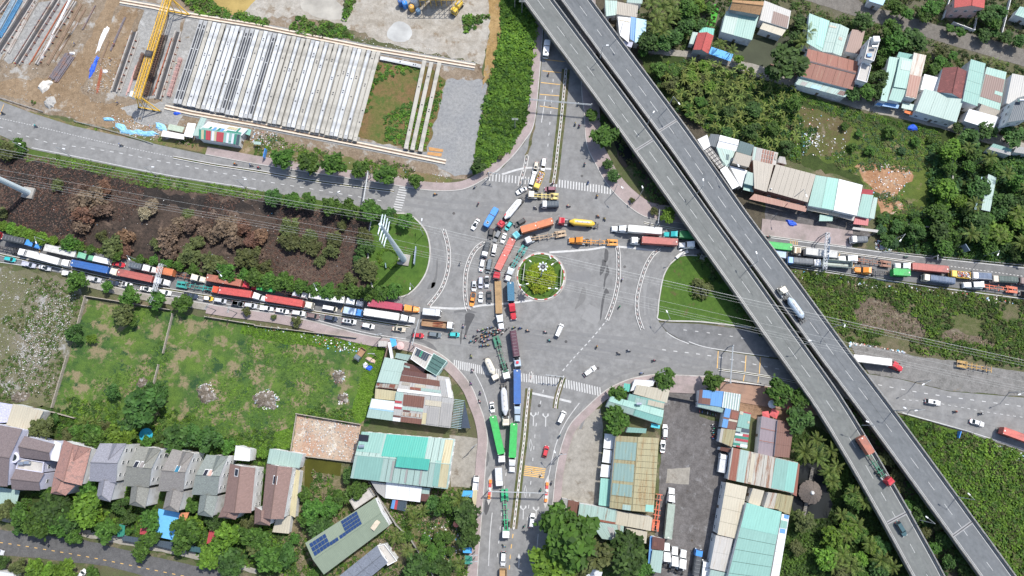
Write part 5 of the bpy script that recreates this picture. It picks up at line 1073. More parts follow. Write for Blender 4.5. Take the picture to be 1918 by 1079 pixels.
# ================================================================ VEHICLES
PC={'white':(.78,.78,.77),'cream':(.66,.6,.48),'silver':(.5,.51,.53),'lav':(.45,.46,.54),'grey':(.17,.18,.19),'slate':(.11,.14,.16),'black':(.015,.016,.02),'navy':(.02,.035,.07),'red':(.48,.012,.025),'orange_red':(.6,.07,.02),'orange':(.72,.24,.015),'yellow':(.7,.45,.03),'teal':(.02,.42,.42),'cyan':(.15,.5,.55),'blue':(.03,.22,.6),'green':(.02,.42,.09),'pgreen':(.12,.36,.22),'brown':(.17,.11,.1),'maroon':(.16,.025,.06),'beige':(.52,.46,.36),'dteal':(.015,.07,.085),'tan':(.45,.34,.22),'lblue':(.4,.48,.56)}
CCOL={'c_white':(.74,.73,.69),'c_offwhite':(.58,.57,.53),'c_blue':(.02,.11,.36),'c_brick':(.4,.1,.08),'c_red':(.52,.07,.06),'c_coral':(.56,.13,.1),'c_orange':(.58,.17,.06),'c_rust':(.38,.12,.07),'c_crimson':(.4,.04,.08),'c_green':(.02,.4,.07),'c_teal':(.015,.13,.23),'c_plum':(.075,.03,.045),'c_dgreen':(.01,.2,.05),'c_mint':(.3,.36,.3),'c_greywhite':(.5,.5,.48)}
def P_(k):return paint('paint_'+k,PC[k])
def Cm(k):
 c=CCOL[k];return M(k,tuple(x*.88+.012 for x in c),.6,.18,.5,dirt=tuple(x*.55+.03 for x in c),fine=3)
def frame(F,Rr):
 d=F-Rr;c=(F+Rr)/2;return Vector((c.x,c.y,0)),math.atan2(d.y,d.x),Vector((d.x,d.y)).length
whl={}
def wheel(o,x,y,r=.33,w=.22,par=None,z=None):
 k=(r,w)
 if k not in whl:
  mb=MB();mb.tube((0,-w/2,0),(0,w/2,0),r,10);t=mb.mesh('wheel',[rbb]);mb=MB();mb.tube((0,-w/2-.01,0),(0,w/2+.01,0),r*.5,8);whl[k]=(t,mb.mesh('rim',[stl]))
 return link('wheel',whl[k][0],o,(x,y,r if z is None else z))
ROADZ=.15
def sup(L,Wd,n=16,e=4.0,x0=0.0):
 out=[]
 for i in range(n):
  a=2*math.pi*(i+.5)/n;c,s=math.cos(a),math.sin(a)
  out.append((x0+L/2*math.copysign(abs(c)**(2/e),c),Wd/2*math.copysign(abs(s)**(2/e),s)))
 return out
KIND={'sedan':(.27,.41,.70,.84,1.45,1.8),'suv':(.24,.36,.88,.97,1.75,1.88),'hatch':(.23,.36,.84,.97,1.55,1.75),'van':(.1,.21,.94,.985,2.0,1.88),'mpv':(.2,.33,.9,.97,1.8,1.85),'pickup':(.26,.38,.58,.63,1.75,1.85)}
KCAT={'sedan':'car','suv':'car','hatch':'car','van':'van','mpv':'car','pickup':'pickup'}
KN={'sedan':'saloon_car','suv':'suv','hatch':'hatchback','van':'van','mpv':'minivan','pickup':'pickup_truck'}
def car(t,F,Rr,col,label,kind='suv',roof=None,sun=None,z0=None,bed=None,group=None,mark=None):
 zb=ROADZ if z0 is None else z0
 w0,w1,r0,r1,Hh,Wd=KIND[kind]
 c,rz,Lp=frame(WT(t,F,zb+.8),WT(t,Rr,zb+.8));Ln=max(3.7,min(5.4,Lp));c.z=zb
 o=thing(KN[kind],label,KCAT[kind],c,rz,group or 'cars in the traffic jam');k=Wd/1.85
 X=lambda f:Ln/2-f*Ln
 mb=MB()
 rg=lambda l,w,z:[(x,y,z)for x,y in sup(l,w)]
 mb.loft([rg(Ln*.95,Wd*.9,.25),rg(Ln,Wd,.42),rg(Ln,Wd,.68),rg(Ln*.97,Wd*.95,.88)],0)
 zt=.88;rw=Wd*.36;bw=Wd*.455
 xa,xb,xc,xd=X(w0),X(w1),X(r0),X(r1)
 rf=[(xb,-rw),(xb-.1,rw*.98),(xc,rw),(xc,-rw)]
 mb.loft([[(xb-.02,-rw,Hh-.06),(xb-.02,rw,Hh-.06),(xc,rw,Hh-.06),(xc,-rw,Hh-.06)][::-1],[(xb-.12,-rw*.94,Hh),(xb-.12,rw*.94,Hh),(xc+.08,rw*.94,Hh),(xc+.08,-rw*.94,Hh)][::-1]],0 if roof is None else 1)
 for s in(-1,1):
  for a,b in(((xa,bw),(xb,rw)),((xd,bw),(xc,rw)),(((xa+xd)/2,bw),((xb+xc)/2,rw))):mb.tube((a[0],s*a[1],zt-.03),(b[0],s*b[1],Hh-.04),.05,4)
  mb.box(xa-.25,xa-.05,s*(Wd/2+.02)-.09,s*(Wd/2+.02)+.09,.92,1.05)
 mb.obj('body',[P_(col),P_(roof or col)],o)
 G=[]
 for nm,f in(('windscreen',[(xa,-bw,zt),(xa,bw,zt),(xb,rw,Hh-.05),(xb,-rw,Hh-.05)]),('rear_window',[(xd,bw,zt),(xd,-bw,zt),(xc,-rw,Hh-.05),(xc,rw,Hh-.05)]))+tuple(('side_window',[(xa,s*bw,zt),(xd,s*bw,zt),(xc,s*rw,Hh-.05),(xb,s*rw,Hh-.05)])for s in(-1,1)):
  if kind=='pickup' and nm=='rear_window' and bed is None:pass
  mb=MB();mb.face(f);mb.obj(nm,gls,o)
 if kind=='pickup':
  mb=MB();mb.box(-Ln/2+.12,xd-.1,-Wd*.4,Wd*.4,.86,.9);mb.obj('load_bed',P_(bed)if bed else sdk,o)
  mb=MB()
  for s in(-1,1):mb.box(-Ln/2+.08,xd-.05,s*Wd*.44-.06,s*Wd*.44+.06,.86,1.12)
  mb.box(-Ln/2+.05,-Ln/2+.15,-Wd*.42,Wd*.42,.86,1.1);mb.obj('bed_rail',P_(col),o)
 if sun:
  for q in range(sun):
   m=xb+(xc-xb)*(.28+.4*q);mb=MB();mb.box(m-.42,m+.42,-rw*.7,rw*.7,Hh+.004,Hh+.02);mb.obj('sunroof',gls,o)
 if mark:
  mb=MB();mb.box(Ln*.35,Ln*.45,-.3,.3,.885,.9);mb.obj('bonnet_sticker',P_(mark),o)
 for s in(-1,1):
  mb=MB();mb.box(Ln/2-.14,Ln/2-.01,s*Wd*.34-.16,s*Wd*.34+.16,.55,.74);mb.obj('headlight',lamp_clear,o)
  mb=MB();mb.box(-Ln/2+.01,-Ln/2+.1,s*Wd*.36-.14,s*Wd*.36+.14,.6,.82);mb.obj('tail_light',lamp_red,o)
  for x in(.31,-.3):wheel(o,x*Ln,s*(Wd/2-.1))
 return o
# ---- lorries
def cabpart(o,kind,col,L,x1,roofcol=None,mark=None,fair=True):
 """cab whose nose is at x1 (front +x); returns nothing"""
 x0=x1-L;p=P_(col);pr=P_(roofcol or col)
 if kind=='cabover':
  l=min(2.4,L*.8);a,b=x1-l,x1
  mb=MB();mb.loft([[(x,y,z)for x,y in((a,-1.22),(b-.1,-1.22),(b,-1.05),(b,1.05),(b-.1,1.22),(a,1.22))]for z in(.55,1.75)]+[[(x,y,2.75)for x,y in((a,-1.18),(b-.3,-1.18),(b-.2,-1.0),(b-.2,1.0),(b-.3,1.18),(a,1.18))],[(x,y,2.95)for x,y in((a+.05,-1.1),(b-.5,-1.1),(b-.42,-.95),(b-.42,.95),(b-.5,1.1),(a+.05,1.1))]],0)
  c=mb.obj('cab',p,o)
  mb=MB();mb.face([(b+.012,-1.03,1.72),(b+.012,1.03,1.72),(b-.19,.98,2.66),(b-.19,-.98,2.66)]);mb.obj('windscreen',gls,c)
  for s in(-1,1):mb=MB();mb.face([(b-.35,s*1.232,1.75),(b-1.25,s*1.232,1.75),(b-1.25,s*1.2,2.55),(b-.45,s*1.2,2.55)]);mb.obj('side_window',gls,c)
  if fair:
   mb=MB();mb.loft([[(a,-1.05,2.9),(b-.9,-.95,2.9),(b-.9,.95,2.9),(a,1.05,2.9)],[(a,-1.0,3.45),(a+.25,-.9,3.45),(a+.25,.9,3.45),(a,1.0,3.45)]]);mb.obj('wind_deflector',pr,c)
  mb=MB();mb.box(b-.5,b-.02,-.95,.95,2.78,2.82);mb.obj('sun_visor',sdk,c)
  mb=MB();mb.box(b-.02,b+.14,-1.2,1.2,.45,.85);mb.obj('bumper',sdk,c)
  for s in(-1,1):
   mb=MB();mb.box(b-.2,b-.02,s*1.45-.1,s*1.45+.1,1.8,2.5);mb.obj('mirror',sdk,c)
   mb=MB();mb.box(b+.0,b+.16,s*.9-.17,s*.9+.17,.9,1.12);mb.obj('headlight',lamp_clear,c)
   wheel(o,b-1.15,s*1.05,.5,.3)
  if mark:mb=MB();mb.box(a+.35,a+1.25,-.45,.45,2.955 if not fair else 3.46,2.98 if not fair else 3.48);mb.obj('roof_sticker',P_(mark),c)
  return a
 hl=L*.36;a,h0,b=max(x0,x1-L*.86),x1-hl,x1
 mb=MB();mb.loft([[(h0,-1.12,.6),(b-.3,-1.0,.6),(b,-.7,.6),(b,.7,.6),(b-.3,1.0,.6),(h0,1.12,.6)],[(h0,-1.1,1.5),(b-.3,-.95,1.25),(b,-.65,1.2),(b,.65,1.2),(b-.3,.95,1.25),(h0,1.1,1.5)],[(h0,-.8,1.95),(b-.4,-.62,1.6),(b-.12,-.45,1.5),(b-.12,.45,1.5),(b-.4,.62,1.6),(h0,.8,1.95)]])
 c=mb.obj('bonnet',p,o)
 wsx=h0-.45
 mb=MB();mb.loft([[(a,-1.2,.6),(h0,-1.15,.6),(h0,1.15,.6),(a,1.2,.6)],[(a,-1.2,1.9),(h0,-1.12,1.9),(h0,1.12,1.9),(a,1.2,1.9)],[(a,-1.18,2.7),(wsx,-1.0,2.7),(wsx,1.0,2.7),(a,1.18,2.7)],[(a,-1.12,3.7),(a+(wsx-a)*.35,-.95,3.6),(a+(wsx-a)*.35,.95,3.6),(a,1.12,3.7)]],0,1)
 k=mb.obj('cab',[p,pr],o)
 mb=MB();mb.face([(h0+.012,-1.06,1.95),(h0+.012,1.06,1.95),(wsx+.02,.94,2.68),(wsx+.02,-.94,2.68)]);mb.obj('windscreen',gls,k)
 for s in(-1,1):
  mb=MB();mb.face([(h0-.1,s*1.15,1.9),(h0-1.0,s*1.2,1.9),(h0-1.0,s*1.16,2.55),(wsx-.05,s*1.08,2.55)]);mb.obj('side_window',gls,k)
  mb=MB();mb.box(h0-.1,h0+.05,s*1.42-.12,s*1.42+.12,1.8,2.5);mb.obj('mirror',sdk,k)
  mb=MB();mb.tube((a-.12,s*.95,1),(a-.12,s*.95,3.6),.09,6);mb.obj('exhaust_stack',stl,k)
  mb=MB();mb.box(b-.32,b-.1,s*.82-.2,s*.82+.2,1.0,1.25);mb.obj('headlight',lamp_clear,c)
  wheel(o,b-1.0,s*1.02,.5,.3)
 mb=MB();mb.box(a+.5,a+.9,-.3,.3,3.0,3.25);mb.obj('roof_vent',sdk,k)
 mb=MB();mb.box(b-.05,b+.16,-1.15,1.15,.4,.8);mb.obj('bumper',stl,c)
 return a
def container(o,x0,x1,col,z0=1.3,y=0,rot=None,par=None):
 m=Cm(col);L=x1-x0;mb=MB();hh=2.6
 mb.box(x0,x1,-1.2,1.2,z0,z0+hh-.05)
 for s in(-1,1):mb.box(x0,x1,s*1.2-.06,s*1.2+.06,z0+hh-.2,z0+hh)
 for x in(x0,x1):mb.box(x-.05,x+.05,-1.14,1.14,z0+hh-.2,z0+hh)
 n=int(L/.6)
 for k in range(n):
  xa=x0+.2+(L-.4)*k/n
  mb.box(xa,xa+.28,-1.245,-1.2,z0+.15,z0+hh-.2);mb.box(xa,xa+.28,1.2,1.245,z0+.15,z0+hh-.2);mb.box(xa,xa+.3,-1.1,1.1,z0+hh-.05,z0+hh-.03)
 c=mb.obj('container',m,o)
 mb=MB()
 for x in(x0+.08,x1-.08):
  for s in(-1,1):mb.box(x-.1,x+.1,s*1.17-.1,s*1.17+.1,z0+hh-.1,z0+hh+.02)
 mb.obj('corner_castings',M('casting',(.55,.5,.45),.6),c)
 for s in(-1,1):
  mb=MB();mb.box(x0-.08,x0-.052,s*.56-.54,s*.56+.54,z0+.08,z0+hh-.1);mb.tube((x0-.1,s*.5,z0+.1),(x0-.1,s*.5,z0+hh-.1),.035,4);mb.obj('door',m,c)
 mb=MB();mb.box(x0+.25,x0+.6,-.25,.25,z0+hh-.03,z0+hh-.02);mb.obj('roof_marking',M('container_label',(.7,.68,.6),.6),c)
 return c
def chassis(o,x0,x1,col,zt=1.28,full=True):
 m=M('chassis_'+col,sc({'rust':(.24,.1,.06),'tan':(.42,.3,.19),'orange':(.62,.26,.03),'teal':(.03,.28,.25),'green':(.015,.33,.14),'dgreen':(.03,.17,.1),'black':(.05,.05,.055),'grey':(.2,.2,.2),'yellow':(.62,.5,.16),'red':(.6,.13,.06),'ochre':(.4,.24,.06)}[col],1),.6,.2,1,dirt=(.12,.09,.07))
 L=x1-x0
 for s in(-1,1):mb=MB();mb.box(x0,x1,s*.48-.11,s*.48+.11,zt-.3,zt);mb.obj('frame_rail',m,o)
 n=max(4,int(L/1.55))
 for k in range(n+1):
  x=x0+.1+(L-.2)*k/n;w=1.18 if k in(0,n,n//2)else(1.18 if k%2==0 else.5)
  mb=MB();mb.box(x-.11,x+.11,-w,w,zt-.22,zt+.02);mb.obj('cross_member',m,o)
 if full:
  mb=MB();mb.box(x0,x0+L*.22,-1.18,-.3,zt-.06,zt+.05);mb.box(x0,x0+L*.22,.3,1.18,zt-.06,zt+.05);mb.obj('deck_plate',m,o)
  for s in(-1,1):mb=MB();mb.box(x0+L*.05,x0+L*.3,s*1.05-.2,s*1.05+.2,1.06,1.16);mb.obj('mudguard',m,o)
 for k in range(3):
  for s in(-1,1):wheel(o,x0+1.2+1.3*k,s*1.0,.5,.36)
def tankbody(o,x0,x1,col,trim):
 m=P_(col);L=x1-x0;prof=[(x0,.45,1.9,2.5),(x0+L*.12,1.12,1.3,3.5),(x0+L*.45,1.2,1.15,3.6),(x0+L*.82,1.2,1.2,3.6),(x1,.35,2.0,2.9)]
 rings=[]
 for x,w,a,b in prof:
  c=(a+b)/2;r=(b-a)/2
  rings.append([(x,w*math.copysign(abs(math.cos(t))**.7,math.cos(t)),c+r*math.copysign(abs(math.sin(t))**.7,math.sin(t)))for t in[2*math.pi*(i+.5)/14 for i in range(14)]])
 mb=MB();mb.loft(rings);tk=mb.obj('tank',m,o)
 mb=MB();mb.box(x0+L*.2,x0+L*.78,-.32,.32,3.6,3.66);mb.obj('walkway',M('tank_walkway',(.5,.47,.42),.7,.2),tk)
 for f in(.28,.48,.68):mb=MB();mb.lathe([(.26,3.66),(.26,3.78)],12,(x0+L*f,0));mb.obj('hatch',stl,tk)
 if trim:
  mb=MB();mb.box(x1-L*.2,x1-L*.06,-.9,-.5,3.3,3.5);mb.obj('painted_flash',P_(trim),tk)
def semi(t,F,J,Rr,cab,col,load,lc,label,ch='grey',lc2=None,z0=None,roofcol=None,mark=None,front_gap=.0,group=None,cat='truck'):
 zb=ROADZ if z0 is None else z0
 tF=tJ=tR=t
 if isinstance(t,tuple):tF,tJ,tR=t
 hz=3.8 if load in('cont','half','2cont','tank','canvas','box')else 1.4
 f=WT(tF,F,zb+2.2);j=WT(tJ,J,zb+(3.4 if hz>2 else 2.0));r=WT(tR,Rr,zb+hz)
 f2,j2,r2=f.to_2d(),j.to_2d(),r.to_2d()
 d=(f2-j2);Lc=max(3.2 if cab=='cabover' else 5.0,min(7.2,d.length));rz=math.atan2(d.y,d.x);dn=d.normalized()
 jp=f2-dn*Lc
 o=thing({'cont':'container_lorry','2cont':'container_lorry','half':'container_lorry','chassis':'empty_chassis_lorry','tank':'tanker_lorry','flat':'flatbed_lorry','canvas':'covered_lorry','box':'box_lorry','open':'open_lorry','none':'lorry_tractor'}[load],label,cat,(jp.x,jp.y,zb),rz,group or 'lorries in the traffic jam')
 ce=cabpart(o,cab,col,Lc,Lc,roofcol,mark,load not in('chassis','flat','none')or cab=='bonnet')
 mb=MB()
 for s in(-1,1):mb.box(-1.4,ce+.2,s*.42-.09,s*.42+.09,.75,1.0)
 mb.box(-.9,.3,-.6,.6,1.0,1.1)
 for k in range(3):mb.box(-1.3+k*1.2,-1.15+k*1.2,-.4,.4,.8,.98)
 mb.obj('tractor_frame',sdk,o)
 for s in(-1,1):
  mb=MB();mb.tube((ce-1.1,s*1.0,.75),(ce-.1,s*1.0,.75),.3,8);mb.obj('fuel_tank',stl,o)
  for x in(-.2,-1.4):wheel(o,x+.15,s*.95,.5,.5)
 if load=='none':return o
 e=r2-jp;ang=math.atan2(e.y,e.x)-math.pi-rz;Lt=e.length
 lim={'cont':13.2,'2cont':13.2}.get(load)
 tr=link('trailer',None,o,(0,0,0),ang)
 x1=-.05 if cab=='bonnet' else min(ce-.55,.4)*.5;x0=-Lt
 x1=min(x1,ce-.5)
 if load in('cont','2cont','half','chassis','tank','canvas','box','flat','open'):
  mb=MB();m=sdk
  if load=='chassis':pass
 if load=='cont':container(tr,x0,x1,lc);chs(tr,x0,x1)
 elif load=='2cont':
  m_=(x0+x1)/2;container(tr,x0,m_-.08,lc2 or lc);container(tr,m_+.08,x1,lc);chs(tr,x0,x1)
 elif load=='half':container(tr,x0,x0+6.1,lc);chassis(tr,x0+.02,x1+.6,ch,full=False)
 elif load=='chassis':chassis(tr,x0,x1+.9,ch)
 elif load=='tank':tankbody(tr,x0+1.6,x1,lc,mark);chs(tr,x0,x1)
 elif load=='canvas':canvas(tr,x0,x1,lc,3.8);chs(tr,x0,x1)
 elif load=='box':boxbody(tr,x0,x1,lc,3.8);chs(tr,x0,x1)
 elif load=='flat':deck(tr,x0,x1,lc);chs(tr,x0,x1)
 elif load=='open':openbody(tr,x0,x1,lc,2.9);chs(tr,x0,x1)
 Rm=Matrix.Rotation(ang,4,'Z')
 for q in[c for c in COL.objects if c.parent==tr]:
  q.matrix_basis=Rm@q.matrix_basis;q.parent=o
 bpy.data.objects.remove(tr)
 return o
def chs(o,x0,x1):
 mb=MB()
 for s in(-1,1):mb.box(x0,x1,s*.48-.1,s*.48+.1,.95,1.24)
 mb.box(x0-.06,x0+.06,-1.2,1.2,.6,.85);mb.obj('trailer_frame',sdk,o)
 for k in range(3):
  for s in(-1,1):wheel(o,x0+1.3+1.3*k,s*1.0,.5,.36)
 for s in(-1,1):mb=MB();mb.box(x0-.08,x0-.061,s*.95-.16,s*.95+.16,.65,.8);mb.obj('tail_light',lamp_red,o)
CANV={'k_slate':(.075,.09,.105),'k_charcoal':(.055,.06,.065),'k_dgrey':(.13,.14,.15),'k_bluegrey':(.11,.14,.2),'k_dgreen':(.07,.095,.085),'k_plum':(.09,.04,.055),'k_silver':(.5,.51,.52),'k_white':(.7,.7,.69),'k_lblue':(.4,.5,.62),'k_wood':(.36,.23,.11),'k_rust':(.3,.18,.1),'k_greygreen':(.4,.45,.4)}
def Km(k):return M(k,CANV[k],.75,.15,.8,dirt=sc(CANV[k],1.5)if CANV[k][0]<.3 else sc(CANV[k],.7))
def canvas(o,x0,x1,c,zt=3.3):
 mb=MB();L=x1-x0;n=max(4,int(L/1.1));rings=[]
 for k in range(2*n+1):
  s=0 if k%2==0 else.06;x=x0+L*k/(2*n)
  rings.append([(x,-1.2,1.1),(x,1.2,1.1),(x,1.2-s,zt-.35-s),(x,.75,zt-s),(x,-.75,zt-s),(x,-1.2+s,zt-.35-s)])
 mb.loft(rings);cv=mb.obj('canvas_cover',Km(c),o)
 for k in range(0,2*n+1,2):
  x=x0+L*k/(2*n);mb=MB();mb.tube((x,-.76,zt+.02),(x,.76,zt+.02),.035,4);mb.obj('rope',M('rope',(.35,.36,.36),.8),cv)
def boxbody(o,x0,x1,c,zt=3.3):
 mb=MB();mb.box(x0,x1,-1.2,1.2,.95,zt);b=mb.obj('cargo_box',Km(c),o)
 mb=MB()
 for s in(-1,1):mb.box(x0,x1,s*1.18-.05,s*1.18+.05,zt,zt+.05)
 mb.obj('edge_trim',stl,b)
 for s in(-1,1):mb=MB();mb.box(x0-.04,x0-.002,s*.58-.55,s*.58+.55,1.05,zt-.1);mb.obj('door',Km(c),b)
 n=int((x1-x0)/1.2)
 for k in range(1,n):mb=MB();mb.box(x0+(x1-x0)*k/n-.04,x0+(x1-x0)*k/n+.04,-1.13,1.13,zt,zt+.03);mb.obj('roof_rib',Km(c),b)
def deck(o,x0,x1,c):
 L=x1-x0;n=8
 for k in range(n):
  mb=MB();y=-1.22+2.44*k/n;mb.box(x0,x1,y+.01,y+2.44/n-.02,1.25,1.36+.008*(k%3));mb.obj('deck_plank',Km(c),o)
 mb=MB();mb.box(x1-.08,x1,-1.2,1.2,1.37,2.0);mb.obj('headboard',sdk,o)
def openbody(o,x0,x1,c,zt=2.3,load=None,lm=None):
 m=Km(c)if isinstance(c,str)else c;zf=1.15
 mb=MB();mb.box(x0,x1,-1.2,1.2,zf-.15,zf);mb.obj('bed_floor',m,o)
 for s in(-1,1):mb=MB();mb.box(x0,x1,s*1.18-.05,s*1.18+.05,zf,zt);mb.obj('side_board',m,o)
 for x in(x0,x1):mb=MB();mb.box(x-.05,x+.05,-1.12,1.12,zf,zt);mb.obj('end_board',m,o)
 if load=='scrap':
  rnd=random.Random(int(x0*10));mb=MB()
  ms=[M('scrap_'+str(i),q,.6,.2)for i,q in enumerate(((.6,.58,.55),(.4,.06,.05),(.1,.15,.25),(.3,.28,.25),(.55,.3,.1)))]
  for k in range(110):
   x=rnd.uniform(x0+.3,x1-.3);y=rnd.uniform(-.95,.95);a=rnd.uniform(0,3.1);mb.obox((x,y),(math.cos(a),math.sin(a)),rnd.uniform(.3,.7),rnd.uniform(.2,.4),zf,zt+rnd.uniform(-.3,.25),rnd.randrange(5))
  q=mb.obj('crate_load',ms,o);q['kind']='stuff'
 elif load=='beams':
  rnd=random.Random(3)
  for k in range(9):
   x=x0+(x1-x0)*rnd.uniform(.45,.8);mb=MB();mb.obox((x,rnd.uniform(-.8,.8)),(1,rnd.uniform(-.15,.15)),rnd.uniform(1.5,2.6),.18,zf+.05*k,zf+.05*k+.2);mb.obj('rusty_beam',M('rusty_beam',(.32,.1,.05),.8,.3),o)
 elif load=='sand':
  mb=MB();rg=[[(x0+.1+(x1-x0-.2)*f,-1.1+2.2*g,zf+.5+.5*math.sin(f*3.1)*math.sin(g*3.1)+.08*math.sin(f*17+g*9))for f in[i/10 for i in range(11)]]for g in[j/6 for j in range(7)]]
  for a in range(6):
   for b in range(10):mb.face([rg[a][b],rg[a][b+1],rg[a+1][b+1],rg[a+1][b]])
  mb.obj('load',lm or M('sand_load',(.3,.28,.24),.95,.2),o)
def truck(t,F,Rr,col,body,bc,label,hz=3.1,cabl=None,z0=None,mark=None,fair=False,name=None,cat='truck',w=1.0,load=None,group=None):
 zb=ROADZ if z0 is None else z0
 c,rz,Lp=frame(WT(t,F,zb+2.0),WT(t,Rr,zb+(hz if body!='open' else 2.0)));Ln=max(4.8,min(12.5,Lp));c.z=zb
 o=thing(name or{'canvas':'covered_truck','box':'box_truck','open':'open_truck','tank':'tank_truck'}[body],label,cat,c,rz,group or 'trucks in the traffic jam')
 cl=cabl or(2.1 if Ln>6.5 else 1.8)
 ce=cabpart(o,'cabover',col,cl*1.25,Ln/2,None,mark,fair)
 x1=Ln/2-cl-.1;x0=-Ln/2
 if body=='canvas':canvas(o,x0,x1,bc,hz)
 elif body=='box':boxbody(o,x0,x1,bc,hz)
 elif body=='open':openbody(o,x0,x1,bc,2.2,load)
 elif body=='tank':tankbody(o,x0+.4,x1,bc,None)
 mb=MB()
 for s in(-1,1):mb.box(x0+.1,Ln/2-.3,s*.42-.08,s*.42+.08,.6,.93)
 mb.box(x0-.02,x0+.1,-1.1,1.1,.5,.75);mb.obj('truck_frame',sdk,o)
 for s in(-1,1):
  for x in((x0+1.3,)if Ln<8 else(x0+1.2,x0+2.4)):wheel(o,x,s*.95,.48,.4)
  mb=MB();mb.box(x0-.05,x0-.021,s*.85-.15,s*.85+.15,.55,.7);mb.obj('tail_light',lamp_red,o)
 if w!=1.0:o.scale=(1,w,w)
 return o
# ---- jam on the lower left road, upper lane from the left edge
truck(V1,(42,180),(-560,40),'red','box','k_white','red nosed white truck cut by the left edge of the jam',3.6)
semi(V1,(585,330),(400,268),(40,190),'bonnet','blue','canvas','k_charcoal','charcoal covered lorry with a bright blue cab beside the hedge')
semi(V1,(388,432),(215,395),(-270,290),'cabover','white','chassis',None,'empty black chassis lorry with a white cab at the left edge','black')
semi(V1,(1052,592),(880,560),(400,432),'cabover','white','cont','c_white','long white container lorry behind the blue container')
semi(V1,(1392,512),(1140,450),(665,345),'bonnet','pgreen','cont','c_offwhite','off white container lorry with a pale green cab')
truck(V1,(1642,567),(1388,505),'white','box','k_white','small white box truck between the green cab and the red car',2.5,w=.85)
car(V1,(1870,618),(1688,585),'red','red saloon car next to the small white box truck','sedan')
semi(V1,(1772,730),(1620,690),(1065,575),'cabover','cream','cont','c_blue','deep blue container lorry with a cream cab')
semi(V2,(757,478),(530,425),(5,315),'bonnet','white','cont','c_brick','brick red container lorry right behind the deep blue one')
car(V1,(232,540),(60,508),'teal','turquoise taxi leftmost in the car lane','hatch');car(V1,(532,628),(330,580),'lav','lavender grey pickup second in the car lane from the left','pickup',bed='lav');car(V1,(762,672),(575,630),'silver','silver white saloon with a black sunroof near the left edge','sedan','white',1)
car(V1,(1110,752),(935,722),'white','white pickup half under the round roadside tree','pickup',bed='white');car(V1,(1512,845),(1308,800),'silver','silver pickup right of the round roadside tree','pickup',bed='silver');car(V1,(1782,892),(1590,858),'navy','dark blue saloon in the car lane by a low bush','sedan');car(V2,(220,518),(72,488),'white','white pickup with a black bed before the lattice gantry','pickup',bed='black')
semi(V2,(580,290),(440,258),(172,205),'bonnet','white','canvas','k_slate','slate canvas covered lorry left of the lattice gantry')
semi(V2,(1298,432),(1105,385),(585,275),'bonnet','cream','half','c_orange','orange container on a rusty chassis under the lattice gantry','rust')
semi((V3,V3,V2),(322,225),(100,165),(1335,395),'bonnet','red','2cont','c_rust','two rust orange containers behind a red bonneted cab',lc2='c_rust')
semi(V2,(1527,592),(1365,560),(885,490),'cabover','orange_red','chassis',None,'empty turquoise chassis lorry with an orange red cab','teal')
semi((V3,V3,V2),(462,400),(290,345),(1518,585),'bonnet','white','cont','c_red','bright red container lorry with a short white bonnet')
semi(V3,(1075,348),(840,300),(330,205),'bonnet','silver','half','c_green','green container on an empty ended chassis under the trees','tan')
semi(V3,(1908,468),(1640,415),(1115,330),'bonnet','white','cont','c_white','white container lorry partly under the roadside trees')
semi(V3,(1168,505),(1010,470),(458,380),'cabover','cream','cont','c_red','light red container lorry with a cream cab')
car(V3,(1548,563),(1298,520),'cream','cream panel van between red container and blue truck','van','white');truck(V3,(1908,615),(1628,560),'blue','box','k_lblue','blue cabbed truck with a pale blue box',2.9)
car(V2,(517,582),(338,553),'white','white saloon in the car lane under the lattice gantry','sedan',sun=1);car(V2,(802,642),(608,600),'white','white car just right of the lattice gantry','suv');car(V2,(1208,692),(990,648),'navy','navy pickup half hidden by a roadside tree','pickup',bed='black');car(V2,(1432,722),(1283,703),'yellow','white roofed taxi with a yellow front','hatch','white')
car(V2,(1632,757),(1448,728),'silver','silver car ahead of the yellow fronted taxi','mpv','silver');car(V2,(1882,807),(1708,773),'grey','dark grey car in the middle of the car lane','suv');car(V3,(117,483),(-45,455),'lav','lavender grey car beside the bright red container','suv','silver');car(V3,(332,512),(138,483),'silver','silver car below the short white bonnet','suv','silver')
car(V3,(577,553),(378,525),'white','white pickup below the light red container','pickup',bed='white');car(V3,(807,593),(605,563),'white','white car with a black sunroof below the light red container','suv',sun=1);car(V3,(1052,623),(848,600),'white','plain white car below the cream cab','suv');car(V3,(1267,673),(1078,640),'brown','brown mauve car below the cream panel van','suv')
car(V3,(1537,708),(1343,670),'navy','deep blue car below the pale blue box truck','suv');car(V3,(1817,752),(1602,720),'white','white minivan with two black roof windows','mpv',sun=2);car(V4,(332,662),(138,625),'white','white car below the white container at the junction end','suv');car(V4,(797,708),(595,680),'beige','beige saloon with a black roof panel','sedan','beige',1)
car(V4,(1072,792),(900,780),'red','red saloon under the traffic light arm at lower left','sedan');car(V4,(1332,788),(1133,763),'slate','slate blue off roader between red and turquoise cars','suv');car(V4,(1607,777),(1438,770),'teal','turquoise taxi at the front of the lower left lane','hatch')
semi(V4,(998,397),(745,365),(236,295),'bonnet','orange','cont','c_crimson','crimson container lorry with an orange bonnet');semi(V4,(924,555),(700,510),(176,430),'bonnet','white','cont','c_white','white container lorry beside the crimson one at the junction')
truck(V4,(1322,455),(1053,422),'white','box','k_silver','small truck with a ribbed silver box at the junction',2.9);truck(V4,(1508,642),(1038,590),'white','open','k_rust','rusty open bed truck with a white cab at the junction',2.2,load='beams')
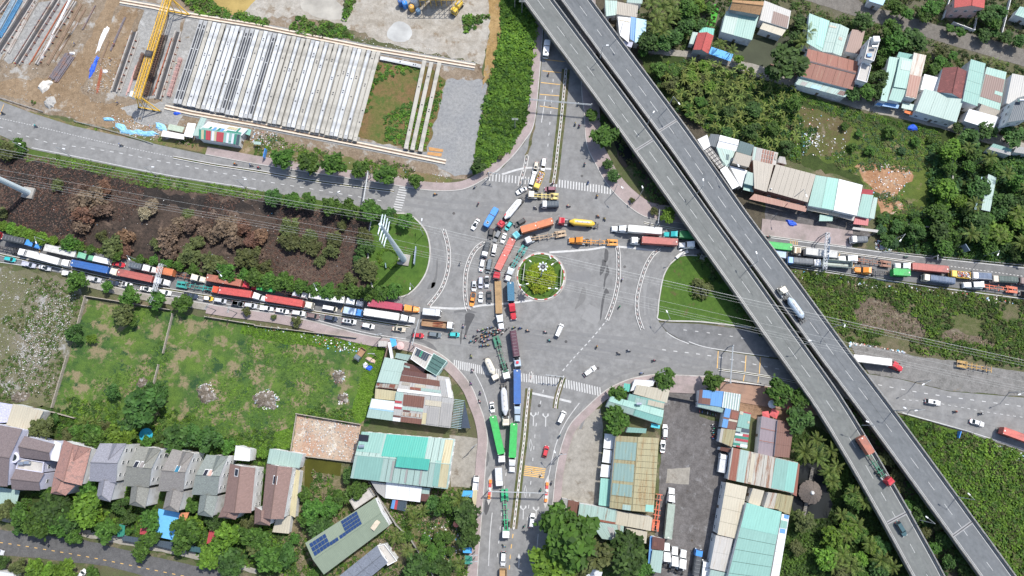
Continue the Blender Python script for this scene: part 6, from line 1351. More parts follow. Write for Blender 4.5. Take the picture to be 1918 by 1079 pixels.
# ---- queue round the roundabout
car(V5,(197,478),(292,322),'white','white saloon alone left of the blue bus','sedan',sun=1)
def bus(t,F,Rr,col,label,rm=None,z0=None,vents=True):
 zb=ROADZ;c,rz,Lp=frame(WT(t,F,zb+2.8),WT(t,Rr,zb+2.8));Ln=max(7,min(12,Lp));c.z=zb;o=thing('bus',label,'bus',c,rz)
 mb=MB();mb.loft([[(x,y,z)for x,y in sup(Ln,2.45,16,7)]for z in(.4,2.6)]+[[(x,y,2.85)for x,y in sup(Ln*.96,2.2,16,7)]]);mb.obj('body',paint('bus_'+col,PC[col]),o)
 for s in(-1,1):
  n=int(Ln/1.3)
  for k in range(n):mb=MB();x=-Ln/2+.5+(Ln-1)*k/n;mb.box(x,x+1.1,s*1.232-.012,s*1.232+.012,1.5,2.3);mb.obj('side_window',gls,o)
 mb=MB();mb.box(Ln/2-.02,Ln/2+.02,-1.0,1.0,1.3,2.4);mb.obj('windscreen',gls,o)
 mb=MB();mb.box(-Ln*.12,-Ln*.08,-1.1,1.1,2.86,2.9);mb.obj('roof_seam',sdk,o)
 mb=MB();mb.box(Ln*.24,Ln*.36,-.5,.5,2.85,3.05);mb.obj('air_conditioner',stl,o)
 for a in(-.5,-.1,.3):mb=MB();mb.box(Ln*.24+.15+a*.3+.2,Ln*.24+.4+a*.3+.2,-.35,.35,3.05,3.07);mb.obj('grille',sdk,o)
 for s in(-1,1):
  for x in(.3,-.28):wheel(o,x*Ln,s*1.0,.48,.3)
 return o
bus(V5,(392,432),(560,150),'blue','blue bus turning at the top of the queue')
bus(A02,(248,410),(262,300),'white','white bus half in the shade of the left flyover')
semi((V5,V5,V11),(595,440),(690,300),(640,765),'cabover','red','tank','white','white tank lorry with a red cab turning beside the blue bus',mark='red')
car(V5,(698,488),(788,362),'teal','turquoise taxi between the red cab and the black car','hatch');car(V5,(832,422),(988,330),'black','black car behind the cyan cab','suv')
semi(V5,(812,600),(935,485),(1402,345),'cabover','cyan','2cont','c_orange','two orange containers behind a cyan cab',lc2='c_orange');semi(V5,(985,660),(1110,605),(1600,528),'cabover','silver','chassis',None,'empty rusty tan chassis lorry with a grey white cab','tan')
semi((V5,V5,A12),(1482,345),(1660,350),(650,592),'cabover','red','tank','yellow','yellow tank lorry with a red cab',mark=None);semi(A12,(423,715),(538,724),(788,736),'bonnet','orange','chassis',None,'empty orange chassis lorry with an orange bonnet','orange')
car(V5,(463,628),(487,462),'black','black car directly behind the blue bus','suv');car(V5,(528,658),(612,492),'grey','grey car right of the black one behind the blue bus','suv','grey');car(V5,(643,680),(692,532),'white','white saloon beside the grey car near the divider tip','sedan');truck(V5,(372,882),(432,660),'white','canvas','k_charcoal','small black canvas truck at the divider tip',2.7,w=.85);car(V5,(508,870),(547,702),'white','white van right of the small black canvas truck','van')
semi((V6,V6,V5),(712,342),(738,195),(802,618),'cabover','red','2cont','c_coral','two coral containers behind a red cab left of the roundabout',lc2='c_coral');semi((V6,V6,V5),(875,358),(950,165),(988,725),'bonnet','white','chassis',None,'turquoise chassis lorry with a white bonnet beside the roundabout kerb','teal')
car(V6,(482,228),(522,40),'white','white van with a red mark on its bonnet','suv',mark='red');car(V6,(588,252),(627,35),'slate','slate grey van beside the red cab','van');car(V6,(380,525),(390,360),'white','white car with a dark sunroof beside the divider','suv','silver',1);car(V6,(480,478),(486,308),'lav','lavender white car in the middle of the waiting cars','mpv','lav');car(V6,(575,468),(576,290),'silver','silver car with a dark glass roof','sedan','black')
car(V6,(342,752),(378,548),'orange','orange pickup with a black bed at the divider tail','pickup',bed='black');car(V6,(479,692),(485,532),'white','white saloon right of the orange pickup','sedan','white');car(V6,(612,705),(604,512),'black','black saloon beside the wooden flatbed','sedan')
semi((V7,V6,V6),(632,206),(757,860),(740,368),'bonnet','white','flat','k_wood','brown wooden flatbed lorry with a white bonnet');semi(V6,(977,942),(940,670),(928,385),'bonnet','red','cont','c_teal','short dark teal container lorry with a red bonnet')
semi(V7,(882,780),(857,610),(803,232),'cabover','lblue','canvas','k_plum','plum covered lorry with a pale blue cab',mark='red');semi(V7,(722,962),(682,800),(545,318),'cabover','white','chassis',None,'empty dark green chassis lorry with a white cab on the zebra crossing','dgreen');truck(V7,(562,975),(398,630),'cream','tank','cream','cream tank truck with a red rear on the zebra crossing',3.2)
car(V7,(1540,135),(1455,332),'white','white van crossing the open junction','van');car(A22,(622,588),(533,652),'white','white car turning above the lower zebra crossing','suv')
semi(V8,(700,785),(692,615),(658,138),'cabover','cream','tank','silver','pale silver tank lorry with a cream cab',mark=None);semi((V8,V8,V7),(871,715),(872,455),(868,818),'bonnet','lblue','cont','c_blue','long blue container lorry with a pale blue bonnet');car(V8,(506,580),(485,420),'white','white saloon left of the pale silver tanker','sedan',sun=1)
semi((V9,V9,V8),(640,295),(632,160),(503,635),'cabover','white','cont','c_green','bright green container lorry at the kerb, left of its twin');semi((V9,V9,V8),(787,437),(795,255),(822,742),'bonnet','white','cont','c_green','bright green container lorry nearer the divider, with a white bonnet')
car(V8,(1577,562),(1493,738),'white','white van beside the lower right kerb','van');car(V9,(1317,40),(1272,212),'red','red hatchback on the lower road','hatch');truck(V9,(602,648),(588,372),'white','box','k_silver','silver box truck below the green containers',2.9);semi((V10,V10,V9),(697,517),(703,350),(678,685),'cabover','white','chassis',None,'empty bright green chassis lorry under the lower gantry','green')
car(V10,(655,930),(665,708),'silver','silver white car at the bottom of the lower road','suv','white');truck(V10,(658,1480),(660,975),'white','open','k_wood','tan open truck cut by the bottom edge',2.2);car(V10,(1107,140),(1075,362),'white','white car driving up beside the lower right tree','suv')
# ---- upper arm
car(V11,(803,455),(846,262),'white','white car with a beige roof at the upper stop line','suv','beige',1);car(V11,(928,398),(957,212),'white','white car right of the beige roofed one','mpv','white');car(V11,(743,660),(802,465),'white','white van beside the yellow truck','van');truck(V11,(828,668),(925,418),'yellow','open',M('yellow_body',PC['yellow'],.5),'yellow tipper truck with coloured crates at the upper arm',2.2,load='scrap',w=.9)
car(V11,(537,735),(692,655),'white','white saloon turning out at the upper divider','sedan');car(V11,(957,675),(1127,675),'maroon','maroon minivan across the upper zebra crossing','mpv');semi(V11,(708,752),(812,758),(1168,780),'cabover','cream','chassis',None,'empty pale yellow chassis lorry with a cream cab','yellow');truck(V11,(918,902),(1172,890),'white','canvas','k_slate','slate canvas truck below the pale yellow chassis',2.9)
semi(V12,(132,296),(372,302),(878,340),'bonnet','white','cont','c_white','white container lorry with a white bonnet nearing the roundabout');semi(V12,(412,482),(590,475),(1115,505),'cabover','white','cont','c_brick','brick red container lorry nearing the roundabout');semi(V12,(912,382),(1140,388),(1640,430),'bonnet','teal','cont','c_dgreen','teal bonneted lorry with a dark green container under the flyover');semi(V12,(1142,540),(1385,550),(1850,590),'bonnet','white','chassis',None,'white bonneted lorry half under the left flyover','black')
semi(V13,(-300,190),(-80,215),(428,262),'cabover','white','cont','c_green','green container lorry emerging from under the right flyover');truck(V13,(90,345),(338,380),'blue','box','k_lblue','light blue truck tail at the edge of the right flyover',2.8);semi(V13,(442,312),(640,325),(1105,375),'cabover','tan','cont','c_greywhite','grey container lorry with a tan cab under the sign gantry');truck(V13,(347,460),(742,480),'blue','canvas','k_dgrey','grey canvas truck with a blue cab by the right flyover',3.2)
semi(V13,(742,500),(890,495),(1302,535),'cabover','white','open','k_greygreen','high sided open lorry with a rusty bed below the sign gantry');semi(V13,(1137,430),(1415,442),(1912,522),'bonnet','white','chassis',None,'empty rusty chassis lorry with a white bonnet on the right road','rust');semi((V13,V13,V14),(1377,592),(1645,612),(218,645),'bonnet','orange','half','c_green','orange bonneted lorry with a green container at its tail','black');semi(V14,(7,532),(222,545),(792,595),'bonnet','white','cont','c_brick','long brick red container lorry on the right road')
truck(V14,(402,715),(893,768),'cream','canvas','k_bluegrey','long blue grey canvas truck with a cream cab',3.3);truck(V14,(808,662),(1113,685),'yellow','open',M('yellow_body',PC['yellow'],.5),'yellow truck loaded with coloured crates on the right road',2.2,load='scrap');truck(V14,(1128,688),(1437,700),'white','box','k_bluegrey','white cabbed truck with a blue grey box',2.9);truck(V14,(1428,738),(1833,750),'beige','canvas','k_dgreen','dark green grey canvas truck near the right edge',3.2)
semi(V14,(1032,822),(1315,832),(1822,908),'bonnet','white','chassis',None,'empty salmon orange chassis lorry near the right edge','red');truck(V14,(1836,765),(2180,800),'brown','box','k_white','brown nosed truck cut by the right edge',3.0);car(V14,(1845,955),(2060,1000),'black','black van cut by the right edge','van');truck(V13,(1308,150),(1562,138),'white','canvas','k_dgrey','white cabbed truck parked under the grey shelter',2.8)
# ---- right roads, flyovers, yards
semi(A23,(1018,608),(925,555),(645,520),'bonnet','red','cont','c_white','white container lorry with a red bonnet parked beside the flyover')
car(A23,(1294,862),(1178,842),'white','white car with a black sunroof on the lower right road','suv',sun=1);car(A23,(1620,1022),(1513,990),'white','white saloon near the right edge of the lower right road','sedan');semi(PX,(2010,855),(1958,835),(1880,806),'cabover','white','cont','c_coral','coral container lorry cut by the right edge')
semi((V13,A23,A23),(262,860),(165,72),(298,245),'cabover','cream','tank','lblue','pale tank lorry on the right flyover',z0=ZD);semi(A33,(932,392),(880,318),(702,40),'cabover','red','half','c_rust','red cabbed lorry with a rusty container on the left flyover','dgreen',z0=ZD);car(A33,(1032,780),(967,672),'dteal','dark teal car on the left flyover','suv',z0=ZD)
car(A32,(1128,62),(1122,158),'white','white saloon parked beside the ribbed olive roof','sedan',z0=.08,sun=1);car(V15,(178,650),(172,832),'white','white car half under bushes in the truck yard','suv',z0=.08)
semi(A32,(1197,424),(1190,528),(1165,800),'bonnet','white','cont','c_mint','old mint container lorry parked in the dark yard',z0=.08)
for k,(f,r,l)in enumerate((((1160,838),(1150,985),'white lorry tractor parked nearest the brown roof'),((1222,866),(1206,1020),'white lorry tractor parked in the middle of three'),((1288,890),(1262,1036),'white lorry tractor parked rightmost of three'))):semi(A32,f,r,r,'bonnet','white','none',None,l,z0=.08,group='lorry tractors parked in the dark yard')
truck(A32,(1396,880),(1374,1078),'blue','canvas','k_charcoal','charcoal canvas truck with a blue cab at the bottom edge',3.1,z0=.08);truck(A32,(1448,964),(1440,1130),'white','box','k_white','white box truck cut by the bottom edge',2.8,z0=.08);truck(A32,(1580,164),(1566,304),'white','box','k_silver','silver box truck parked by the brown roofs',2.9,z0=.08)
truck(A31,(1646,358),(1640,414),'white','open','k_white','tiny white truck on the concrete yard',2.0,z0=.08,w=.8);truck(A21,(752,524),(796,462),'slate','open','k_rust','old dark green truck standing in the field',2.2,z0=.06,w=.9);car(A30,(632,1040),(590,1095),'white','white car at the bottom edge of the villa lane','hatch',z0=.1);car(A30,(28,908),(-70,890),'silver','silver white car cut by the left edge of the villa lane','sedan',z0=.1)
def trailer(t,A,B,ch,label,z0=.12):
 c,rz,L=frame(WT(t,A,1.3),WT(t,B,1.3));c.z=z0;o=thing('chassis_trailer',label,'trailer',c,rz);chassis(o,-L/2,L/2,ch)
 for s in(-1,1):mb=MB();mb.box(L*.3,L*.3+.2,s*.7-.1,s*.7+.1,0,1.1);mb.obj('landing_leg',sdk,o)
trailer(A23,(1675,608),(1415,562),'ochre','ochre yellow chassis trailer parked on the lay-by');trailer(A32,(1098,466),(1066,742),'red','orange red chassis trailer parked beside the ribbed roof',.08)
# ---- motorbikes and riders
bk={}
def skinned(name,J,E,rads,colr):
 me=bpy.data.meshes.new(name);me.from_pydata(J,E,[]);ob=bpy.data.objects.new(name,me);COL.objects.link(ob)
 ob.modifiers.new('s','SKIN');ob.modifiers.new('d','SUBSURF').levels=1
 for v,r in zip(me.skin_vertices[0].data,rads):v.radius=(r,r)
 me.skin_vertices[0].data[0].use_root=True
 dg=bpy.context.evaluated_depsgraph_get();m2=bpy.data.meshes.new_from_object(ob.evaluated_get(dg));bpy.data.objects.remove(ob)
 m2.name=name;m2.materials.clear()
 sk=M('skin',(.35,.2,.14),.6)
 for m in(sk,M('shirt',(.5,.5,.5),.8),M('trousers',(.05,.06,.09),.8)):m2.materials.append(m)
 m2.polygons.foreach_set('material_index',[colr(p.center)for p in m2.polygons]);return m2
rider_me=skinned('rider',[(-.1,0,.82),(-.02,0,1.1),(.08,0,1.34),(.13,0,1.5),(.17,0,1.62),(.08,.2,1.32),(.28,.27,1.12),(.5,.3,1.04),(.08,-.2,1.32),(.28,-.27,1.12),(.5,-.3,1.04),(-.05,.13,.8),(.33,.19,.76),(.2,.19,.36),(.34,.2,.3),(-.05,-.13,.8),(.33,-.19,.76),(.2,-.19,.36),(.34,-.2,.3)],[(0,1),(1,2),(2,3),(3,4),(2,5),(5,6),(6,7),(2,8),(8,9),(9,10),(0,11),(11,12),(12,13),(13,14),(0,15),(15,16),(16,17),(17,18)],[.16,.15,.17,.07,.11,.08,.06,.045,.08,.06,.045,.11,.085,.06,.05,.11,.085,.06,.05],lambda c:0 if(c.z>1.44 or(c.x>.38 and c.z>.9))else(1 if c.z>.92 else 2))
stand_me=skinned('standing',[(0,0,.95),(0,0,1.2),(0,0,1.42),(0,0,1.55),(.02,0,1.68),(0,.2,1.4),(.03,.26,1.12),(.1,.27,.88),(0,-.2,1.4),(.03,-.26,1.12),(.1,-.27,.88),(0,.1,.9),(.03,.12,.5),(-.02,.12,.08),(.12,.13,.05),(0,-.1,.9),(.03,-.12,.5),(-.02,-.12,.08),(.12,-.13,.05)],[(0,1),(1,2),(2,3),(3,4),(2,5),(5,6),(6,7),(2,8),(8,9),(9,10),(0,11),(11,12),(12,13),(13,14),(0,15),(15,16),(16,17),(17,18)],[.15,.15,.17,.07,.11,.08,.055,.045,.08,.055,.045,.11,.085,.06,.05,.11,.085,.06,.05],lambda c:0 if(c.z>1.5 or(abs(c.y)>.2 and c.z<1.0))else(1 if c.z>.92 else 2))
hm=MB();hm.lathe([(.05,-.12),(.15,-.06),(.165,.04),(.12,.13),(.03,.16)],10);helm_me=hm.mesh('helmet',[paint('helmet_w',WHITE)],True)
SH={'white':(.7,.7,.68),'red':(.5,.05,.06),'blue':(.05,.14,.42),'black':(.03,.03,.035),'green':(.04,.3,.16),'orange':(.65,.2,.04),'grey':(.3,.3,.32),'pink':(.6,.3,.34),'navy':(.03,.05,.12),'teal':(.03,.35,.36),'yellow':(.65,.48,.06),'beige':(.5,.42,.32),'purple':(.2,.1,.3)}
def shirt(k):return M('shirt_'+k,SH[k],.85,.12,6)
def bikemesh(c):
 if c in bk:return bk[c]
 m=paint('bike_'+c,SH[c]);mb=MB();mb.loft([[(x,y,z)for x,y in sup(l,w,8,3,x0)]for l,w,z,x0 in((.9,.2,.3,0),(1.25,.34,.5,0),(1.2,.3,.66,-.05),(.9,.22,.74,-.2))]);mb.box(.42,.62,-.16,.16,.6,.98)
 a=mb.mesh('body',[m]);mb=MB();mb.loft([[(x,y,z)for x,y in sup(.85,.28,8,3,-.28)]for z in(.74,.82)]);b=mb.mesh('seat',[rbb]);mb=MB();mb.tube((.5,-.34,1.02),(.5,.34,1.02),.025,5);mb.tube((.5,0,1.02),(.72,0,.3),.035,5);d=mb.mesh('handlebar',[sdk]);bk[c]=(a,b,d);return bk[c]
def bike(px,hd,bc,sh,label,plab=None,helm='white',rider=True,grp='motorbikes in the traffic',t=PX,z0=None):
 p=W(*t(*px),.8);p.z=(ROADZ+.005)if z0 is None else z0;rz=math.radians(hd)
 o=thing('motorbike',label,'motorbike',p,rz,grp);a,b,d=bikemesh(bc)
 link('body',a,o);link('seat',b,o);link('handlebar',d,o);wheel(o,.66,0,.28,.1);wheel(o,-.6,0,.28,.12)
 if rider:
  r=link('person',rider_me,None,p,rz);tag(r,plab,'person','riders on motorbikes');r.material_slots[1].link='OBJECT';r.material_slots[1].material=shirt(sh)
  h=link('helmet',helm_me,r,(.18,0,1.68));h.material_slots[0].link='OBJECT';h.material_slots[0].material=paint('helm_'+helm,SH[helm])
 return o
BC=['red','blue','black','white','navy','green','grey','teal','orange'];HC=['white','black','red','blue','grey','yellow','green']
rnd=random.Random(21)
crowd=[(300,235),(362,215),(372,252),(432,195),(490,185),(415,262),(440,262),(478,248),(512,266),(535,225),(595,222),(628,235),(350,295),(345,335),(400,325),(455,303),(530,295),(580,262),(660,265),(235,310),(265,345),(250,385),(180,393),(352,378),(378,398),(448,365),(330,460),(372,455),(432,450)]
crowd.sort(key=lambda p:p[0])
CC=['teal','grey','red','black','white','blue','red','navy','black','green','teal','grey','orange','red','blue','white','yellow','red','pink','blue','white','black','green','red','navy','beige','red','grey','white']
for i,p in enumerate(crowd):
 b=rnd.choice(BC);s=CC[i%len(CC)];w=f'{ordw(i + 1)} from left in the crowd by the wooden flatbed'
 bike(p,195+rnd.uniform(-28,28),b,s,f'{b} motorbike, {w}',f'rider in a {s} top, {w}',rnd.choice(HC),t=V7,grp='motorbike crowd at the junction')
for(t,p,hd,b,s,w)in((V7,(725,205),215,'black','grey','just right of the crowd'),(V7,(820,188),190,'teal','black','between the white bonnet and the plum lorry'),(V7,(915,195),175,'navy','blue','above the corner of the plum lorry'),(V7,(1025,235),160,'black','pink','right of the plum lorry'),(V7,(1290,255),155,'black','white','left of the crossing white van'),(V7,(1350,382),150,'navy','teal','below the crossing white van'),(V7,(95,315),275,'white','grey','left of the crowd on the skid marks'),(V7,(60,160),280,'blue','white','ahead of the rusty open truck'),(V7,(180,615),290,'black','yellow','left of the cream tank truck'),(V7,(195,830),290,'grey','pink','on the lower left zebra crossing'),(V7,(175,1020),300,'navy','blue','at the kerb below the lower left zebra'),(V8,(315,285),285,'black','purple','left of the silver tanker'),(V8,(305,410),300,'black','red','at the kerb left of the white saloon'),(V8,(1500,940),65,'teal','navy','on the lower road by the right kerb'),(V9,(1225,485),60,'grey','white','on the yellow bars'),(V9,(1220,710),80,'black','black','under the lower gantry'),(V9,(1385,600),80,'black','grey','beside the right striped barrier'),(V10,(975,335),60,'navy','black','left of the white car near the bottom tree'),(V10,(670,625),325,'green','beige','below the bright green chassis'),(V11,(1560,300),275,'black','teal','going down the upper arm'),(V11,(1613,570),270,'blue','blue','on the upper right zebra crossing'),(V11,(1745,775),275,'black','orange','below the upper right zebra crossing'),(V11,(820,955),145,'navy','black','left of the slate canvas truck'),(V11,(1320,925),165,'red','white','right of the slate canvas truck'),(V11,(1075,595),20,'red','navy','at the end of the upper divider'),(A12,(640,540),145,'black','red','above the yellow tanker tail'),(A12,(690,560),110,'black','yellow','right of the yellow tanker tail'),(A12,(820,1015),80,'orange','white','right of the long divider'),(A22,(800,140),60,'green','green','between the two right dividers'),(A22,(630,440),70,'red','black','right of the white dashes'),(A22,(795,487),145,'black','beige','left of a pair on the open junction'),(A22,(870,467),160,'navy','grey','right of a pair on the open junction'),(A22,(1060,540),175,'black','navy','towards the lower right road'),(A22,(968,635),175,'blue','white','at the lower right kerb'),(A11,(18,175),165,'black','red','in the upper service lane'),(A11,(400,230),170,'blue','navy','under the third street tree'),(A11,(1340,375),180,'black','orange','at the upper left corner'),(A11,(1660,450),70,'red','navy','left of the blue bus'),(A11,(1635,322),40,'navy','white','at the upper left zebra end'),(V6,(172,105),265,'grey','white','alone between the two left dividers'),(A00,(20,845),160,'black','black','at the left edge of the upper road'),(A00,(265,940),155,'blue','teal','on the upper road near the yard'),(A10,(905,5),165,'black','grey','on the upper road before the service lane'),(A10,(1760,147),160,'orange','orange','leftmost in the upper service lane'),(A10,(1880,157),160,'black','grey','following the orange rider in the service lane'),(A02,(270,555),85,'white','orange','on the sunny upper road'),(A02,(470,925),275,'black','white','left of a pair below the upper gantry'),(A02,(500,940),275,'black','red','right of a pair below the upper gantry'),(A02,(490,775),275,'black','yellow','under the upper gantry'),(A13,(1037,843),165,'green','white','alone in the upper right service lane'),(A23,(1408,923),165,'black','orange','left of a pair on the lower right road'),(A23,(1598,938),165,'black','black','right of a pair on the lower right road'),(V13,(85,105),170,'red','grey','emerging beside the right flyover')):
 bike(p,hd,b,s,f'{b} motorbike {w}',f'rider in a {s} top {w}',rnd.choice(HC),t=t)
for i in range(7):bike((625+34*i,472+8*i),250+rnd.uniform(-8,8),BC[i],None,f'parked {BC[i]} motorbike under the pale lean-to, {ordw(i + 1)} from the left',rider=False,grp='motorbikes parked in the truck yard',t=V15,z0=.08)
for i in range(8):bike((800+9*(i%3),650+26*i),185+rnd.uniform(-10,10),BC[(i+3)%9],None,f'parked {BC[(i + 3) % 9]} motorbike beside the mottled roof, {ordw(i + 1)} from the top',rider=False,grp='motorbikes parked in the truck yard',t=V15,z0=.08)
for(t,p,s,l)in((G6,(265,182),'red','worker in red beside the narrow trench forms'),(G6,(213,405),'orange','worker in orange among the bent rebar'),(G6,(315,1055),'blue','worker in blue left of the crane foot'),(G6,(1210,480),'teal','worker in teal beside the pink rebar cage'),(G5,(1110,650),'blue','worker in blue between the dirt tracks'),(G5,(235,955),'red','worker in red at the foot of the second casting trench'),(A01,(1706,573),'white','person in white on the gravel yard'),(A12,(955,140),'orange','person in orange beside the left flyover'),(A11,(1735,212),'navy','person in navy at the upper left kerb')):
 q=WT(t,p,.9);q.z=.06;r=link('person',stand_me,None,q,rnd.uniform(0,6));tag(r,l,'person');r.material_slots[1].link='OBJECT';r.material_slots[1].material=shirt(s);h=link('helmet',helm_me,r,(.02,0,1.73));h.material_slots[0].link='OBJECT';h.material_slots[0].material=paint('helm_yellow',SH['yellow'])
INS=M('insulator',(.3,.33,.33),.3)
# ================================================================ CASTING YARD
gm={'w':('girder_white',(.5,.51,.515)),'c':('girder_cream',(.39,.37,.325)),'g':('girder_grey',(.34,.345,.345))}
def Gm(k):return M(gm[k][0],gm[k][1],.85,.12,.5,dirt=sc(gm[k][1],.72),fine=4)
slot_m=M('girder_slot',(.03,.032,.04),.8,.2)
def girder(A,B,k,label,slot=False,z=.45,hh=1.5,w=1.5,holes=2,grp='concrete bridge girders in rows'):
 a=W(*A,z+hh);b=W(*B,z+hh);d=(b-a);c=(a+b)/2;L=Vector((d.x,d.y)).length;rz=math.atan2(d.y,d.x)
 o=thing('bridge_girder',label,'girder',(c.x,c.y,0),rz,grp);m=Gm(k);x=L/2
 mb=MB();mb.box(-x,x,-.32,.32,z,z+hh-.22);mb.box(-x,-x+1.6,-w/2+.06,w/2-.06,z,z+hh-.22);mb.box(x-1.6,x,-w/2+.06,w/2-.06,z,z+hh-.22);mb.obj('web',m,o)
 mb=MB();mb.box(-x-.05,x+.05,-w/2,w/2,z+hh-.22,z+hh-.08);mb.obj('top_flange',m,o)
 if slot:
  mb=MB();mb.box(-x+1.9,x-1.9,-.34,.34,z+hh-.078,z+hh-.06);mb.obj('open_slot',slot_m,o)
  for f in(-.4,-.15,.1,.35):mb=MB();mb.box(f*L-.2,f*L+.2,-.38,.38,z+hh-.05,z+hh+.02);mb.obj('tie',m,o)
 else:
  mb=MB();mb.box(-x+1.4,x-1.4,-.42,.42,z+hh-.078,z+hh+.03);mb.obj('top_strip',Gm('w' if k=='g' else k),o)
  rnd=random.Random(int(A[0]*10))
  for q in range(holes):
   f=rnd.uniform(-.42,.42);mb=MB();mb.box(f*L-.24,f*L+.24,-.26,.26,z+hh+.032,z+hh+.045);mb.obj('lifting_slot',slot_m,o)
   if rnd.random()<.4:mb=MB();mb.box(f*L+.6,f*L+1.05,-.26,.26,z+hh+.032,z+hh+.045);mb.obj('lifting_slot',slot_m,o)
 for s in(-1,1):mb=MB();mb.box(s*(x-.7)-.4,s*(x-.7)+.4,-.7,.7,.02,z);mb.obj('sleeper',cnc,o)
N=39;gaps={6:.35,9:.7,11:.25,17:.5,20:.5,23:.5,26:.3,29:.45,31:.45,36:.3,37:.3}
cum=[0.0]
for i in range(1,N):cum.append(cum[-1]+1+gaps.get(i,0)*.35)
for i in range(N):
 f=cum[i]/cum[-1]
 A=(377+(709-377)*f,37+(97-37)*f+[0,.8,-.6][i%3]);B=(327+(664-327)*f,193+(263-193)*f+[0,-.8,.6][i%3])
 slot=i in(0,1,10,11,16);k='g' if slot else('w' if i in(3,4,7,8,12,14,17,25,34)else('c' if i%3 else 'g'))
 girder(A,B,k,f'{ {"w": "white", "c": "cream", "g": "grey"}[k]} concrete girder{" with an open dark slot" if slot else ""}, {ordw(i + 1)} from the yellow crane',slot,w=1.5)
for A,B,l in(((795,113),(760,278),'leftmost of three loose cream girders on the gravel'),((808,116),(772,280),'middle of three loose cream girders on the gravel'),((823,117),(787,283),'rightmost of three loose cream girders on the gravel')):girder(A,B,'c',l,w=1.55)
girder((712,108),(790,124),'w','white girder lying crosswise along the upper crane rail',z=.1,hh=1.0)
def railbeam(pts,label,t=PX):
 P=gl(pts,t);o=thing('crane_rail',label,'crane rail',(P[0].x,P[0].y,0));Q=[p-P[0]for p in P]
 bed=MB();ribbon(bed,Q,-1.7,1.7,.03,.09);bed.obj('ballast',g_gravel,o)
 for s in(-1,1):
  mb=MB();ribbon(mb,Q,s*.62-.3,s*.62+.3,.05,.5);mb.obj('rail_beam',M('rail_beam',(.58,.5,.4),.8,.14,.5),o)
 mb=MB();ribbon(mb,Q,-.12,.12,.1,.3);mb.obj('rail',M('rusty_rail',(.3,.2,.13),.7),o)
railbeam([(226,3),(290,14),(350,28),(480,49),(700,93),(890,125)],'upper crane rail above the girder rows');railbeam([(310,201),(360,212),(480,233),(668,270),(835,304)],'lower crane rail below the girder rows')
def bed(A,B,w,label,trench=1.3,mats=None):
 a,b=gl([A,B]);d=(b-a);o=thing('casting_bed',label,'casting bed',(a.x,a.y,0));D=d.normalized();n=Vector((-D.y,D.x));L=d.length;c=d/2
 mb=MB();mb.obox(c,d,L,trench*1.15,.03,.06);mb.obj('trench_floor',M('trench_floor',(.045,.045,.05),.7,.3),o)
 for s in(-1,1):
  mb=MB();mb.obox(c+n*s*(trench/2+.22),d,L,.42,.03,.8);mb.obj('form_wall',M('form_wall',(.37,.34,.31),.8,.2,.5,dirt=(.22,.14,.09)),o)
  for k in range(int(L/3)):mb=MB();mb.obox(D*(1.5+3*k)+n*s*(trench/2+.75),n,.7,.14,.03,.75);mb.obj('form_brace',M('rusty_beam',(.32,.1,.05),.8,.3),o)
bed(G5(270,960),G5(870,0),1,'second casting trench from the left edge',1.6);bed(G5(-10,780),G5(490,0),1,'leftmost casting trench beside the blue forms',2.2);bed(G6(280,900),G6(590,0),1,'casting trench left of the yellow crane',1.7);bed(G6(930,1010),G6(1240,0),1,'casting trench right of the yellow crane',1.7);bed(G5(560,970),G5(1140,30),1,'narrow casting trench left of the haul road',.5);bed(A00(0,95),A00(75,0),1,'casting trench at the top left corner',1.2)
def pile(A,B,w,n,m,label,name='steel_bundle',h=.35,cat='steel bundle',piece='steel_bar',jit=.5):
 a,b=gl([A,B]);d=b-a;o=thing(name,label,cat,(a.x,a.y,0));D=d.normalized();nn=Vector((-D.y,D.x));rnd=random.Random(n)
 for k in range(n):
  y=-w/2+w*(k+.5)/n;mb=MB();sh_=rnd.uniform(-jit,jit);mb.obox(d/2+nn*y+D*sh_,d,d.length,w/n*.72,.04,.04+h*rnd.uniform(.6,1.2));mb.obj(piece,m,o)
 return o
pile(A00(402,600),A00(530,412),4.6,9,M('steel_section',(.16,.14,.15),.5,.25,1,dirt=(.24,.13,.09)),'bundle of dark steel sections beside the haul road',h=.5)
pile(G5(20,560),G5(330,0),1.5,4,M('blue_rebar',(.08,.22,.38),.6,.3),'blue steel form at the left edge, right strip','steel_form',.9,'steel form','form_beam');pile(G5(-40,500),G5(230,0),1.4,4,M('steel_blue_grey',(.28,.36,.42),.6,.3),'blue grey steel form at the left edge, left strip','steel_form',.9,'steel form','form_beam')
pile(G5(130,790),G5(520,60),1.8,3,M('form_wall',(.37,.34,.31)),'cream slabs between the two left trenches','slab_row',.5,'slab row','slab');pile(G5(620,900),G5(1060,0),1.2,2,M('white_pipe',(.66,.66,.68),.5),'white wrapped ducts left of the haul road','duct_row',.6,'duct row','duct');pile(G5(720,960),G5(1220,60),1.5,3,M('brown_timber',(.22,.15,.1),.8,.3),'brown timber row beside the haul road','timber_row',.4,'timber row','timber')
pile(G5(1660,760),G5(1880,260),.9,3,M('steel_section',(.16,.14,.15)),'narrow trench forms in the brown earth','steel_form',.4,'steel form','form_beam',.3);pile(G5(1240,450),G5(1430,90),.6,2,M('steel_section',(.16,.14,.15)),'dark beam beside the green weeds','steel_form',.4,'steel form','form_beam',.2)
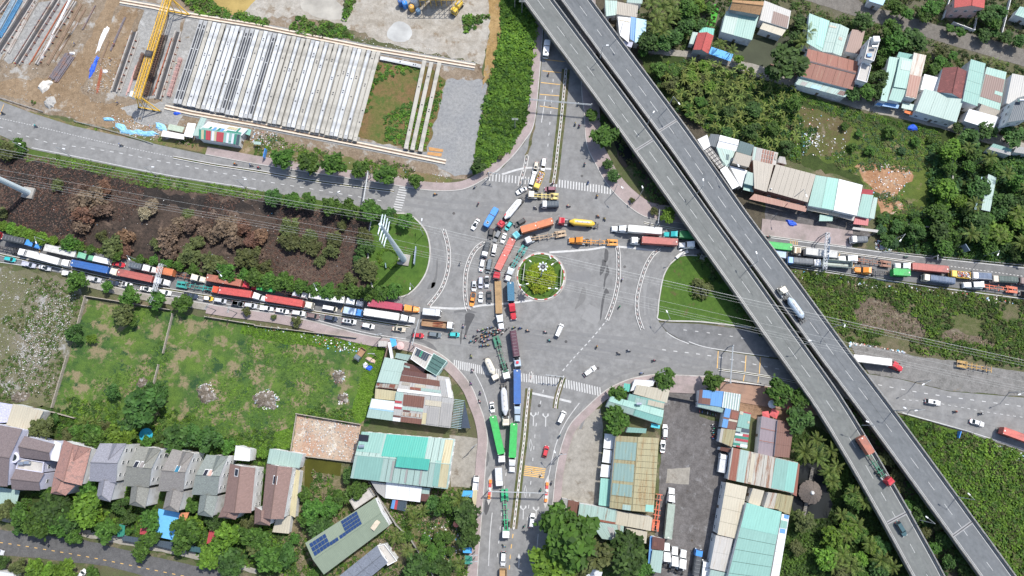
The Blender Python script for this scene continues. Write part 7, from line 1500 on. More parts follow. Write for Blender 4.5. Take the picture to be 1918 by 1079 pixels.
def cage(A,B,w,n,m,label,h=1.2):
 a,b=gl([A,B]);d=b-a;o=thing('rebar_cage',label,'rebar cage',(a.x,a.y,0));D=d.normalized();nn=Vector((-D.y,D.x))
 for s in(-1,-.33,.33,1):
  for z in(.2,h):
   p,q=nn*s*w/2,d+nn*s*w/2;mb=MB();mb.tube((p.x,p.y,z),(q.x,q.y,z),.1,4);mb.obj('long_bar',m,o)
 hoop=MB();hoop.box(-.13,.13,-w/2-.25,w/2+.25,h,h+.12);hoop.box(-.07,.07,-w/2,-w/2+.12,.1,h);hoop.box(-.07,.07,w/2-.12,w/2,.1,h);hm_=hoop.mesh('hoop',[m])
 for k in range(n):p=d*(k+.5)/n;link('hoop',hm_,o,(p.x,p.y,0),math.atan2(D.y,D.x))
rust_bar=M('rusty_rebar',(.14,.075,.05),.8,.3)
cage(G6(735,960),G6(1000,60),2.0,26,rust_bar,'long dark rebar cage right of the yellow crane');cage(G6(1100,980),G6(1280,400),1.1,9,M('pink_duct',(.45,.27,.24),.7,.2),'pink ducted cage left of the girder rows');cage(G6(590,720),G6(720,330),.9,6,rust_bar,'short rebar cage under the yellow crane beam')
for(a_,b_,w_,n_,m_,l_)in((G5(60,880),G5(560,60),.5,2,'form_wall','thin form strip right of the leftmost trench'),(G5(200,930),G5(740,60),.5,2,'steel_section','dark bar strip between the first trenches'),(G5(350,900),G5(900,40),1.0,3,'steel_section','dark bar strip right of the second trench'),(G5(460,950),G5(1000,40),.6,2,'rusty_beam','rust red bar strip left of the white ducts'),(G5(830,900),G5(1290,120),1.0,3,'brown_timber','second brown timber row by the haul road'),(G5(900,760),G5(1180,330),.9,3,'form_wall','pale block row in the middle of the left yard'),(G6(60,480),G6(200,130),.8,3,'brown_timber','short timber row in the brown earth'),(G6(20,900),G6(90,560),.9,4,'rusty_beam','bent rusty bars in the brown earth'),(G6(360,930),G6(640,120),.5,2,'form_wall','thin form strip left of the crane trench'),(G6(860,930),G6(1130,120),.5,2,'rusty_beam','rust red strip left of the right crane trench'),(G6(1010,960),G6(1250,150),.7,3,'form_wall','pale strip right of the right crane trench'),(G6(470,930),G6(620,480),1.0,2,'pink_duct','pinkish strip at the left of the crane foot')):pile(a_,b_,w_,n_,MATS[m_],l_,'form_strip',.35,'form strip','strip',.8)
patch('oily_strip',[(720,960),(830,960),(1080,40),(960,40)],.05,M('oily_ground',(.075,.065,.058),.9,.3,.6,dirt=(.16,.14,.12)),'dark oily ground under the long rebar cage',G6,.4)
ym=paint('crane_yellow',(.72,.42,.012),.45)
a,b=WT(PX,(258,186),9),WT(PX,(320,-12),9);d=(b-a);D=Vector((d.x,d.y)).normalized();nn=Vector((-D.y,D.x));L=Vector((d.x,d.y)).length
cr=thing('gantry_crane','yellow lattice gantry crane standing across the casting yard','gantry crane',(a.x,a.y,0))
def cp(x,y,z):q=D*x+nn*y;return(q.x,q.y,z)
for s in(-1,1):
 mb=MB();y0,y1=s*.95-.55,s*.95+.55
 for y in(y0,y1):mb.tube(cp(0,y,10.2),cp(L,y,10.2),.12,4)
 mb.tube(cp(0,(y0+y1)/2,8.8),cp(L,(y0+y1)/2,8.8),.15,4);n=int(L/1.5)
 for k in range(n):
  x0,x1=L*k/n,L*(k+1)/n;ym_=(y0+y1)/2
  mb.tube(cp(x0,y0,10.2),cp(x1,y1,10.2),.065,4);mb.tube(cp(x0,y0,10.2),cp((x0+x1)/2,ym_,8.8),.055,4);mb.tube(cp(x1,y1,10.2),cp((x0+x1)/2,ym_,8.8),.055,4);mb.tube(cp(x0,y0,10.2),cp(x0,y1,10.2),.055,4)
 mb.obj('lattice_beam',ym,cr)['kind']='stuff'
for x in(1.0,L-2):
 for s in(-1,1):
  mb=MB();mb.tube(cp(x,s*.9,8.9),cp(x-1.0,s*4.2,.8),.22,6);mb.obj('leg',ym,cr);mb=MB();mb.tube(cp(x,s*.9,8.9),cp(x-1.0,s*1.6,.8),.16,6);mb.obj('leg',ym,cr)
  for q in(1.6,4.2):mb=MB();p=cp(x-1.0,s*q,0);mb.obox(p,(nn.x,nn.y),.9,.5,.1,.8);mb.obj('bogie',sdk,cr)
 mb=MB();mb.tube(cp(x-1,-4.4,.8),cp(x-1,4.4,.8),.2,6);mb.obj('sill_beam',ym,cr)
mb=MB();mb.obox(cp(1.5,2.3,0),(D.x,D.y),2.2,1.6,7.4,9.6);mb.obj('cabin',M('cabin_white',(.6,.66,.72),.5),cr);mb=MB();mb.obox(cp(L*.4,0,0),(D.x,D.y),2.4,2.6,10.35,11.1);mb.obj('hoist_trolley',sdk,cr)
bp=WT(PX,(826,-2));o=thing('batching_plant','concrete batching plant silos in a yellow frame at the top edge','batching plant',(bp.x,bp.y,0));sil=M('silo_olive',(.42,.42,.28),.5,.12)
for k,(x,y)in enumerate(((-6,2),(0,0),(6,3),(-2,6))):mb=MB();mb.lathe([(.7,2.5),(2.4,5),(2.4,12),(1.6,12.8),(.3,13.1)],20,(x,y));s_=mb.obj('silo',sil,o);mb=MB();mb.lathe([(2.5,8),(2.5,8.3)],20,(x,y));mb.obj('band',stl,s_)
for k in range(9):
 x=-8+2.1*k;mb=MB();mb.tube((x,-3.2,0),(x,-3.2,12),.14,4);mb.tube((x,-3.2,12),(x,3.5,12.6),.12,4);mb.tube((x,-3.2,4),(min(x+2.1,9),-3.2,8),.08,4);mb.obj('frame_post',ym,o)
for z in(4,8,12):mb=MB();mb.tube((-8,-3.2,z),(8.8,-3.2,z),.12,4);mb.obj('frame_rail',ym,o)
def drum(px,r,h,m,label,t=A01):
 c=WT(t,px,h);o=thing('tank',label,'tank',(c.x,c.y,0));mb=MB();mb.lathe([(r,.05),(r,h),(r*.8,h+.25)],20);mb.obj('shell',m,o);mb=MB();mb.lathe([(r*.25,h+.26),(r*.25,h+.4)],10);mb.obj('lid',stl,o)
drum((1110,20),1.1,3,paint('tank_blue',(.02,.2,.6)),'bright blue round tank beside the batching plant');drum((1075,5),1.0,3,paint('tank_navy',(.03,.1,.3)),'dark blue round tank beside the batching plant');drum((1160,48),1.1,2.6,paint('tank_orange',(.7,.36,.05)),'orange round tank beside the batching plant');drum((1210,75),1.0,2,paint('tank_slate',(.1,.2,.32)),'slate blue tank below the orange one');drum((1180,-5),1.5,3.5,M('tank_white',(.6,.6,.6),.5),'grey white tank touching the batching plant')
truck(A01,(1470,95),(1540,-10),'yellow','tank','yellow','yellow tank truck beside the batching plant',3.2)
def tarp(pts,m,label,t,h=.5,name='tarpaulin'):
 P=smooth(gl(pts,t),3,True);c=sum(P,Vector((0,0)))/len(P);o=None;mb=MB();rnd=random.Random(len(label));n=len(P)
 rings=[P,[c+(p-c)*.7 for p in P],[c+(p-c)*.35 for p in P]];zs=[.05,h*.8,h]
 P_J=[rnd.uniform(.72,1.22)for _ in P];rings=[[c+(p-c)*j for p,j in zip(r,P_J)]for r in rings]
 R3=[[(p.x-c.x,p.y-c.y,z+(rnd.uniform(-.15,.2)if z>.1 else 0))for p in r]for r,z in zip(rings,zs)]
 ar=sum(P[i].x*P[(i+1)%n].y-P[(i+1)%n].x*P[i].y for i in range(n))
 if ar<0:R3=[r[::-1]for r in R3]
 mb.loft(R3);o=mb.obj(name,m,None,(c.x,c.y,0));tag(o,label,'tarpaulin');return o
bt=M('bright_blue_tarp',(.02,.1,.6),.6,.25,1.2);wt=M('white_sheeting',(.72,.72,.73),.6,.12,1)
tarp([(725,425),(740,440),(715,510),(690,575),(668,572),(680,510),(705,470)],bt,'bright blue tarpaulin heap along the haul road',A00,.8);tarp([(795,195),(822,200),(800,260),(745,375),(718,378),(745,300)],wt,'long white sheeting along the haul road',A00,.5);tarp([(525,390),(565,395),(560,412),(525,410)],wt,'small white sack heap above the steel bundle',A00,.5);tarp([(765,520),(800,525),(805,545),(770,545)],wt,'white sheet among the bent rebar',A00,.3)
tarp([(290,640),(345,600),(390,625),(350,680),(310,690)],M('pale_sand',(.55,.52,.47),.9),'pale sand heap at the yard corner',A00,1.0);tarp([(340,750),(400,730),(415,790),(370,815),(335,790)],M('grey_heap',(.33,.32,.3),.9,.2),'grey sacks heap at the guardrail gap',A00,.9);tarp([(1300,840),(1345,835),(1350,855),(1310,862)],bt,'blue tarpaulin scrap below the crane rail',A00,.5)
for k,p in enumerate(([(875,930),(930,925),(960,990),(1000,980),(1010,1010),(900,1000)],[(1020,965),(1080,985),(1150,980),(1190,1000),(1160,1020),(1040,1015)],[(760,885),(830,880),(860,905),(800,910)],[(1170,920),(1240,930),(1235,985),(1180,970)])):tarp(p,M('pale_blue_bags',(.25,.52,.72),.6,.35,2.5),'pale blue plastic bag heap beside the yard guardrail, %s from the left'%ORD[[1,2,0,3][k]],A00,.6,'bag_heap')
for k,p in enumerate(([(1290,22),(1400,40),(1398,60),(1295,50)],[(1285,58),(1390,70),(1385,95),(1278,80)])):
 P=gl(p,A11);c=sum(P,Vector((0,0)))/4;mb=MB();mb.prism([(q.x-c.x,q.y-c.y)for q in P],.05,.14);tag(mb.obj('steel_plate',M('rust_sheet',(.42,.22,.08),.8,.25),None,(c.x,c.y,0)),'rusty steel plate on the gravel, %s one'%('upper','lower')[k],'steel plate')
tarp([(1040,945),(1110,935),(1130,985),(1070,980)],bt,'blue tarpaulin heap on the pale village lane',A03,.9);tarp([(130,565),(175,570),(215,590),(205,615),(140,605)],bt,'blue sheeting on the forecourt',A13,1.0)
tarp([(820,515),(870,520),(905,560),(850,565)],M('pink_tarp',(.55,.4,.32),.8),'pinkish tarpaulin beside the bright green strip',A21,1.0);tarp([(805,555),(838,560),(825,605),(800,600)],wt,'white sheeting beside the pinkish tarpaulin',A21,.7);tarp([(815,590),(860,575),(872,605),(840,625)],bt,'blue and orange bags beside the bright green strip',A21,.6)
mound_m=ground('rubbish_mound',(.12,.1,.075),(.2,.165,.13),(.42,.4,.38),.4,1.5,.45,3,.6)
for p,t,l in(([(0,790),(60,765),(150,800),(175,850),(120,900),(20,890),(-20,850)],A21,'largest waste mound at the left of the lower field'),([(570,630),(640,615),(665,650),(640,710),(575,705)],A21,'waste mound near the bright green strip'),([(615,800),(660,785),(690,820),(660,860),(610,840)],A21,'small waste mound above the ruined floor'),([(1490,740),(1545,700),(1570,750),(1630,780),(1610,840),(1520,850),(1480,810)],A20,'brown earth mound with white waste in the field'),([(1020,720),(1060,660),(1110,690),(1080,740),(1030,750)],A20,'bare earth mound beside the field wall'),([(90,800),(160,765),(230,800),(190,850),(100,850)],A20,'dark earth mound beside the cream roof')):tarp(p,mound_m,l,t,.7,'waste_mound')['category']='mound'
# ================================================================ STREET FURNITURE
def lamp(base,head,label,t=PX,h=9.5,z0=.15,twin=None,grp=None):
 b=WT(t,base,z0);hd=WT(t,head,z0+h);d=Vector((hd.x-b.x,hd.y-b.y));o=thing('street_lamp',label,'street lamp',(b.x,b.y,z0),0,grp or 'street lamps')
 if d.length>3.2:d=d.normalized()*3.2
 mb=MB();mb.tube((0,0,0),(0,0,h-.6),.13,8,0,.08);mb.obj('pole',stl,o)
 for s in((1,-1)if twin else(1,)):
  e=d*s;mb=MB();mb.tube((0,0,h-.65),(e.x,e.y,h),.06,5);mb.obj('arm',stl,o);u=e.normalized()
  mb=MB();mb.obox(e+u*.35,u,.95,.36,h-.08,h+.1);mb.obj('lamp_head',M('lamp_head',(.7,.72,.74),.4),o)
for i,(b,hd)in enumerate((((54,283),(53,274)),((133,293),(133,282)),((293,329),(293,313)),((460,352),(460,336)),((640,378),(633,360)))):lamp(b,hd,f'street lamp along the upper left road, {ordw(i + 1)} from the left edge')
for i,(b,hd)in enumerate((((95,455),(67,453)),((262,489),(241,484)),((425,516),(413,515)),((600,540),(592,541)),((775,539),(768,539)))):lamp(b,hd,f'street lamp above the lower left jam, {ordw(i + 1)} from the left edge')
for i,(px,t)in enumerate((((655,435),A02),((1005,940),A02),((1380,370),A12),((1780,915),A12),((275,415),A23),((705,1025),A23),((1140,660),A33))):
 p=t(*px);b=WT(PX,p,ZD+.9);hp=(p[0]+3,p[1]-20);lamp(p,(p[0]+12,p[1]-24 if i<4 else p[1]-6),f'lamp post on the left flyover, {ordw(i + 1)} from the top',h=9,z0=ZD+.85,grp='lamp posts on the flyovers')
for i,(px,t)in enumerate((((800,265),A02),((1165,800),A02),((1600,170),A12),((200,395),A13),((490,290),A23),((945,915),A23),((1425,487),A33))):
 p=t(*px);lamp(p,(p[0]+22,p[1]-4),f'lamp post on the right flyover, {ordw(i + 1)} from the top',h=9,z0=ZD+.85,grp='lamp posts on the flyovers')
for b,hd,t,l in(((930,720),(975,740),A13,'street lamp at the scrap heap on the right road'),((1610,840),(1727,820),A13,'long armed street lamp over the right bushes'),((1245,630),(1150,180),A22,'x'),):
 if l!='x':lamp(b,hd,l,t)
lamp((1245,604),(1250,585),'street lamp at the corner of the right lawn');lamp((1280,474),(1274,469),'street lamp at the tip of the right lawn');lamp((1150,360),(1164,350),'street lamp on the wide pink pavement');lamp((1196,370),(1204,352),'second street lamp on the wide pink pavement');lamp((793,440),(790,412),'street lamp at the left lawn edge',h=8);lamp((1705,768),(1702,770),'street lamp below the right flyover');lamp((1042,855),(1040,848),'street lamp by the lower right pavement')
lamp((1716,715),(1712,728),'street lamp at the lay-by, left one');lamp((1890,735),(1875,750),'street lamp at the lay-by, right one')
c=WT(PX,(1013,519));o=thing('lighting_mast','tall central mast with a ring of white lamps on the roundabout','mast',(c.x,c.y,.3));mb=MB();mb.tube((0,0,0),(0,0,17),.32,10,0,.16);mb.obj('pole',stl,o)
mb=MB();mb.lathe([(1.2,16.8),(1.2,17.0),(.9,17.0),(.9,16.8)],20);mb.obj('ring',stl,o)
for k in range(8):a=2*math.pi*k/8;mb=MB();mb.tube((.2*math.cos(a),.2*math.sin(a),16.9),(1.25*math.cos(a),1.25*math.sin(a),16.9),.05,4);mb.obj('spoke',stl,o);mb=MB();mb.lathe([(.26,16.8),(.3,17.2),(.12,17.35)],10,(1.45*math.cos(a),1.45*math.sin(a)));mb.obj('lamp',M('mast_lamp',(.72,.78,.82),.3),o)
for i,(b,hd)in enumerate((((1028,485),(1030,481)),((988,490),(992,488)),((1045,492),(1036,494)),((978,538),(986,532)),((983,541),(976,534)),((1038,545),(1031,540)),((1048,547),(1044,541)))):lamp(b,hd,f'low garden lamp on the roundabout lawn, {ORD[i]} from the top',h=4.5,z0=.3,grp='garden lamps on the roundabout')
for a,b,l in(((983,496),(979,528),'thin white sign panel on the left of the roundabout'),((1051,503),(1049,537),'thin white sign panel on the right of the roundabout')):
 A,B=gl([a,b]);d=B-A;o=thing('sign_panel',l,'sign',(A.x,A.y,.3));mb=MB();mb.obox(d/2,d,d.length,.15,.7,2.2);mb.obj('panel',kwh,o)
 for f in(.1,.9):mb=MB();q=d*f;mb.tube((q.x,q.y,0),(q.x,q.y,.7),.06,5);mb.obj('post',stl,o)
def gty(A,B,h,label,lattice=False,t=PX,posts=(1,1),signs=(),lights=0):
 a=WT(t,A,h);b=WT(t,B,h);o=thing('gantry',label,'gantry',(a.x,a.y,.1));d=(b-a).to_2d();D=d.normalized();n=Vector((-D.y,D.x));L=d.length
 if lattice:
  mb=MB()
  for s in(-.55,.55):
   for z in(h-.5,h+.5):p=n*s;q=d+n*s;mb.tube((p.x,p.y,z),(q.x,q.y,z),.09,5)
  k=int(L/1.1)
  for i in range(k):
   p,q=D*L*i/k,D*L*(i+1)/k
   for s in(-.55,.55):mb.tube((p.x+n.x*s,p.y+n.y*s,h-.5),(q.x+n.x*s,q.y+n.y*s,h+.5),.06,4)
   mb.tube((p.x-n.x*.55,p.y-n.y*.55,h+.5),(q.x+n.x*.55,q.y+n.y*.55,h+.5),.06,4);mb.tube((p.x-n.x*.55,p.y-n.y*.55,h+.5),(p.x+n.x*.55,p.y+n.y*.55,h+.5),.06,4)
  mb.obj('lattice_beam',M('gantry_grey',(.5,.52,.54),.5),o)['kind']='stuff'
 else:
  for z in((h,)if L<9 else(h,h-.7)):mb=MB();mb.tube((0,0,z),(d.x,d.y,z),.12,6);mb.obj('beam',stl,o)
  if L>=9:
   for i in range(int(L/2.2)):q=D*(i+.5)*2.2;mb=MB();mb.tube((q.x,q.y,h),(q.x,q.y,h-.7),.06,4);mb.obj('strut',stl,o)
 for f,on in((0,posts[0]),(1,posts[1])):
  if on:
   for s in((-.5,.5)if lattice else(0,)):q=d*f+n*s;mb=MB();mb.tube((q.x,q.y,0),(q.x,q.y,h+.4),.18,8);mb.obj('post',stl,o)
 for f0,f1 in signs:
  q0,q1=d*f0,d*f1;mb=MB();mb.obox((q0+q1)/2+n*.7,D,(q1-q0).length,.12,h-1.2,h+1.0);mb.obj('sign_board',M('sign_grey_blue',(.12,.2,.3),.5),o)
 for i in range(lights):
  q=d*(i+.5)/max(1,lights)*.9;mb=MB();mb.obox(q+n*.25,D,.4,.36,h-1.15,h-.05);li=mb.obj('traffic_light',sdk,o)
  for k_,cc_ in enumerate(('orange_red','yellow','green')):mb=MB();mb.obox(q+n*.44,D,.24,.02,h-.4-.34*k_,h-.16-.34*k_);mb.obj('lens',P_(cc_),li)
gty((130,742),(592,782),6.2,'plain grey gantry across the upper road',t=A02);gty((835,205),(800,425),6.5,'plain grey gantry across the upper left road',t=A11);gty((655,200),(555,600),6.5,'grey lattice gantry over the lower left jam',True,V2,signs=());gty((960,55),(915,590),6.5,'blue grey lattice sign gantry over the right road',True,V13,signs=((.12,.3),(.36,.55),(.6,.75)))
gty((440,725),(1312,752),6.3,'slim grey gantry between the two striped barriers',t=V9);gty((1652,428),(1632,708),6.2,'slim grey gantry over the lower right road',t=A22)
gty((120,425),(270,450),6,'traffic light arm at the upper left corner',t=V11,posts=(1,0),lights=2);gty((630,525),(790,532),6,'traffic light arm at the upper divider',t=V11,posts=(1,0),lights=2);gty((895,925),(990,545),6,'long traffic light arm over the red saloon',t=V4,posts=(1,0),lights=3);gty((1565,48),(1295,18),6,'traffic light arm at the lower divider',t=V8,posts=(1,0),lights=3);gty((1090,590),(1102,490),6,'traffic light arm left of the flyover',t=A12,posts=(1,0),lights=2)
gty((1270,835),(1272,870),5,'short sign arm on the upper right road',t=A13,posts=(1,0),lights=1)
def board(a,b,z0,z1,m,label,t=PX,th=.25):
 A=WT(t,a,z0);B=WT(t,b,z0);d=(B-A).to_2d();o=thing('billboard',label,'billboard',(A.x,A.y,0));mb=MB();mb.obox(d/2,d,d.length,th,z0,z1);mb.obj('board',m,o)
 for f in(.12,.88):q=d*f;mb=MB();mb.tube((q.x,q.y,0),(q.x,q.y,z0),.1,6);mb.obj('post',stl,o)
board((1200,775),(1185,905),.8,3.2,M('poster',(.3,.36,.45),.5,.5,.6),'long roadside poster board seen edge on, on the left lawn',A11);board((970,895),(975,930),.6,2.0,M('poster2',(.2,.3,.32),.5,.4,.8),'small poster board left of the pylon foot',A11);board((80,45),(65,110),1,3,P_('blue'),'blue roadside sign above the street trees',A11);board((1445,760),(1478,810),2.5,5.2,M('sign_back',(.14,.2,.26),.6),'grey back of a road sign in the right bushes',A13);board((1425,-5),(1410,45),.6,2.4,P_('blue'),'blue sign on the slope below the right flyover',A33);board((1000,410),(1022,528),3,5.2,M('white_board',(.7,.7,.72),.6),'tall white billboard edge at the street corner',A21,.8);board((965,545),(1000,412),2,4.4,M('rusty_board',(.22,.15,.12),.8),'rusty billboard edge beside the white one',A21)
P=smooth(gl([(1266,484),(1275,477),(1288,472)]),5);mb=MB();z=P[0].copy();ribbon(mb,[p-z for p in P],-.5,.6,.34,.95);tag(mb.obj('banner',kwh,None,(z.x,z.y,0)),'white banner wrapped on the kerb tip of the right lawn','banner')
mb=MB();A,B=gl([(1440,840)]*2,A12);mb.lathe([(1.3,.3),(1.3,.7)],4,(0,0));c=gl([(1420,850)],A12)[0];o_=tag(mb.obj('manhole_box',cnc,None,(c.x,c.y,0),.4),'square concrete chamber on the right lawn','chamber')
def pylon(base,h,label,adir,foot=True):
 b=W(*base);o=thing('power_pylon',label,'pylon',(b.x,b.y,0));pm=M('pylon_blue_grey',(.52,.6,.63),.5,.08)
 mb=MB();mb.tube((0,0,.8),(0,0,h),1.15,12,0,.5);mb.obj('pole',pm,o);mb=MB();mb.obox((0,0),(adir[0],adir[1]),4.2,4.2,0,.9);mb.obj('footing',cnc,o)
 u=Vector(adir).normalized();pts=[]
 for k,z in enumerate((h-.6,h-4.2,h-7.8,h-11.4)):
  l=(3.2,4.2,4.2,4.2)[k];p,q=-u*l,u*l;mb=MB();mb.tube((p.x,p.y,z+.5),(0,0,z),.16,6,0,.3);mb.tube((0,0,z),(q.x,q.y,z+.5),.3,6,0,.16);mb.obj('cross_arm',pm,o)
  for e in(p,q):
   mb=MB();mb.tube((e.x,e.y,z+.45),(e.x,e.y,z-1.2),.12,6);mb.obj('insulator',INS,o);pts.append(Vector((b.x+e.x,b.y+e.y,z-1.2)))
 return o,pts
d1=W(757,487)-W(55,362);ad=Vector((-d1.y,d1.x)).normalized()
_,p1=pylon((757,487),47,'white blue power pylon on the left lawn',ad);_,p0=pylon((55,362),47,'power pylon leaning out of the left edge',ad);p2=p0;p3=[q+Vector((330,-75,0))for q in p1]
wm_=M('aluminium_wire',(.36,.37,.36),.5)
names=['top left','top right','second left','second right','third left','third right','lowest left','lowest right']
for i in range(8):
 for(A,B,nm)in((p0[i],p1[i],'between the two pylons'),(p1[i],p3[i],'running right from the lawn pylon'),(p2[i],p0[i],'off the left edge')):
  if nm=='off the left edge':continue
  mb=MB();n=14;pr=None
  for k in range(n+1):
   f=k/n;q=A.lerp(B,f)-A;q.z-=16*f*(1-f)*(B-A).length/330
   if pr is not None:mb.tube(pr,q,.027,4)
   pr=q
  tag(mb.obj('power_line',wm_,None,A),f'{names[i]} power line {nm}','power line','high power lines')
def upole(base,label,h=9,t=PX,ang=0.0,arms=2):
 b=WT(t,base);o=thing('utility_pole',label,'utility pole',(b.x,b.y,0),ang);mb=MB();mb.tube((0,0,0),(0,0,h),.17,8,0,.12);mb.obj('pole',cnc,o)
 for k in range(arms):mb=MB();mb.box(-1.2,1.2,-.07,.07,h-.5-.9*k,h-.36-.9*k);mb.obj('cross_arm',stl,o)
 mb=MB()
 for x in(-1,-.4,.4,1):mb.lathe([(.07,h-.36),(.09,h-.1)],6,(x,0))
 mb.obj('insulators',INS,o)['kind']='stuff'
for p,l,t,a in(((17,62),'utility pole beside the left flyover at the top',A02,.2),((70,100),'double utility pole in the bright bank',A02,0),((1640,100),'utility pole on the concrete yard by the mint hall',A31,.6),((1690,600),'utility pole tangle on the lower pavement',A31,1.0),((1640,890),'utility pole beside the blue stall',A31,.1),((1640,935),'utility pole beside the bottle green stall',A31,.1),((290,800),'utility pole under the feathery tree',A32,.5),((365,160),'utility pole on the lower right pavement',A32,.1),((1218,115),'utility pole behind the field wall, left one',A20,1.2),((1620,165),'utility pole behind the field wall, middle one',A20,1.0),((1778,185),'utility pole behind the field wall, right one',A20,1.4),((945,365),'utility pole beside the pavement stall',A21,.2),((895,505),'utility pole in the bright green strip',A21,0),((18,960),'utility pole at the foot of the bright bank',A02,0),((1080,640),'utility pole at the lower right corner tree',A22,.3)):upole(p,l,9,t,a)
# ================================================================ VEGETATION
def inpoly(X,Y,P):
 n=len(P);ins=np.zeros(len(X),bool);j=n-1
 for i in range(n):
  xi,yi,xj,yj=P[i][0],P[i][1],P[j][0],P[j][1]
  if yi!=yj:
   c=((yi>Y)!=(yj>Y))&(X<(xj-xi)*(Y-yi)/(yj-yi)+xi);ins^=c
  j=i
 return ins
EX=[np.array([(p[0],p[1])for p in P])for P in EXCL]
def free(X,Y,margin=0.0):
 ok=np.ones(len(X),bool)
 for P in EX:
  a,b=P.min(0)-margin,P.max(0)+margin;k=(X>a[0])&(X<b[0])&(Y>a[1])&(Y<b[1])&ok
  if k.any():
   idx=np.where(k)[0];Q=P
   if margin:
    c=P.mean(0);Q=P+(P-c)/np.maximum(np.linalg.norm(P-c,axis=1,keepdims=True),.1)*margin
   ok[idx[inpoly(X[idx],Y[idx],Q)]]=False
 return ok
def leaves(name,mats,C,size,nrm_up=.6,tone=None,seed=0,aspect=1.5,mi=None):
 """one small leaf-shaped face (two triangles) at each point of C"""
 r=np.random.default_rng(seed);n=len(C)
 N=r.normal(size=(n,3));N/=np.linalg.norm(N,axis=1,keepdims=True);N[:,2]=np.abs(N[:,2]);N=N*(1-nrm_up)+np.array([0,0,1.0])*nrm_up;N/=np.linalg.norm(N,axis=1,keepdims=True)
 A=r.normal(size=(n,3));A-=(A*N).sum(1,keepdims=True)*N;A/=np.linalg.norm(A,axis=1,keepdims=True);B=np.cross(N,A)
 s=(np.asarray(size)*r.uniform(.7,1.3,n))[:,None]
 V=np.stack([C+A*s*aspect*.6,C+B*s*.55,C-A*s*aspect*.6,C-B*s*.55],1).reshape(-1,3)
 me=bpy.data.meshes.new(name);me.vertices.add(4*n);me.vertices.foreach_set('co',V.astype(np.float32).ravel());me.loops.add(4*n);me.loops.foreach_set('vertex_index',np.arange(4*n,dtype=np.int32))
 me.polygons.add(n);me.polygons.foreach_set('loop_start',np.arange(0,4*n,4,dtype=np.int32));me.polygons.foreach_set('loop_total',np.full(n,4,np.int32))
 for m in mats:me.materials.append(m)
 a=me.attributes.new('tone','FLOAT','FACE');a.data.foreach_set('value',(tone if tone is not None else r.uniform(0,1,n)).astype(np.float32))
 me.update(calc_edges=True);return me
L_={'street':leafm('leaf_street',(.04,.1,.012),(.085,.185,.02)),'dark':leafm('leaf_dark',(.034,.08,.016),(.068,.145,.025)),'bright':leafm('leaf_bright',(.07,.15,.011),(.14,.26,.016)),'olive':leafm('leaf_olive',(.065,.082,.024),(.12,.14,.04)),'dry':leafm('leaf_dry',(.12,.08,.055),(.22,.15,.1)),'rust':leafm('leaf_rust',(.13,.068,.042),(.22,.12,.07)),'yellow':leafm('leaf_yellow',(.18,.25,.006),(.31,.39,.01)),'palm':leafm('leaf_palm',(.05,.1,.018),(.17,.22,.04)),'banana':leafm('leaf_banana',(.06,.115,.016),(.19,.235,.045)),'burnt':leafm('leaf_burnt',(.03,.022,.02),(.17,.115,.088)),'grassy':leafm('leaf_grass',(.045,.105,.018),(.1,.18,.026)),'tan':leafm('leaf_straw',(.2,.16,.1),(.32,.26,.17)),'blue':leafm('leaf_bluegreen',(.028,.08,.03),(.06,.145,.045))}
def crown_mesh(sp,seed,nl=9,per=110,size=.155,flat=.72):
 r=np.random.default_rng(seed);pts=[];tone=[]
 for k in range(nl):
  a=2*math.pi*k/nl*2.4+r.uniform(0,.8);d=(.62 if k else.0)*r.uniform(.55,1.12)*(.86 if sp=='street' else 1);c=np.array([d*math.cos(a),d*math.sin(a),r.uniform(-.12,.28)*flat+(.2 if k==0 else 0)]);rl=r.uniform(.28,.5)
  for q in range(7):
   u=r.normal(size=3);u/=np.linalg.norm(u);u[2]=abs(u[2])*.9-.15;cc=c+u*rl*.75*np.array([1,1,flat]);m=per//7;t=r.uniform(.1,.9)
   p=cc+r.normal(size=(m,3))*rl*.26;pts.append(p);tone.append(np.clip(t+r.normal(size=m)*.12,0,1))
 P=np.concatenate(pts);return leaves('crown',[L_[sp]],P,np.full(len(P),size),.58,np.concatenate(tone),seed)
def trunk_mesh(seed,limbs=4):
 r=random.Random(seed);mb=MB();mb.tube((0,0,-1.3),(0,0,-.25),.085,7,0,.06)
 for k in range(limbs):a=2*math.pi*k/limbs+r.uniform(-.4,.4);mb.tube((0,0,-.4),(.5*math.cos(a),.5*math.sin(a),r.uniform(0,.2)),.045,5,0,.018)
 return mb.mesh('trunk',[trunk_m])
CR={}
def crown(sp,v):
 if(sp,v)not in CR:CR[(sp,v)]=crown_mesh(sp,v*31+len(sp)*7+sum(map(ord,sp)))
 return CR[(sp,v)]
TRK=[trunk_mesh(i)for i in range(3)]
NT=[0]
def tree(px,rpx,sp,label,group=None,t=PX,s=1.0,name='tree',cat='tree',hk=1.15,z=0.0):
 q=t(*px);NT[0]+=1;r=random.Random(NT[0]*17);R_=rpx/s/5.1*1.1
 h=R_*hk;p=W(q[0],q[1],h);o=thing(name,label,cat,(p.x,p.y,z),r.uniform(0,6.28),group)
 link('crown',crown(sp,r.randrange(4)),o,(0,0,h),0,(R_*r.uniform(.92,1.08),R_*r.uniform(.92,1.08),R_*r.uniform(.85,1.1)))
 if hk>.7:link('trunk',TRK[NT[0]%3],o,(0,0,h),0,(R_,R_,R_*hk/1.28))
 else:link('stem',TRK[NT[0]%3],o,(0,0,h),0,(R_*.5,R_*.5,R_*hk/1.28))
 return o
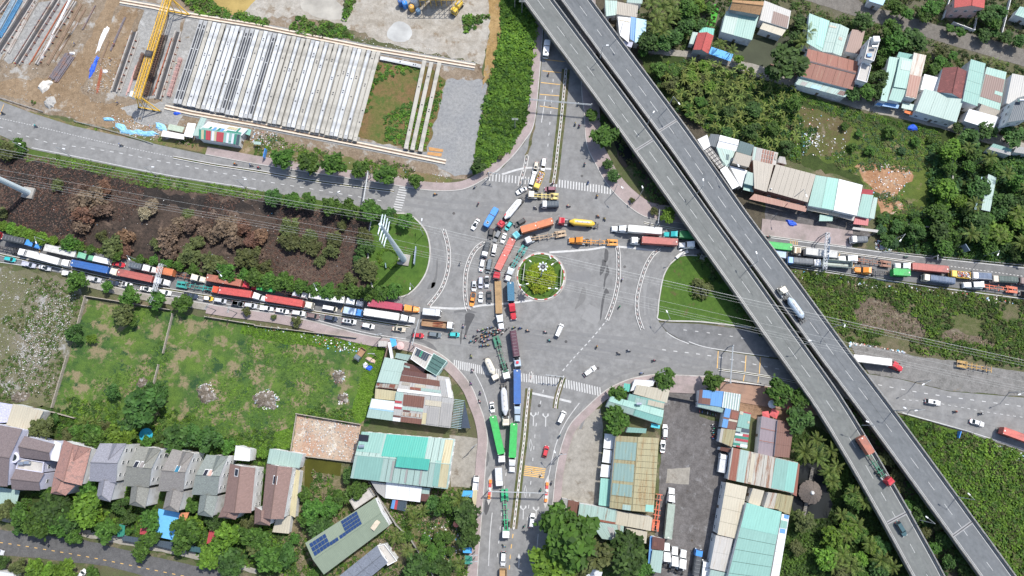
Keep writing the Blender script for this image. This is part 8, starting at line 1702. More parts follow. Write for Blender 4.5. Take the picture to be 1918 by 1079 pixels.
def frond_mesh(seed):
 r=random.Random(seed);mb=MB();n=10;P=[]
 for k in range(n+1):
  f=k/n;P.append(Vector((f*.95,0,.28*math.sin(f*2.6)-.22*f*f)))
 for k in range(n):
  a,b=P[k],P[k+1];w=.125*math.sin(.35+2.6*(k+.5)/n)
  for s in(-1,1):mb.face([a,a.lerp(b,.62),a.lerp(b,.9)+Vector((w*.5,s*w,-w*.35)),a.lerp(b,.45)+Vector((w*.4,s*w*.95,-w*.33))])
 me=mb.mesh('frond',[L_['palm']]);at=me.attributes.new('tone','FLOAT','FACE');at.data.foreach_set('value',[r.uniform(.2,1)for _ in me.polygons]);return me
FR_=[frond_mesh(i)for i in range(3)]
ptm=MB().tube((0,0,0),(0,0,1),.18,7,0,.12).mesh('trunk',[trunk_m])
def palm(px,rpx,label,group=None,t=PX,s=1.0,h=6.5,n=12):
 q=t(*px);NT[0]+=1;r=random.Random(NT[0]*29);R_=rpx/s/5.1;p=W(q[0],q[1],h);o=thing('palm_tree',label,'palm tree',(p.x,p.y,0),r.uniform(0,6.28),group)
 link('trunk',ptm,o,(0,0,0),0,(1,1,h))
 for k in range(n):
  f=link('frond',FR_[k%3],o,(0,0,h),None,(R_*r.uniform(.85,1.12),)*3);f.rotation_euler=(0,r.uniform(-.25,.3)if k%3 else-.45,2*math.pi*k/n+r.uniform(-.2,.2))
 return o
def banana_mesh(seed):
 r=random.Random(seed);mb=MB();tn=[]
 for k in range(8):
  a=2*math.pi*k/8+r.uniform(-.3,.3);l=r.uniform(.75,1.3);w=.13;u=Vector((math.cos(a),math.sin(a),0));v=Vector((-u.y,u.x,0));t=r.uniform(0,1);e=r.uniform(.2,.5);pr=None
  for j in range(4):
   f=j/3;c=u*l*f+Vector((0,0,e*math.sin(f*2.7)-.15*f));ww=w*math.sin(.4+f*2.5);cur=(c-v*ww-Vector((0,0,ww*.4)),c,c+v*ww-Vector((0,0,ww*.4)))
   if pr:mb.face([pr[0],cur[0],cur[1],pr[1]]);mb.face([pr[1],cur[1],cur[2],pr[2]]);tn+=[t,t]
   pr=cur
 me=mb.mesh('leaf_crown',[L_['banana']]);at=me.attributes.new('tone','FLOAT','FACE');at.data.foreach_set('value',tn);return me
BM=[banana_mesh(i)for i in range(4)]
def banana(px,R_,label,group,t=PX,h=2.6):
 q=t(*px);NT[0]+=1;r=random.Random(NT[0]);p=W(q[0],q[1],h);o=thing('banana_plant',label,'banana plant',(p.x,p.y,0),r.uniform(0,6.28),group)
 link('stem',ptm,o,(0,0,0),0,(.8,.8,h));link('leaf_crown',BM[NT[0]%4],o,(0,0,h),0,(R_,R_,R_));return o
def placed(poly,n,spacing,seed,t=PX,margin=.6):
 """n spots inside a polygon, apart from one another and off roofs and roads (world points turned back to picture points)"""
 P=gl(poly,t);A=np.array([(p.x,p.y)for p in P]);r=np.random.default_rng(seed);lo,hi=A.min(0),A.max(0);out=[]
 X=r.uniform(lo[0],hi[0],n*60);Y=r.uniform(lo[1],hi[1],n*60);k=inpoly(X,Y,A);X,Y=X[k],Y[k];k=free(X,Y,margin);X,Y=X[k][:4000],Y[k][:4000]
 for C,hw in((FLC,FLH),(FRC,FRH))if seed!=15 else():
  c=np.array([tuple(q)for q in C]);k=np.array([((c-(x,y))**2).sum(1).min()>(hw+5.5)**2 for x,y in zip(X,Y)]);X,Y=X[k],Y[k]
 for x,y in zip(X,Y):
  if all((x-a)**2+(y-b)**2>spacing**2 for a,b in out):
   out.append((x,y))
   if len(out)>=n:break
 return out
def unW(x,y,z):
 k=Vector((x,y,z-H));u=k.x;v=k.y*CT+k.z*ST;w=-k.y*ST+k.z*CT
 return(959+FPX*u/-w,539.5-FPX*v/-w)
def grove(poly,n,rmin,rmax,sps,label,group,seed,spacing,t=PX,kind='tree',hk=1.1,axis=0,name='tree',cat='tree'):
 S=placed(poly,n,spacing,seed,t);S.sort(key=lambda p:p[0]if axis==0 else-p[1]);r=random.Random(seed)
 for i,(x,y)in enumerate(S):
  R_=r.uniform(rmin,rmax);w=label.replace('#',ordw(i+1))
  if kind=='palm':palm(unW(x,y,6),R_*5.1,w,group,h=r.uniform(4.5,8))
  elif kind=='banana':banana(unW(x,y,2.6),R_,w,group)
  else:tree(unW(x,y,R_*hk),R_*5.1,r.choice(sps),w,group,hk=hk,name=name,cat=cat)
# ---- street trees
for i,(x,y,r)in enumerate(((200,105,84),(388,140,84),(585,160,96),(778,195,74),(972,225,86),(1195,275,58))):tree((x,y),r,'street',f'round street tree above the upper left road, {ordw(i + 1)} from the blue sign','street trees above the upper left road',A11,4)
for i,(x,y,r)in enumerate(((130,400,62),(270,425,68),(398,430,68),(560,465,74),(690,480,66),(850,490,84),(985,535,60),(1118,580,62))):tree((x,y),r,('street','dark')[i in(0,6)],f'round tree below the upper left road, {ordw(i + 1)} from the left','street trees below the upper left road',A11,4)
row=[(5,425,10),(20,428,11),(35,432,11),(50,437,11),(65,442,11),(82,448,11),(100,452,9),(133,457,17),(148,464,13),(170,468,9),(220,480,11),(262,487,9),(288,488,10),(312,495,11),(335,498,11),(362,505,11),(425,510,17),(458,515,13),(478,520,19),(503,525,18),(533,530,20),(560,536,16),(590,544,15),(613,546,16),(638,548,15),(662,546,15),(690,548,17),(714,551,16),(738,547,16)]
for i,(x,y,r)in enumerate(row):tree((x,y),r,('bright','street','olive')[1 if x>100 else 0]if x<500 else 'street',f'bushy tree on the strip above the jam, {ordw(i + 1)} from the left','bushy trees above the jam')
for i,(x,y,r)in enumerate(((145,527,20),(201,537,12),(244,555,19),(294,561,17),(344,567,18),(462,584,8),(556,603,9),(513,594,5))):tree((x,y),r,'street' if r>10 else 'olive',f'roadside tree below the car lane, {ordw(i + 1)} from the left','roadside trees below the car lane')
for(x,y,r,sp,l)in((1246,712,20,'street','round tree over the cream corner shop'),(1334,714,19,'street','tall round tree over the blue ribbed roof'),(1458,733,23,'street','round tree beside the white octagonal parasol'),(1497,748,19,'street','round tree touching the left flyover by the terrace'),(1497,786,23,'dark','dark round tree above the brown terrace roof'),(1152,785,25,'street','spreading tree on the corner of the deep mint roof'),(1158,737,17,'street','small round tree left of the cream corner shop'),(1250,430,1,'','')):
 if sp:tree((x,y),r,sp,l)
for(x,y,r,sp,l)in((1070,1010,48,'street','biggest spreading tree beside the lower road'),(1045,975,30,'street','spreading tree at the top of the bottom edge cluster'),(1100,1040,34,'olive','olive tree at the right of the bottom edge cluster'),(1035,1062,36,'bright','feathery bright tree cut by the bottom edge'),(1170,1032,32,'dark','dark round tree right of the big spreading tree'),(1203,1062,16,'street','small tree beside the long blue awning'),(1475,120,34,'dark','large dark round tree beside the pond'),(1443,135,14,'street','small tree at the pond corner'),(1252,402,14,'bright','bright green tree beside the left flyover'),(1150,330,11,'dark','small tree on the wide pink pavement, lower one'),(1138,308,10,'dark','small tree on the wide pink pavement, upper one'),(1107,215,12,'street','small tree at the upper gantry right post'),(1225,395,8,'olive','thin shrub tree at the pavement end'),(1184,375,5,'olive','tiny tree in a planter on the pink pavement'),(1133,255,24,'street','leafy tree under the flyover edge'),(1235,130,16,'street','tree below the pale lane start'),(897,312,14,'dark','dark tree at the upper left traffic light'),(937,295,5,'olive','tiny tree on the upper left pavement')):tree((x,y),r,sp,l)
for i in range(16):
 a=2*math.pi*i/16;tree((1013+19*math.cos(a),520+19*math.sin(a)*.98),10,'yellow',f'yellow green shrub on the roundabout ring, {ordw(i + 1)} clockwise','yellow green shrubs on the roundabout',hk=.45,name='shrub',cat='shrub')
for i in range(7):a=2*math.pi*i/7;tree((1013+10*math.cos(a),521+10*math.sin(a)),11,'yellow',f'yellow green shrub round the mast foot, {ordw(i + 1)} clockwise','yellow green shrubs on the roundabout',hk=.45,name='shrub',cat='shrub')
tree((1313,541),18,'olive','ring shaped olive shrub on the right lawn',hk=.3,name='shrub',cat='shrub')
for i in range(14):a=2*math.pi*i/14;tree((729+19*math.cos(a),482+17*math.sin(a)),4.6,'bright',f'clipped hedge bush in the lawn ring, {ordw(i + 1)} clockwise','clipped hedge ring on the left lawn',hk=.5,name='shrub',cat='shrub')
for i in range(12):a=2*math.pi*i/12;tree((1312+19*math.cos(a),541+18*math.sin(a)),4.4,'bright',f'clipped hedge bush in the right lawn ring, {ordw(i + 1)} clockwise','clipped hedge ring on the right lawn',hk=.5,name='shrub',cat='shrub')
# ---- scorched shrubs
sh_=[(A10,q)for q in((430,300,45,'olive'),(780,340,60,'rust'),(600,340,50,'dry'),(700,410,90,'dry'),(580,450,70,'dry'),(650,520,80,'rust'),(760,490,70,'dry'),(620,610,60,'dry'),(1140,470,50,'tan'),(1090,520,55,'tan'),(1410,545,50,'olive'),(1340,610,60,'dry'),(1430,600,60,'dry'),(1260,690,80,'dry'),(1195,750,60,'olive'),(930,700,65,'rust'),(850,770,80,'olive'),(765,690,40,'olive'),(1480,740,50,'olive'),(1690,630,85,'dry'),(1800,620,60,'rust'),(1750,720,60,'dry'),(1600,700,50,'dry'),(1420,840,70,'olive'),(1280,800,60,'dry'),(1600,900,85,'olive'),(1860,850,85,'olive'),(1880,720,60,'rust'),(60,60,70,'olive'),(150,20,60,'street'),(20,520,40,'olive'),(940,790,50,'rust'),(1540,650,50,'dry'))]+[(A11,q)for q in((250,640,70,'olive'),(262,725,75,'olive'),(30,690,60,'rust'),(410,690,48,'olive'),(360,750,45,'olive'),(590,720,58,'olive'),(642,610,36,'olive'),(560,800,52,'olive'),(482,872,42,'olive'),(430,775,52,'olive'),(812,690,62,'olive'),(812,775,62,'dark'),(800,920,68,'olive'),(842,965,62,'olive'),(772,865,42,'dark'),(30,850,60,'dry'),(60,930,55,'olive'),(700,1020,50,'olive'))]
sh_.sort(key=lambda e:e[0](*e[1][:2])[0])
for i,(t,(x,y,r,sp))in enumerate(sh_):tree((x,y),r*1.05,sp,f'{dict(olive="olive", rust="rust brown", dry="dry brown", tan="straw coloured", street="green", dark="dark green")[sp]} shrub on the burnt ground, {ordw(i + 1)} from the left','shrubs on the burnt ground',t,4,'shrub','shrub',.55)
# ---- field and gardens
for(x,y,r,sp,l)in((231,590,19,'olive','olive round tree inside the field, upper one'),(140,626,16,'dark','dark tree on the broken field wall'),(272,758,30,'dark','wide dark tree at the bottom of the field wall'),(288,738,20,'dark','dark tree joined to the wide dark tree'),(213,735,12,'dark','small dark bush in the middle of the left field'),(247,602,11,'street','small green bush beside the olive field tree'),(250,780,24,'dark','dark tree left below the wide dark tree'),(172,635,8,'bright','bright bush near the broken wall')):tree((x,y),r,sp,l)
gd=[(A30,q)for q in((50,590,66,'olive'),(150,610,76,'street'),(330,590,80,'dark'),(420,570,95,'dark'),(520,650,85,'dark'),(430,690,85,'street'),(300,690,90,'street'),(240,680,70,'street'),(650,570,110,'bright'),(710,620,70,'bright'),(665,420,70,'street'),(355,470,55,'street'),(800,735,80,'street'),(560,780,60,'street'),(960,745,30,'street'),(965,640,45,'dark'),(900,560,55,'dark'),(1120,660,75,'street'),(1130,790,65,'street'),(1055,890,62,'street'),(1400,740,100,'street'),(1360,830,75,'street'),(1440,550,50,'street'),(1460,680,60,'bright'),(1560,950,72,'bright'),(1730,980,95,'dark'),(1640,870,75,'bright'),(1700,760,90,'bright'),(1600,660,60,'dark'),(1860,780,75,'street'),(1880,700,60,'olive'),(150,720,45,'dark'),(25,970,40,'dark'),(140,1010,50,'olive'),(260,1010,62,'bright'),(360,1035,50,'bright'),(480,1040,75,'bright'),(700,1060,50,'street'),(720,40,80,'street'),(600,30,60,'street'),(1110,75,45,'street'),(1330,50,90,'dark'),(1450,30,85,'dark'),(1560,60,90,'dark'),(1700,110,60,'street'),(920,30,90,'bright'),(520,20,50,'olive'),(1200,45,25,'dark'))]+[(A31,q)for q in((45,160,38,'bright'),(40,800,75,'street'),(100,960,95,'street'),(220,920,80,'dark'),(0,880,60,'olive'),(290,800,38,'street'),(370,470,50,'street'),(430,590,80,'street'),(380,650,60,'street'),(560,560,70,'street'),(620,500,65,'street'),(470,720,70,'dark'),(760,430,70,'street'),(1320,550,62,'dark'),(1430,540,70,'street'),(1570,600,85,'dark'),(1580,700,60,'dark'),(1585,790,75,'dark'),(1200,1000,85,'dark'),(1270,810,40,'street'),(1365,795,40,'street'),(1440,790,42,'street'),(1380,890,55,'street'),(1310,910,60,'street'),(1450,890,35,'street'),(1340,1000,60,'dark'),(1420,1020,60,'dark'),(1130,780,40,'street'),(440,1060,45,'street'),(700,330,60,'dark'))]+[(V16,q)for q in((540,410,125,'olive'),(700,300,60,'dark'),(1200,500,130,'street'),(1000,470,100,'street'),(850,480,70,'street'),(1350,410,70,'olive'),(85,270,45,'olive'))]
for i,(t,(x,y,r,sp))in enumerate(sorted(gd,key=lambda e:e[0](*e[1][:2])[0])):tree((x,y),r,sp,f'{dict(olive="olive", street="green", dark="dark", bright="bright yellow green")[sp]} garden tree among the lower left houses, {ordw(i + 1)} from the left','garden trees among the lower left houses',t,6.85 if t is V16 else 4)
for i,(t,x,y,r)in enumerate(sorted(((V16,1100,350,130),(V16,1230,360,90),(A30,1680,790,70),(A31,1050,780,75),(A31,1130,880,65),(A31,1160,590,55),(A31,1240,590,55),(A31,1180,660,60),(A31,1520,510,85),(A31,1240,860,50),(A31,1520,990,60)),key=lambda e:e[0](e[1],e[2])[0])):palm((x,y),r,f'{"coconut" if t is not V16 else "broad leaved"} palm in the lower gardens, {ordw(i + 1)} from the left','palms in the lower gardens',t,6.85 if t is V16 else 4,h=3.5 if t is V16 else 5)
# ---- village trees
vg=[(A03,q)for q in((705,165,85,'dark'),(930,230,85,'street'),(950,310,90,'street'),(1060,290,80,'dark'),(1110,300,85,'dark'),(880,390,55,'street'),(850,460,45,'street'),(830,590,75,'dark'),(740,690,70,'street'),(820,690,60,'dark'),(640,700,60,'dark'),(1300,395,45,'olive'),(1385,415,40,'street'),(1290,460,50,'street'),(1250,520,55,'street'),(1340,500,40,'street'),(1365,215,38,'street'),(1440,240,45,'street'),(1620,260,50,'dark'),(1690,250,40,'dark'),(1780,280,50,'dark'),(1880,310,55,'dark'),(1040,100,60,'street'),(960,60,70,'street'),(1230,60,70,'street'),(1180,120,60,'street'),(1640,120,70,'dark'),(1720,90,70,'dark'),(1690,180,60,'street'),(240,160,55,'dark'),(215,290,60,'dark'),(1640,980,70,'dark'),(1500,1040,85,'dark'),(1840,1020,80,'dark'),(1420,950,40,'dark'))]+[(A02,q)for q in((1020,320,80,'dark'),(1130,310,85,'dark'),(1200,280,75,'dark'),(1310,70,80,'street'),(1400,40,60,'bright'),(1300,200,65,'dark'),(1410,180,45,'dark'),(1470,60,45,'street'),(980,390,45,'street'),(1690,440,40,'bright'),(1720,505,30,'street'),(1785,525,28,'street'),(1240,100,60,'dark'),(1350,130,50,'street'))]
for i,(t,(x,y,r,sp))in enumerate(sorted(vg,key=lambda e:e[0](*e[1][:2])[0])):tree((x,y),r,sp,f'{dict(olive="olive", street="green", dark="dark", bright="bright yellow green")[sp]} tree among the village houses, {ordw(i + 1)} from the left','trees among the village houses',t,4)
for i,(x,y,r)in enumerate(sorted(((1040,30,85),(1120,60,90),(1080,130,85),(1180,40,85),(1060,200,85),(1150,170,90),(1210,110,70),(1120,240,75),(1550,330,62),(1640,380,62)),key=lambda e:e[1])):
 palm((x,y),r,f'dark coconut palm in the village grove, {ordw(i + 1)} from the top','village palms',A02,4,h=7)
for i,(x,y,r)in enumerate(((300,240,85),(250,320,80),(1620,450,40),(1690,460,45),(1750,485,45))):palm((x,y),r,f'palm beside the mint village roofs, {ordw(i + 1)} from the left','village palms',A03,4,h=5)
# ---- plantation, thicket, grove, slope
grove([(1230,150),(1290,118),(1400,135),(1490,165),(1490,270),(1440,285),(1340,248),(1300,232)],130,1.4,2.3,None,'banana plant in the plantation beside the right flyover, # from the left','banana plants beside the right flyover',3,2.7,kind='banana')
grove([(1235,145),(1320,120),(1330,230),(1290,225)],24,1.6,2.6,['olive','bright','street'],'reedy bush at the plantation edge, # from the left','reedy bushes in the plantation',31,3.2,hk=.8,name='shrub',cat='shrub')
grove([(1290,180),(1480,200),(1470,285),(1430,285),(1330,245)],9,2.2,3.4,['dark','street'],'round dark tree in the plantation, # from the left','round trees in the plantation',8,8)
grove([(1745,290),(1830,280),(1918,340),(1990,380),(1990,490),(1740,470),(1700,440),(1745,380)],42,2.2,4.2,['dark','street','dark','bright'],'dense tree in the thicket round the long hut, # from the left','dense trees round the long hut',5,4.6)
grove([(1775,275),(1950,300),(1950,470),(1790,460)],11,3.2,4.4,None,'coconut palm in the thicket round the long hut, # from the left','coconut palms round the long hut',6,8,kind='palm')
grove([(1560,230),(1700,245),(1760,260),(1745,330),(1700,300),(1600,290)],9,1.5,2.6,['street','blue'],'blue green bush behind the warehouses, # from the left','blue green bushes behind the warehouses',7,6.0,hk=.6,name='shrub',cat='shrub')
grove([(1640,410),(1720,400),(1760,440),(1740,475),(1650,465)],14,1.4,2.6,['dark','blue','street'],'dark bush above the right road, # from the left','dark bushes above the right road',9,3.2,hk=.7,name='shrub',cat='shrub')
grove([(1500,800),(1570,830),(1640,930),(1700,1085),(1650,1085),(1560,950),(1530,860)],14,2.4,3.8,['dark','street','dark'],'dark tree along the left edge of the flyover, # from the left','dark trees along the left flyover',12,4.8)
grove([(1470,955),(1560,960),(1640,1020),(1660,1090),(1460,1090)],11,2.0,3.8,['street','bright','olive'],'leafy tree in the grove below the thatched hut, # from the left','grove trees below the thatched hut',14,4.8)
for i,(x,y,r)in enumerate(sorted(((360,60,70),(270,150,95),(370,190,80),(470,140,70),(460,300,80),(510,260,70),(480,370,65),(640,460,75),(720,520,75),(550,620,60),(660,690,75),(560,920,85),(620,1000,90),(480,990,75),(850,960,85),(760,840,70),(930,1010,70),(590,770,70)),key=lambda e:e[1])):palm((x,y),r,f'palm in the grove left of the flyovers, {ordw(i + 1)} from the top','grove palms',A33,4,h=5)
grove([(1640,845),(1690,850),(1720,930),(1790,1030),(1840,1085),(1790,1085),(1720,990)],22,1.8,3.0,['olive','dark','street'],'bush growing up between the two flyovers, # from the left','bushes between the flyovers',15,4,hk=1.0)
# ---- ground cover that nobody could count
def cover(name,label,polys,dens,rad,nq,leaf,sps,seed,hz=.5,up=.5,margin=.3,lit=0.0,t=PX,patchy=0.0,cat='undergrowth'):
 X=[];Y=[];r=np.random.default_rng(seed)
 for poly in polys:
  A=np.array([(p.x,p.y)for p in gl(poly,t)]);lo,hi=A.min(0),A.max(0);n=int((hi-lo).prod()*dens);x=r.uniform(lo[0],hi[0],n);y=r.uniform(lo[1],hi[1],n);k=inpoly(x,y,A);X.append(x[k]);Y.append(y[k])
 X=np.concatenate(X);Y=np.concatenate(Y);k=free(X,Y,margin)if margin>-5 else np.ones(len(X),bool);X,Y=X[k],Y[k]
 f=np.zeros(len(X))
 for _ in range(9):
  a,b,c,d=r.uniform(0,6.28),r.uniform(.05,.3),r.uniform(0,6.28),r.uniform(.5,1);f+=d*np.sin((X*math.cos(a)+Y*math.sin(a))*b+c)
 if patchy:k=f>np.quantile(f,patchy);X,Y,f=X[k],Y[k],f[k]
 n=len(X)
 if n==0:return
 R_=rad*r.uniform(.5,1.35,n)*(1+.25*np.tanh(f));tone=np.clip(.5+.16*f/1.5+r.normal(size=n)*.22,0,1)
 u=r.normal(size=(n,nq,3));u/=np.linalg.norm(u,axis=2,keepdims=True);u[:,:,2]=np.abs(u[:,:,2]);u*=(r.uniform(0,1,(n,nq,1))**.4)
 C=np.stack([X,Y,np.full(n,.12)],1)[:,None,:]+u*R_[:,None,None]*np.array([1,1,hz])
 T=np.clip(tone[:,None]+r.normal(size=(n,nq))*.1,0,1)
 me=leaves(name,[L_[s]for s in sps],C.reshape(-1,3),np.full(n*nq,leaf),up,T.ravel(),seed)
 if len(sps)>1:me.polygons.foreach_set('material_index',np.repeat(r.integers(0,len(sps),n),nq).astype(np.int32))
 o=link(name,me);o['kind']='stuff';tag(o,label,cat);return o
BANK=[(935,-40),(988,-40),(1003,60),(999,150),(986,225),(955,280),(905,318),(888,326),(886,312),(899,240),(922,140),(940,60)]
cover('undergrowth','bright green bushes covering the bank beside the upper road',[BANK],1.1,1.3,22,.55,['bright','street','bright'],1,.8)
cover('undergrowth','green bushes along the top of the casting yard',[[(330,-10),(400,2),(480,36),(560,33),(600,42),(645,48),(660,72),(590,68),(480,44),(370,26)],[(650,-10),(668,-10),(655,30),(640,40)],[(870,30),(915,30),(920,70),(890,72),(868,62)]],.9,1.2,20,.5,['bright','street','olive'],2,.7,patchy=.2)
cover('undergrowth','weeds on the verge below the casting yard',[[(300,255),(480,245),(600,282),(700,300),(850,325),(845,338),(700,330),(600,312),(480,290),(300,264)],[(60,190),(120,212),(130,225),(60,205)],[(140,228),(300,262),(300,268),(140,234)]],.8,.8,14,.38,['bright','grassy','olive','tan'],3,.5,patchy=.45)
cover('undergrowth','weeds in the bed between the girders',[[(705,120),(800,128),(832,150),(800,280),(762,276),(672,252)]],.7,.9,14,.38,['bright','grassy','street'],4,.5,patchy=.45)
cover('undergrowth','scorched stalks and ash covering the burnt ground',[[(-120,235),(60,290),(155,310),(313,345),(480,375),(598,392),(700,425),(700,540),(590,545),(480,525),(335,498),(240,472),(75,442),(-120,405)]],2.0,.4,4,.26,['burnt','burnt','dry','rust'],5,.4,.6,patchy=.3)
cover('undergrowth','green weeds along the edges of the burnt ground',[[(-120,225),(60,282),(155,300),(313,333),(480,358),(598,376),(745,402),(730,425),(600,396),(480,372),(330,356),(250,345),(160,318),(60,302),(-120,260)]],1.1,.7,10,.36,['grassy','bright','olive'],6,.5,patchy=.25)
cover('undergrowth','weeds below the trees above the jam',[[(-120,408),(75,443),(240,480),(335,502),(480,530),(590,546),(740,548),(740,557),(590,550),(480,533),(335,506),(240,484),(75,451),(-120,424)]],1.1,.8,12,.4,['street','bright','olive'],7,.6)
cover('grass','tufts of rough grass over the walled field',[[(168,565),(330,588),(480,613),(560,628),(690,645),(715,645),(688,798),(560,778),(545,846),(400,842),(140,798),(104,762)]],1.3,.5,6,.24,['grassy','bright','grassy'],8,.35,.75,patchy=.5,cat='grass')
cover('grass','thick lush grass on the bright strips',[[(700,652),(722,645),(712,690),(700,740),(685,785),(660,785),(672,725)],[(455,606),(690,641),(685,655),(600,650),(520,640),(450,625)],[(430,840),(545,805),(560,775),(650,795),(558,780),(546,850),(470,848)]],2.2,.55,8,.34,['bright','bright'],9,.5,.6,cat='grass')
cover('undergrowth','weeds and bushes on the grey rubble lot',[[(-120,480),(0,505),(120,526),(160,562),(98,758),(-120,740)]],.8,.7,9,.3,['grassy','olive','street'],10,.5,patchy=.6)
cover('undergrowth','low bushes at the bottom of the walled field',[[(110,745),(300,760),(420,800),(540,810),(540,850),(400,845),(140,800)],[(590,755),(660,770),(650,795),(570,780)]],.8,1.0,14,.42,['bright','street','dark'],11,.6,patchy=.4)
cover('undergrowth','low plants in the villa gardens',[[(-60,745),(100,765),(560,845),(560,900),(545,1000),(520,1079),(400,1050),(200,1000),(0,968),(-60,955)]],.7,1.0,12,.42,['dark','street','bright'],12,.6)
cover('undergrowth','weeds and bushes around the sage green house',[[(565,885),(670,870),(760,905),(880,920),(893,1000),(890,1090),(520,1090),(560,1000)]],.8,1.0,13,.4,['bright','street','dark','tan'],13,.6,patchy=.2)
cover('undergrowth','undergrowth of the plantation beside the right flyover',[[(1215,125),(1290,116),(1430,152),(1490,168),(1540,222),(1500,300),(1440,288),(1340,250),(1270,210)],[(1720,400),(1745,390),(1735,470),(1650,465),(1650,405)]],.75,1.1,14,.45,['street','bright','dark','blue','olive'],14,.6,patchy=.18)
cover('undergrowth','low weeds on the open plot behind the warehouses',[[(1500,185),(1640,215),(1760,248),(1765,330),(1740,395),(1700,405),(1640,380),(1610,330),(1520,290)]],1.0,.8,10,.34,['blue','bright','olive','street'],24,.4,.65,patchy=.45)
cover('undergrowth','dry stalks on the brown scrub of the right median',[[(1600,562),(1700,560),(1740,600),(1720,640),(1600,620)],[(1760,622),(1860,630),(1860,655),(1770,640)]],1.6,.5,5,.28,['dry','tan','olive'],25,.4,.5,-9)
cover('undergrowth','undergrowth of the thicket round the long hut',[[(1740,270),(1918,290),(2030,320),(2030,510),(1918,492),(1738,478),(1680,468),(1740,380)]],.6,1.5,18,.55,['dark','street','blue'],15,.8)
cover('undergrowth','tangled bushes on the right median',[[(1485,504),(1680,534),(1918,564),(2050,582),(2050,695),(1918,688),(1690,655),(1600,640),(1540,605)]],.85,1.2,16,.48,['bright','olive','street','grassy','street'],16,.7,patchy=.15)
cover('undergrowth','bright green bushes on the slope below the right flyover',[[(1650,775),(1690,782),(1813,816),(1918,852),(2050,905),(2050,1150),(1900,1150),(1790,990),(1700,850)]],1.0,1.4,20,.52,['bright','street','bright','olive'],17,.75)
cover('undergrowth','dark undergrowth in the palm grove',[[(1480,800),(1560,815),(1620,900),(1720,1090),(1440,1090),(1490,960)]],.7,1.3,16,.5,['dark','street','street'],18,.7)
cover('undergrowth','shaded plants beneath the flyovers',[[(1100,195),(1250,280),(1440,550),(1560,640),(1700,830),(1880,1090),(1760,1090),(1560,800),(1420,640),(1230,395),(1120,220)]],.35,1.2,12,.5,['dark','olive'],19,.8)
cover('undergrowth','garden plants between the village houses',[[(1190,-30),(1400,-20),(1460,-8),(1600,35),(1750,80),(1918,130),(2030,170),(2030,300),(1760,215),(1600,175),(1440,128),(1330,100),(1200,90)],[(1560,-40),(2030,-40),(2030,120),(1918,90),(1760,45),(1620,5)]],.45,1.2,14,.45,['dark','street','olive'],20,.7)
cover('grass','grass and weeds between the village lane and plantation',[[(1430,155),(1600,208),(1760,246),(1760,255),(1600,220),(1430,168)]],1.2,.7,9,.35,['street','bright'],21,.5,cat='grass')
cover('shrubbery','dark shrubs ringing the roundabout planting',[[(1013,484),(1034,490),(1046,505),(1050,520),(1046,536),(1034,550),(1013,555),(992,550),(980,536),(976,520),(980,505),(992,490)]],4,.5,9,.28,['dark','dark','olive'],22,.6,cat='shrubs')
cover('undergrowth','weeds around the concrete yard and peeling roofs',[[(1040,935),(1120,950),(1225,1000),(1220,1090),(1040,1090)],[(845,905),(905,910),(900,1000),(850,1000)]],.5,1.0,12,.42,['dark','street'],23,.6)
def litter(name,label,polys,n,seed,s=(.2,.6),t=PX,cat='litter'):
 r=np.random.default_rng(seed);C=[]
 for poly in polys:
  A=np.array([(p.x,p.y)for p in gl(poly,t)]);lo,hi=A.min(0),A.max(0);x=r.uniform(lo[0],hi[0],n*3);y=r.uniform(lo[1],hi[1],n*3);k=inpoly(x,y,A)&(free(x,y)if seed!=15 else True);q=np.stack([x[k],y[k],np.full(k.sum(),.1)+r.uniform(0,.35,k.sum())],1)[:n];C.append(q)
 C=np.concatenate(C)
 if not len(C):return
 me=leaves(name,[litterm(name=='rubble')],C,r.uniform(*s,len(C)),.7,None,seed,1.2);o=link(name,me);o['kind']='stuff';tag(o,label,cat)
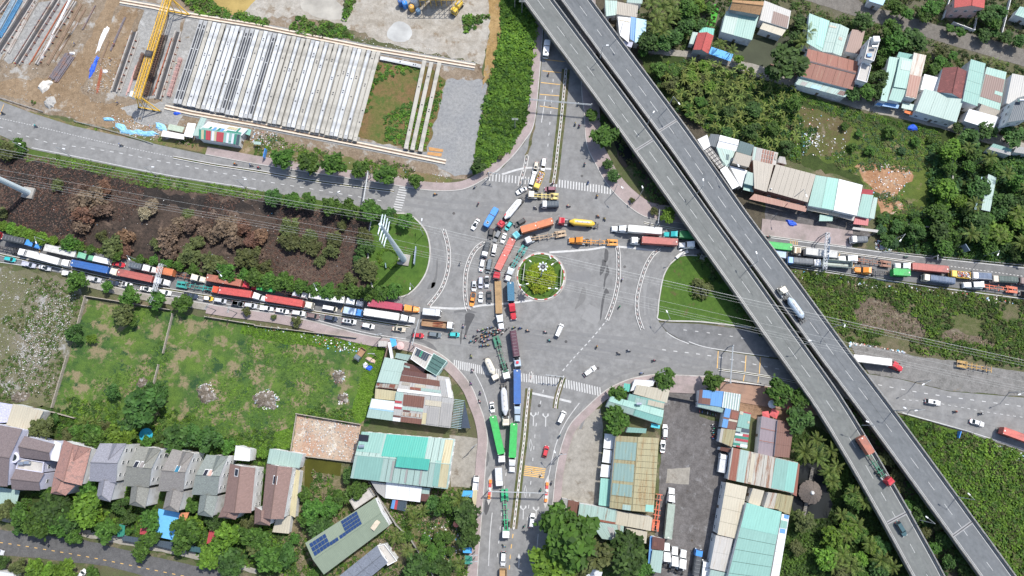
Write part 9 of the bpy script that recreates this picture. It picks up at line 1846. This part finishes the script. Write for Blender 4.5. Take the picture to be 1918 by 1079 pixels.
litter('litter','white and coloured litter along the verge below the yard',[[(480,262),(600,290),(850,332),(845,345),(735,345),(620,326),(480,304)],[(210,215),(300,235),(300,265),(215,250)],[(470,240),(520,250),(520,275),(470,270)]],200,1,(.15,.4))
litter('litter','litter strewn along the field wall',[[(455,602),(560,618),(640,632),(680,640),(680,665),(630,660),(560,630),(455,612)]],260,2,(.15,.5));litter('litter','waste on the mounds of the field',[[(480,735),(505,728),(525,745),(520,765),(495,768),(478,755)]],260,3,(.15,.45));litter('litter','waste on the mound near the bright strip',[[(623,695),(645,693),(648,715),(625,718)]],90,4,(.15,.4))
litter('litter','waste on the small mound above the ruined floor',[[(633,738),(652,735),(655,755),(635,758)]],90,5,(.15,.4));litter('litter','waste on the brown earth mound',[[(372,722),(395,715),(405,745),(380,752)]],80,6,(.15,.4));litter('rubble','broken white stone over the grey rubble lot',[[(30,640),(90,560),(145,550),(130,620),(80,690),(40,720)],[(-60,500),(120,530),(100,740),(-60,740)]],1400,7,(.12,.34),cat='rubble')
litter('litter','litter over the burnt ground',[[(0,265),(480,380),(690,440),(690,530),(480,510),(240,460),(0,420)]],200,9,(.1,.28));litter('litter','litter in the plantation clearing',[[(1480,190),(1600,235),(1580,300),(1480,290)],[(1500,250),(1535,250),(1535,275),(1500,275)],[(1640,300),(1710,320),(1690,370),(1620,380)]],130,10,(.15,.5));litter('litter','litter along the right median edges',[[(1590,640),(1700,660),(1690,668),(1590,650)],[(1480,505),(1680,533),(1900,560),(1900,572),(1680,548),(1490,520)],[(1640,450),(1680,455),(1670,470),(1640,468)]],300,11)
litter('litter','litter on the slope below the right road',[[(1840,825),(1918,850),(1918,870),(1850,850)]],160,12);litter('litter','scraps in the garden by the lower pavement',[[(780,970),(880,975),(880,1060),(800,1050)]],150,13);litter('rubble','stones and scraps over the casting yard',[[(0,110),(100,130),(300,200),(480,240),(480,262),(300,250),(100,205),(0,180)],[(640,60),(900,110),(900,130),(640,85)],[(170,110),(220,110),(215,175),(165,175)]],260,14,(.12,.34),cat='rubble');litter('rubble','plaster and tile chips over the ruined floor',[[(560,778),(674,798),(666,862),(548,848)]],420,15,(.15,.5))
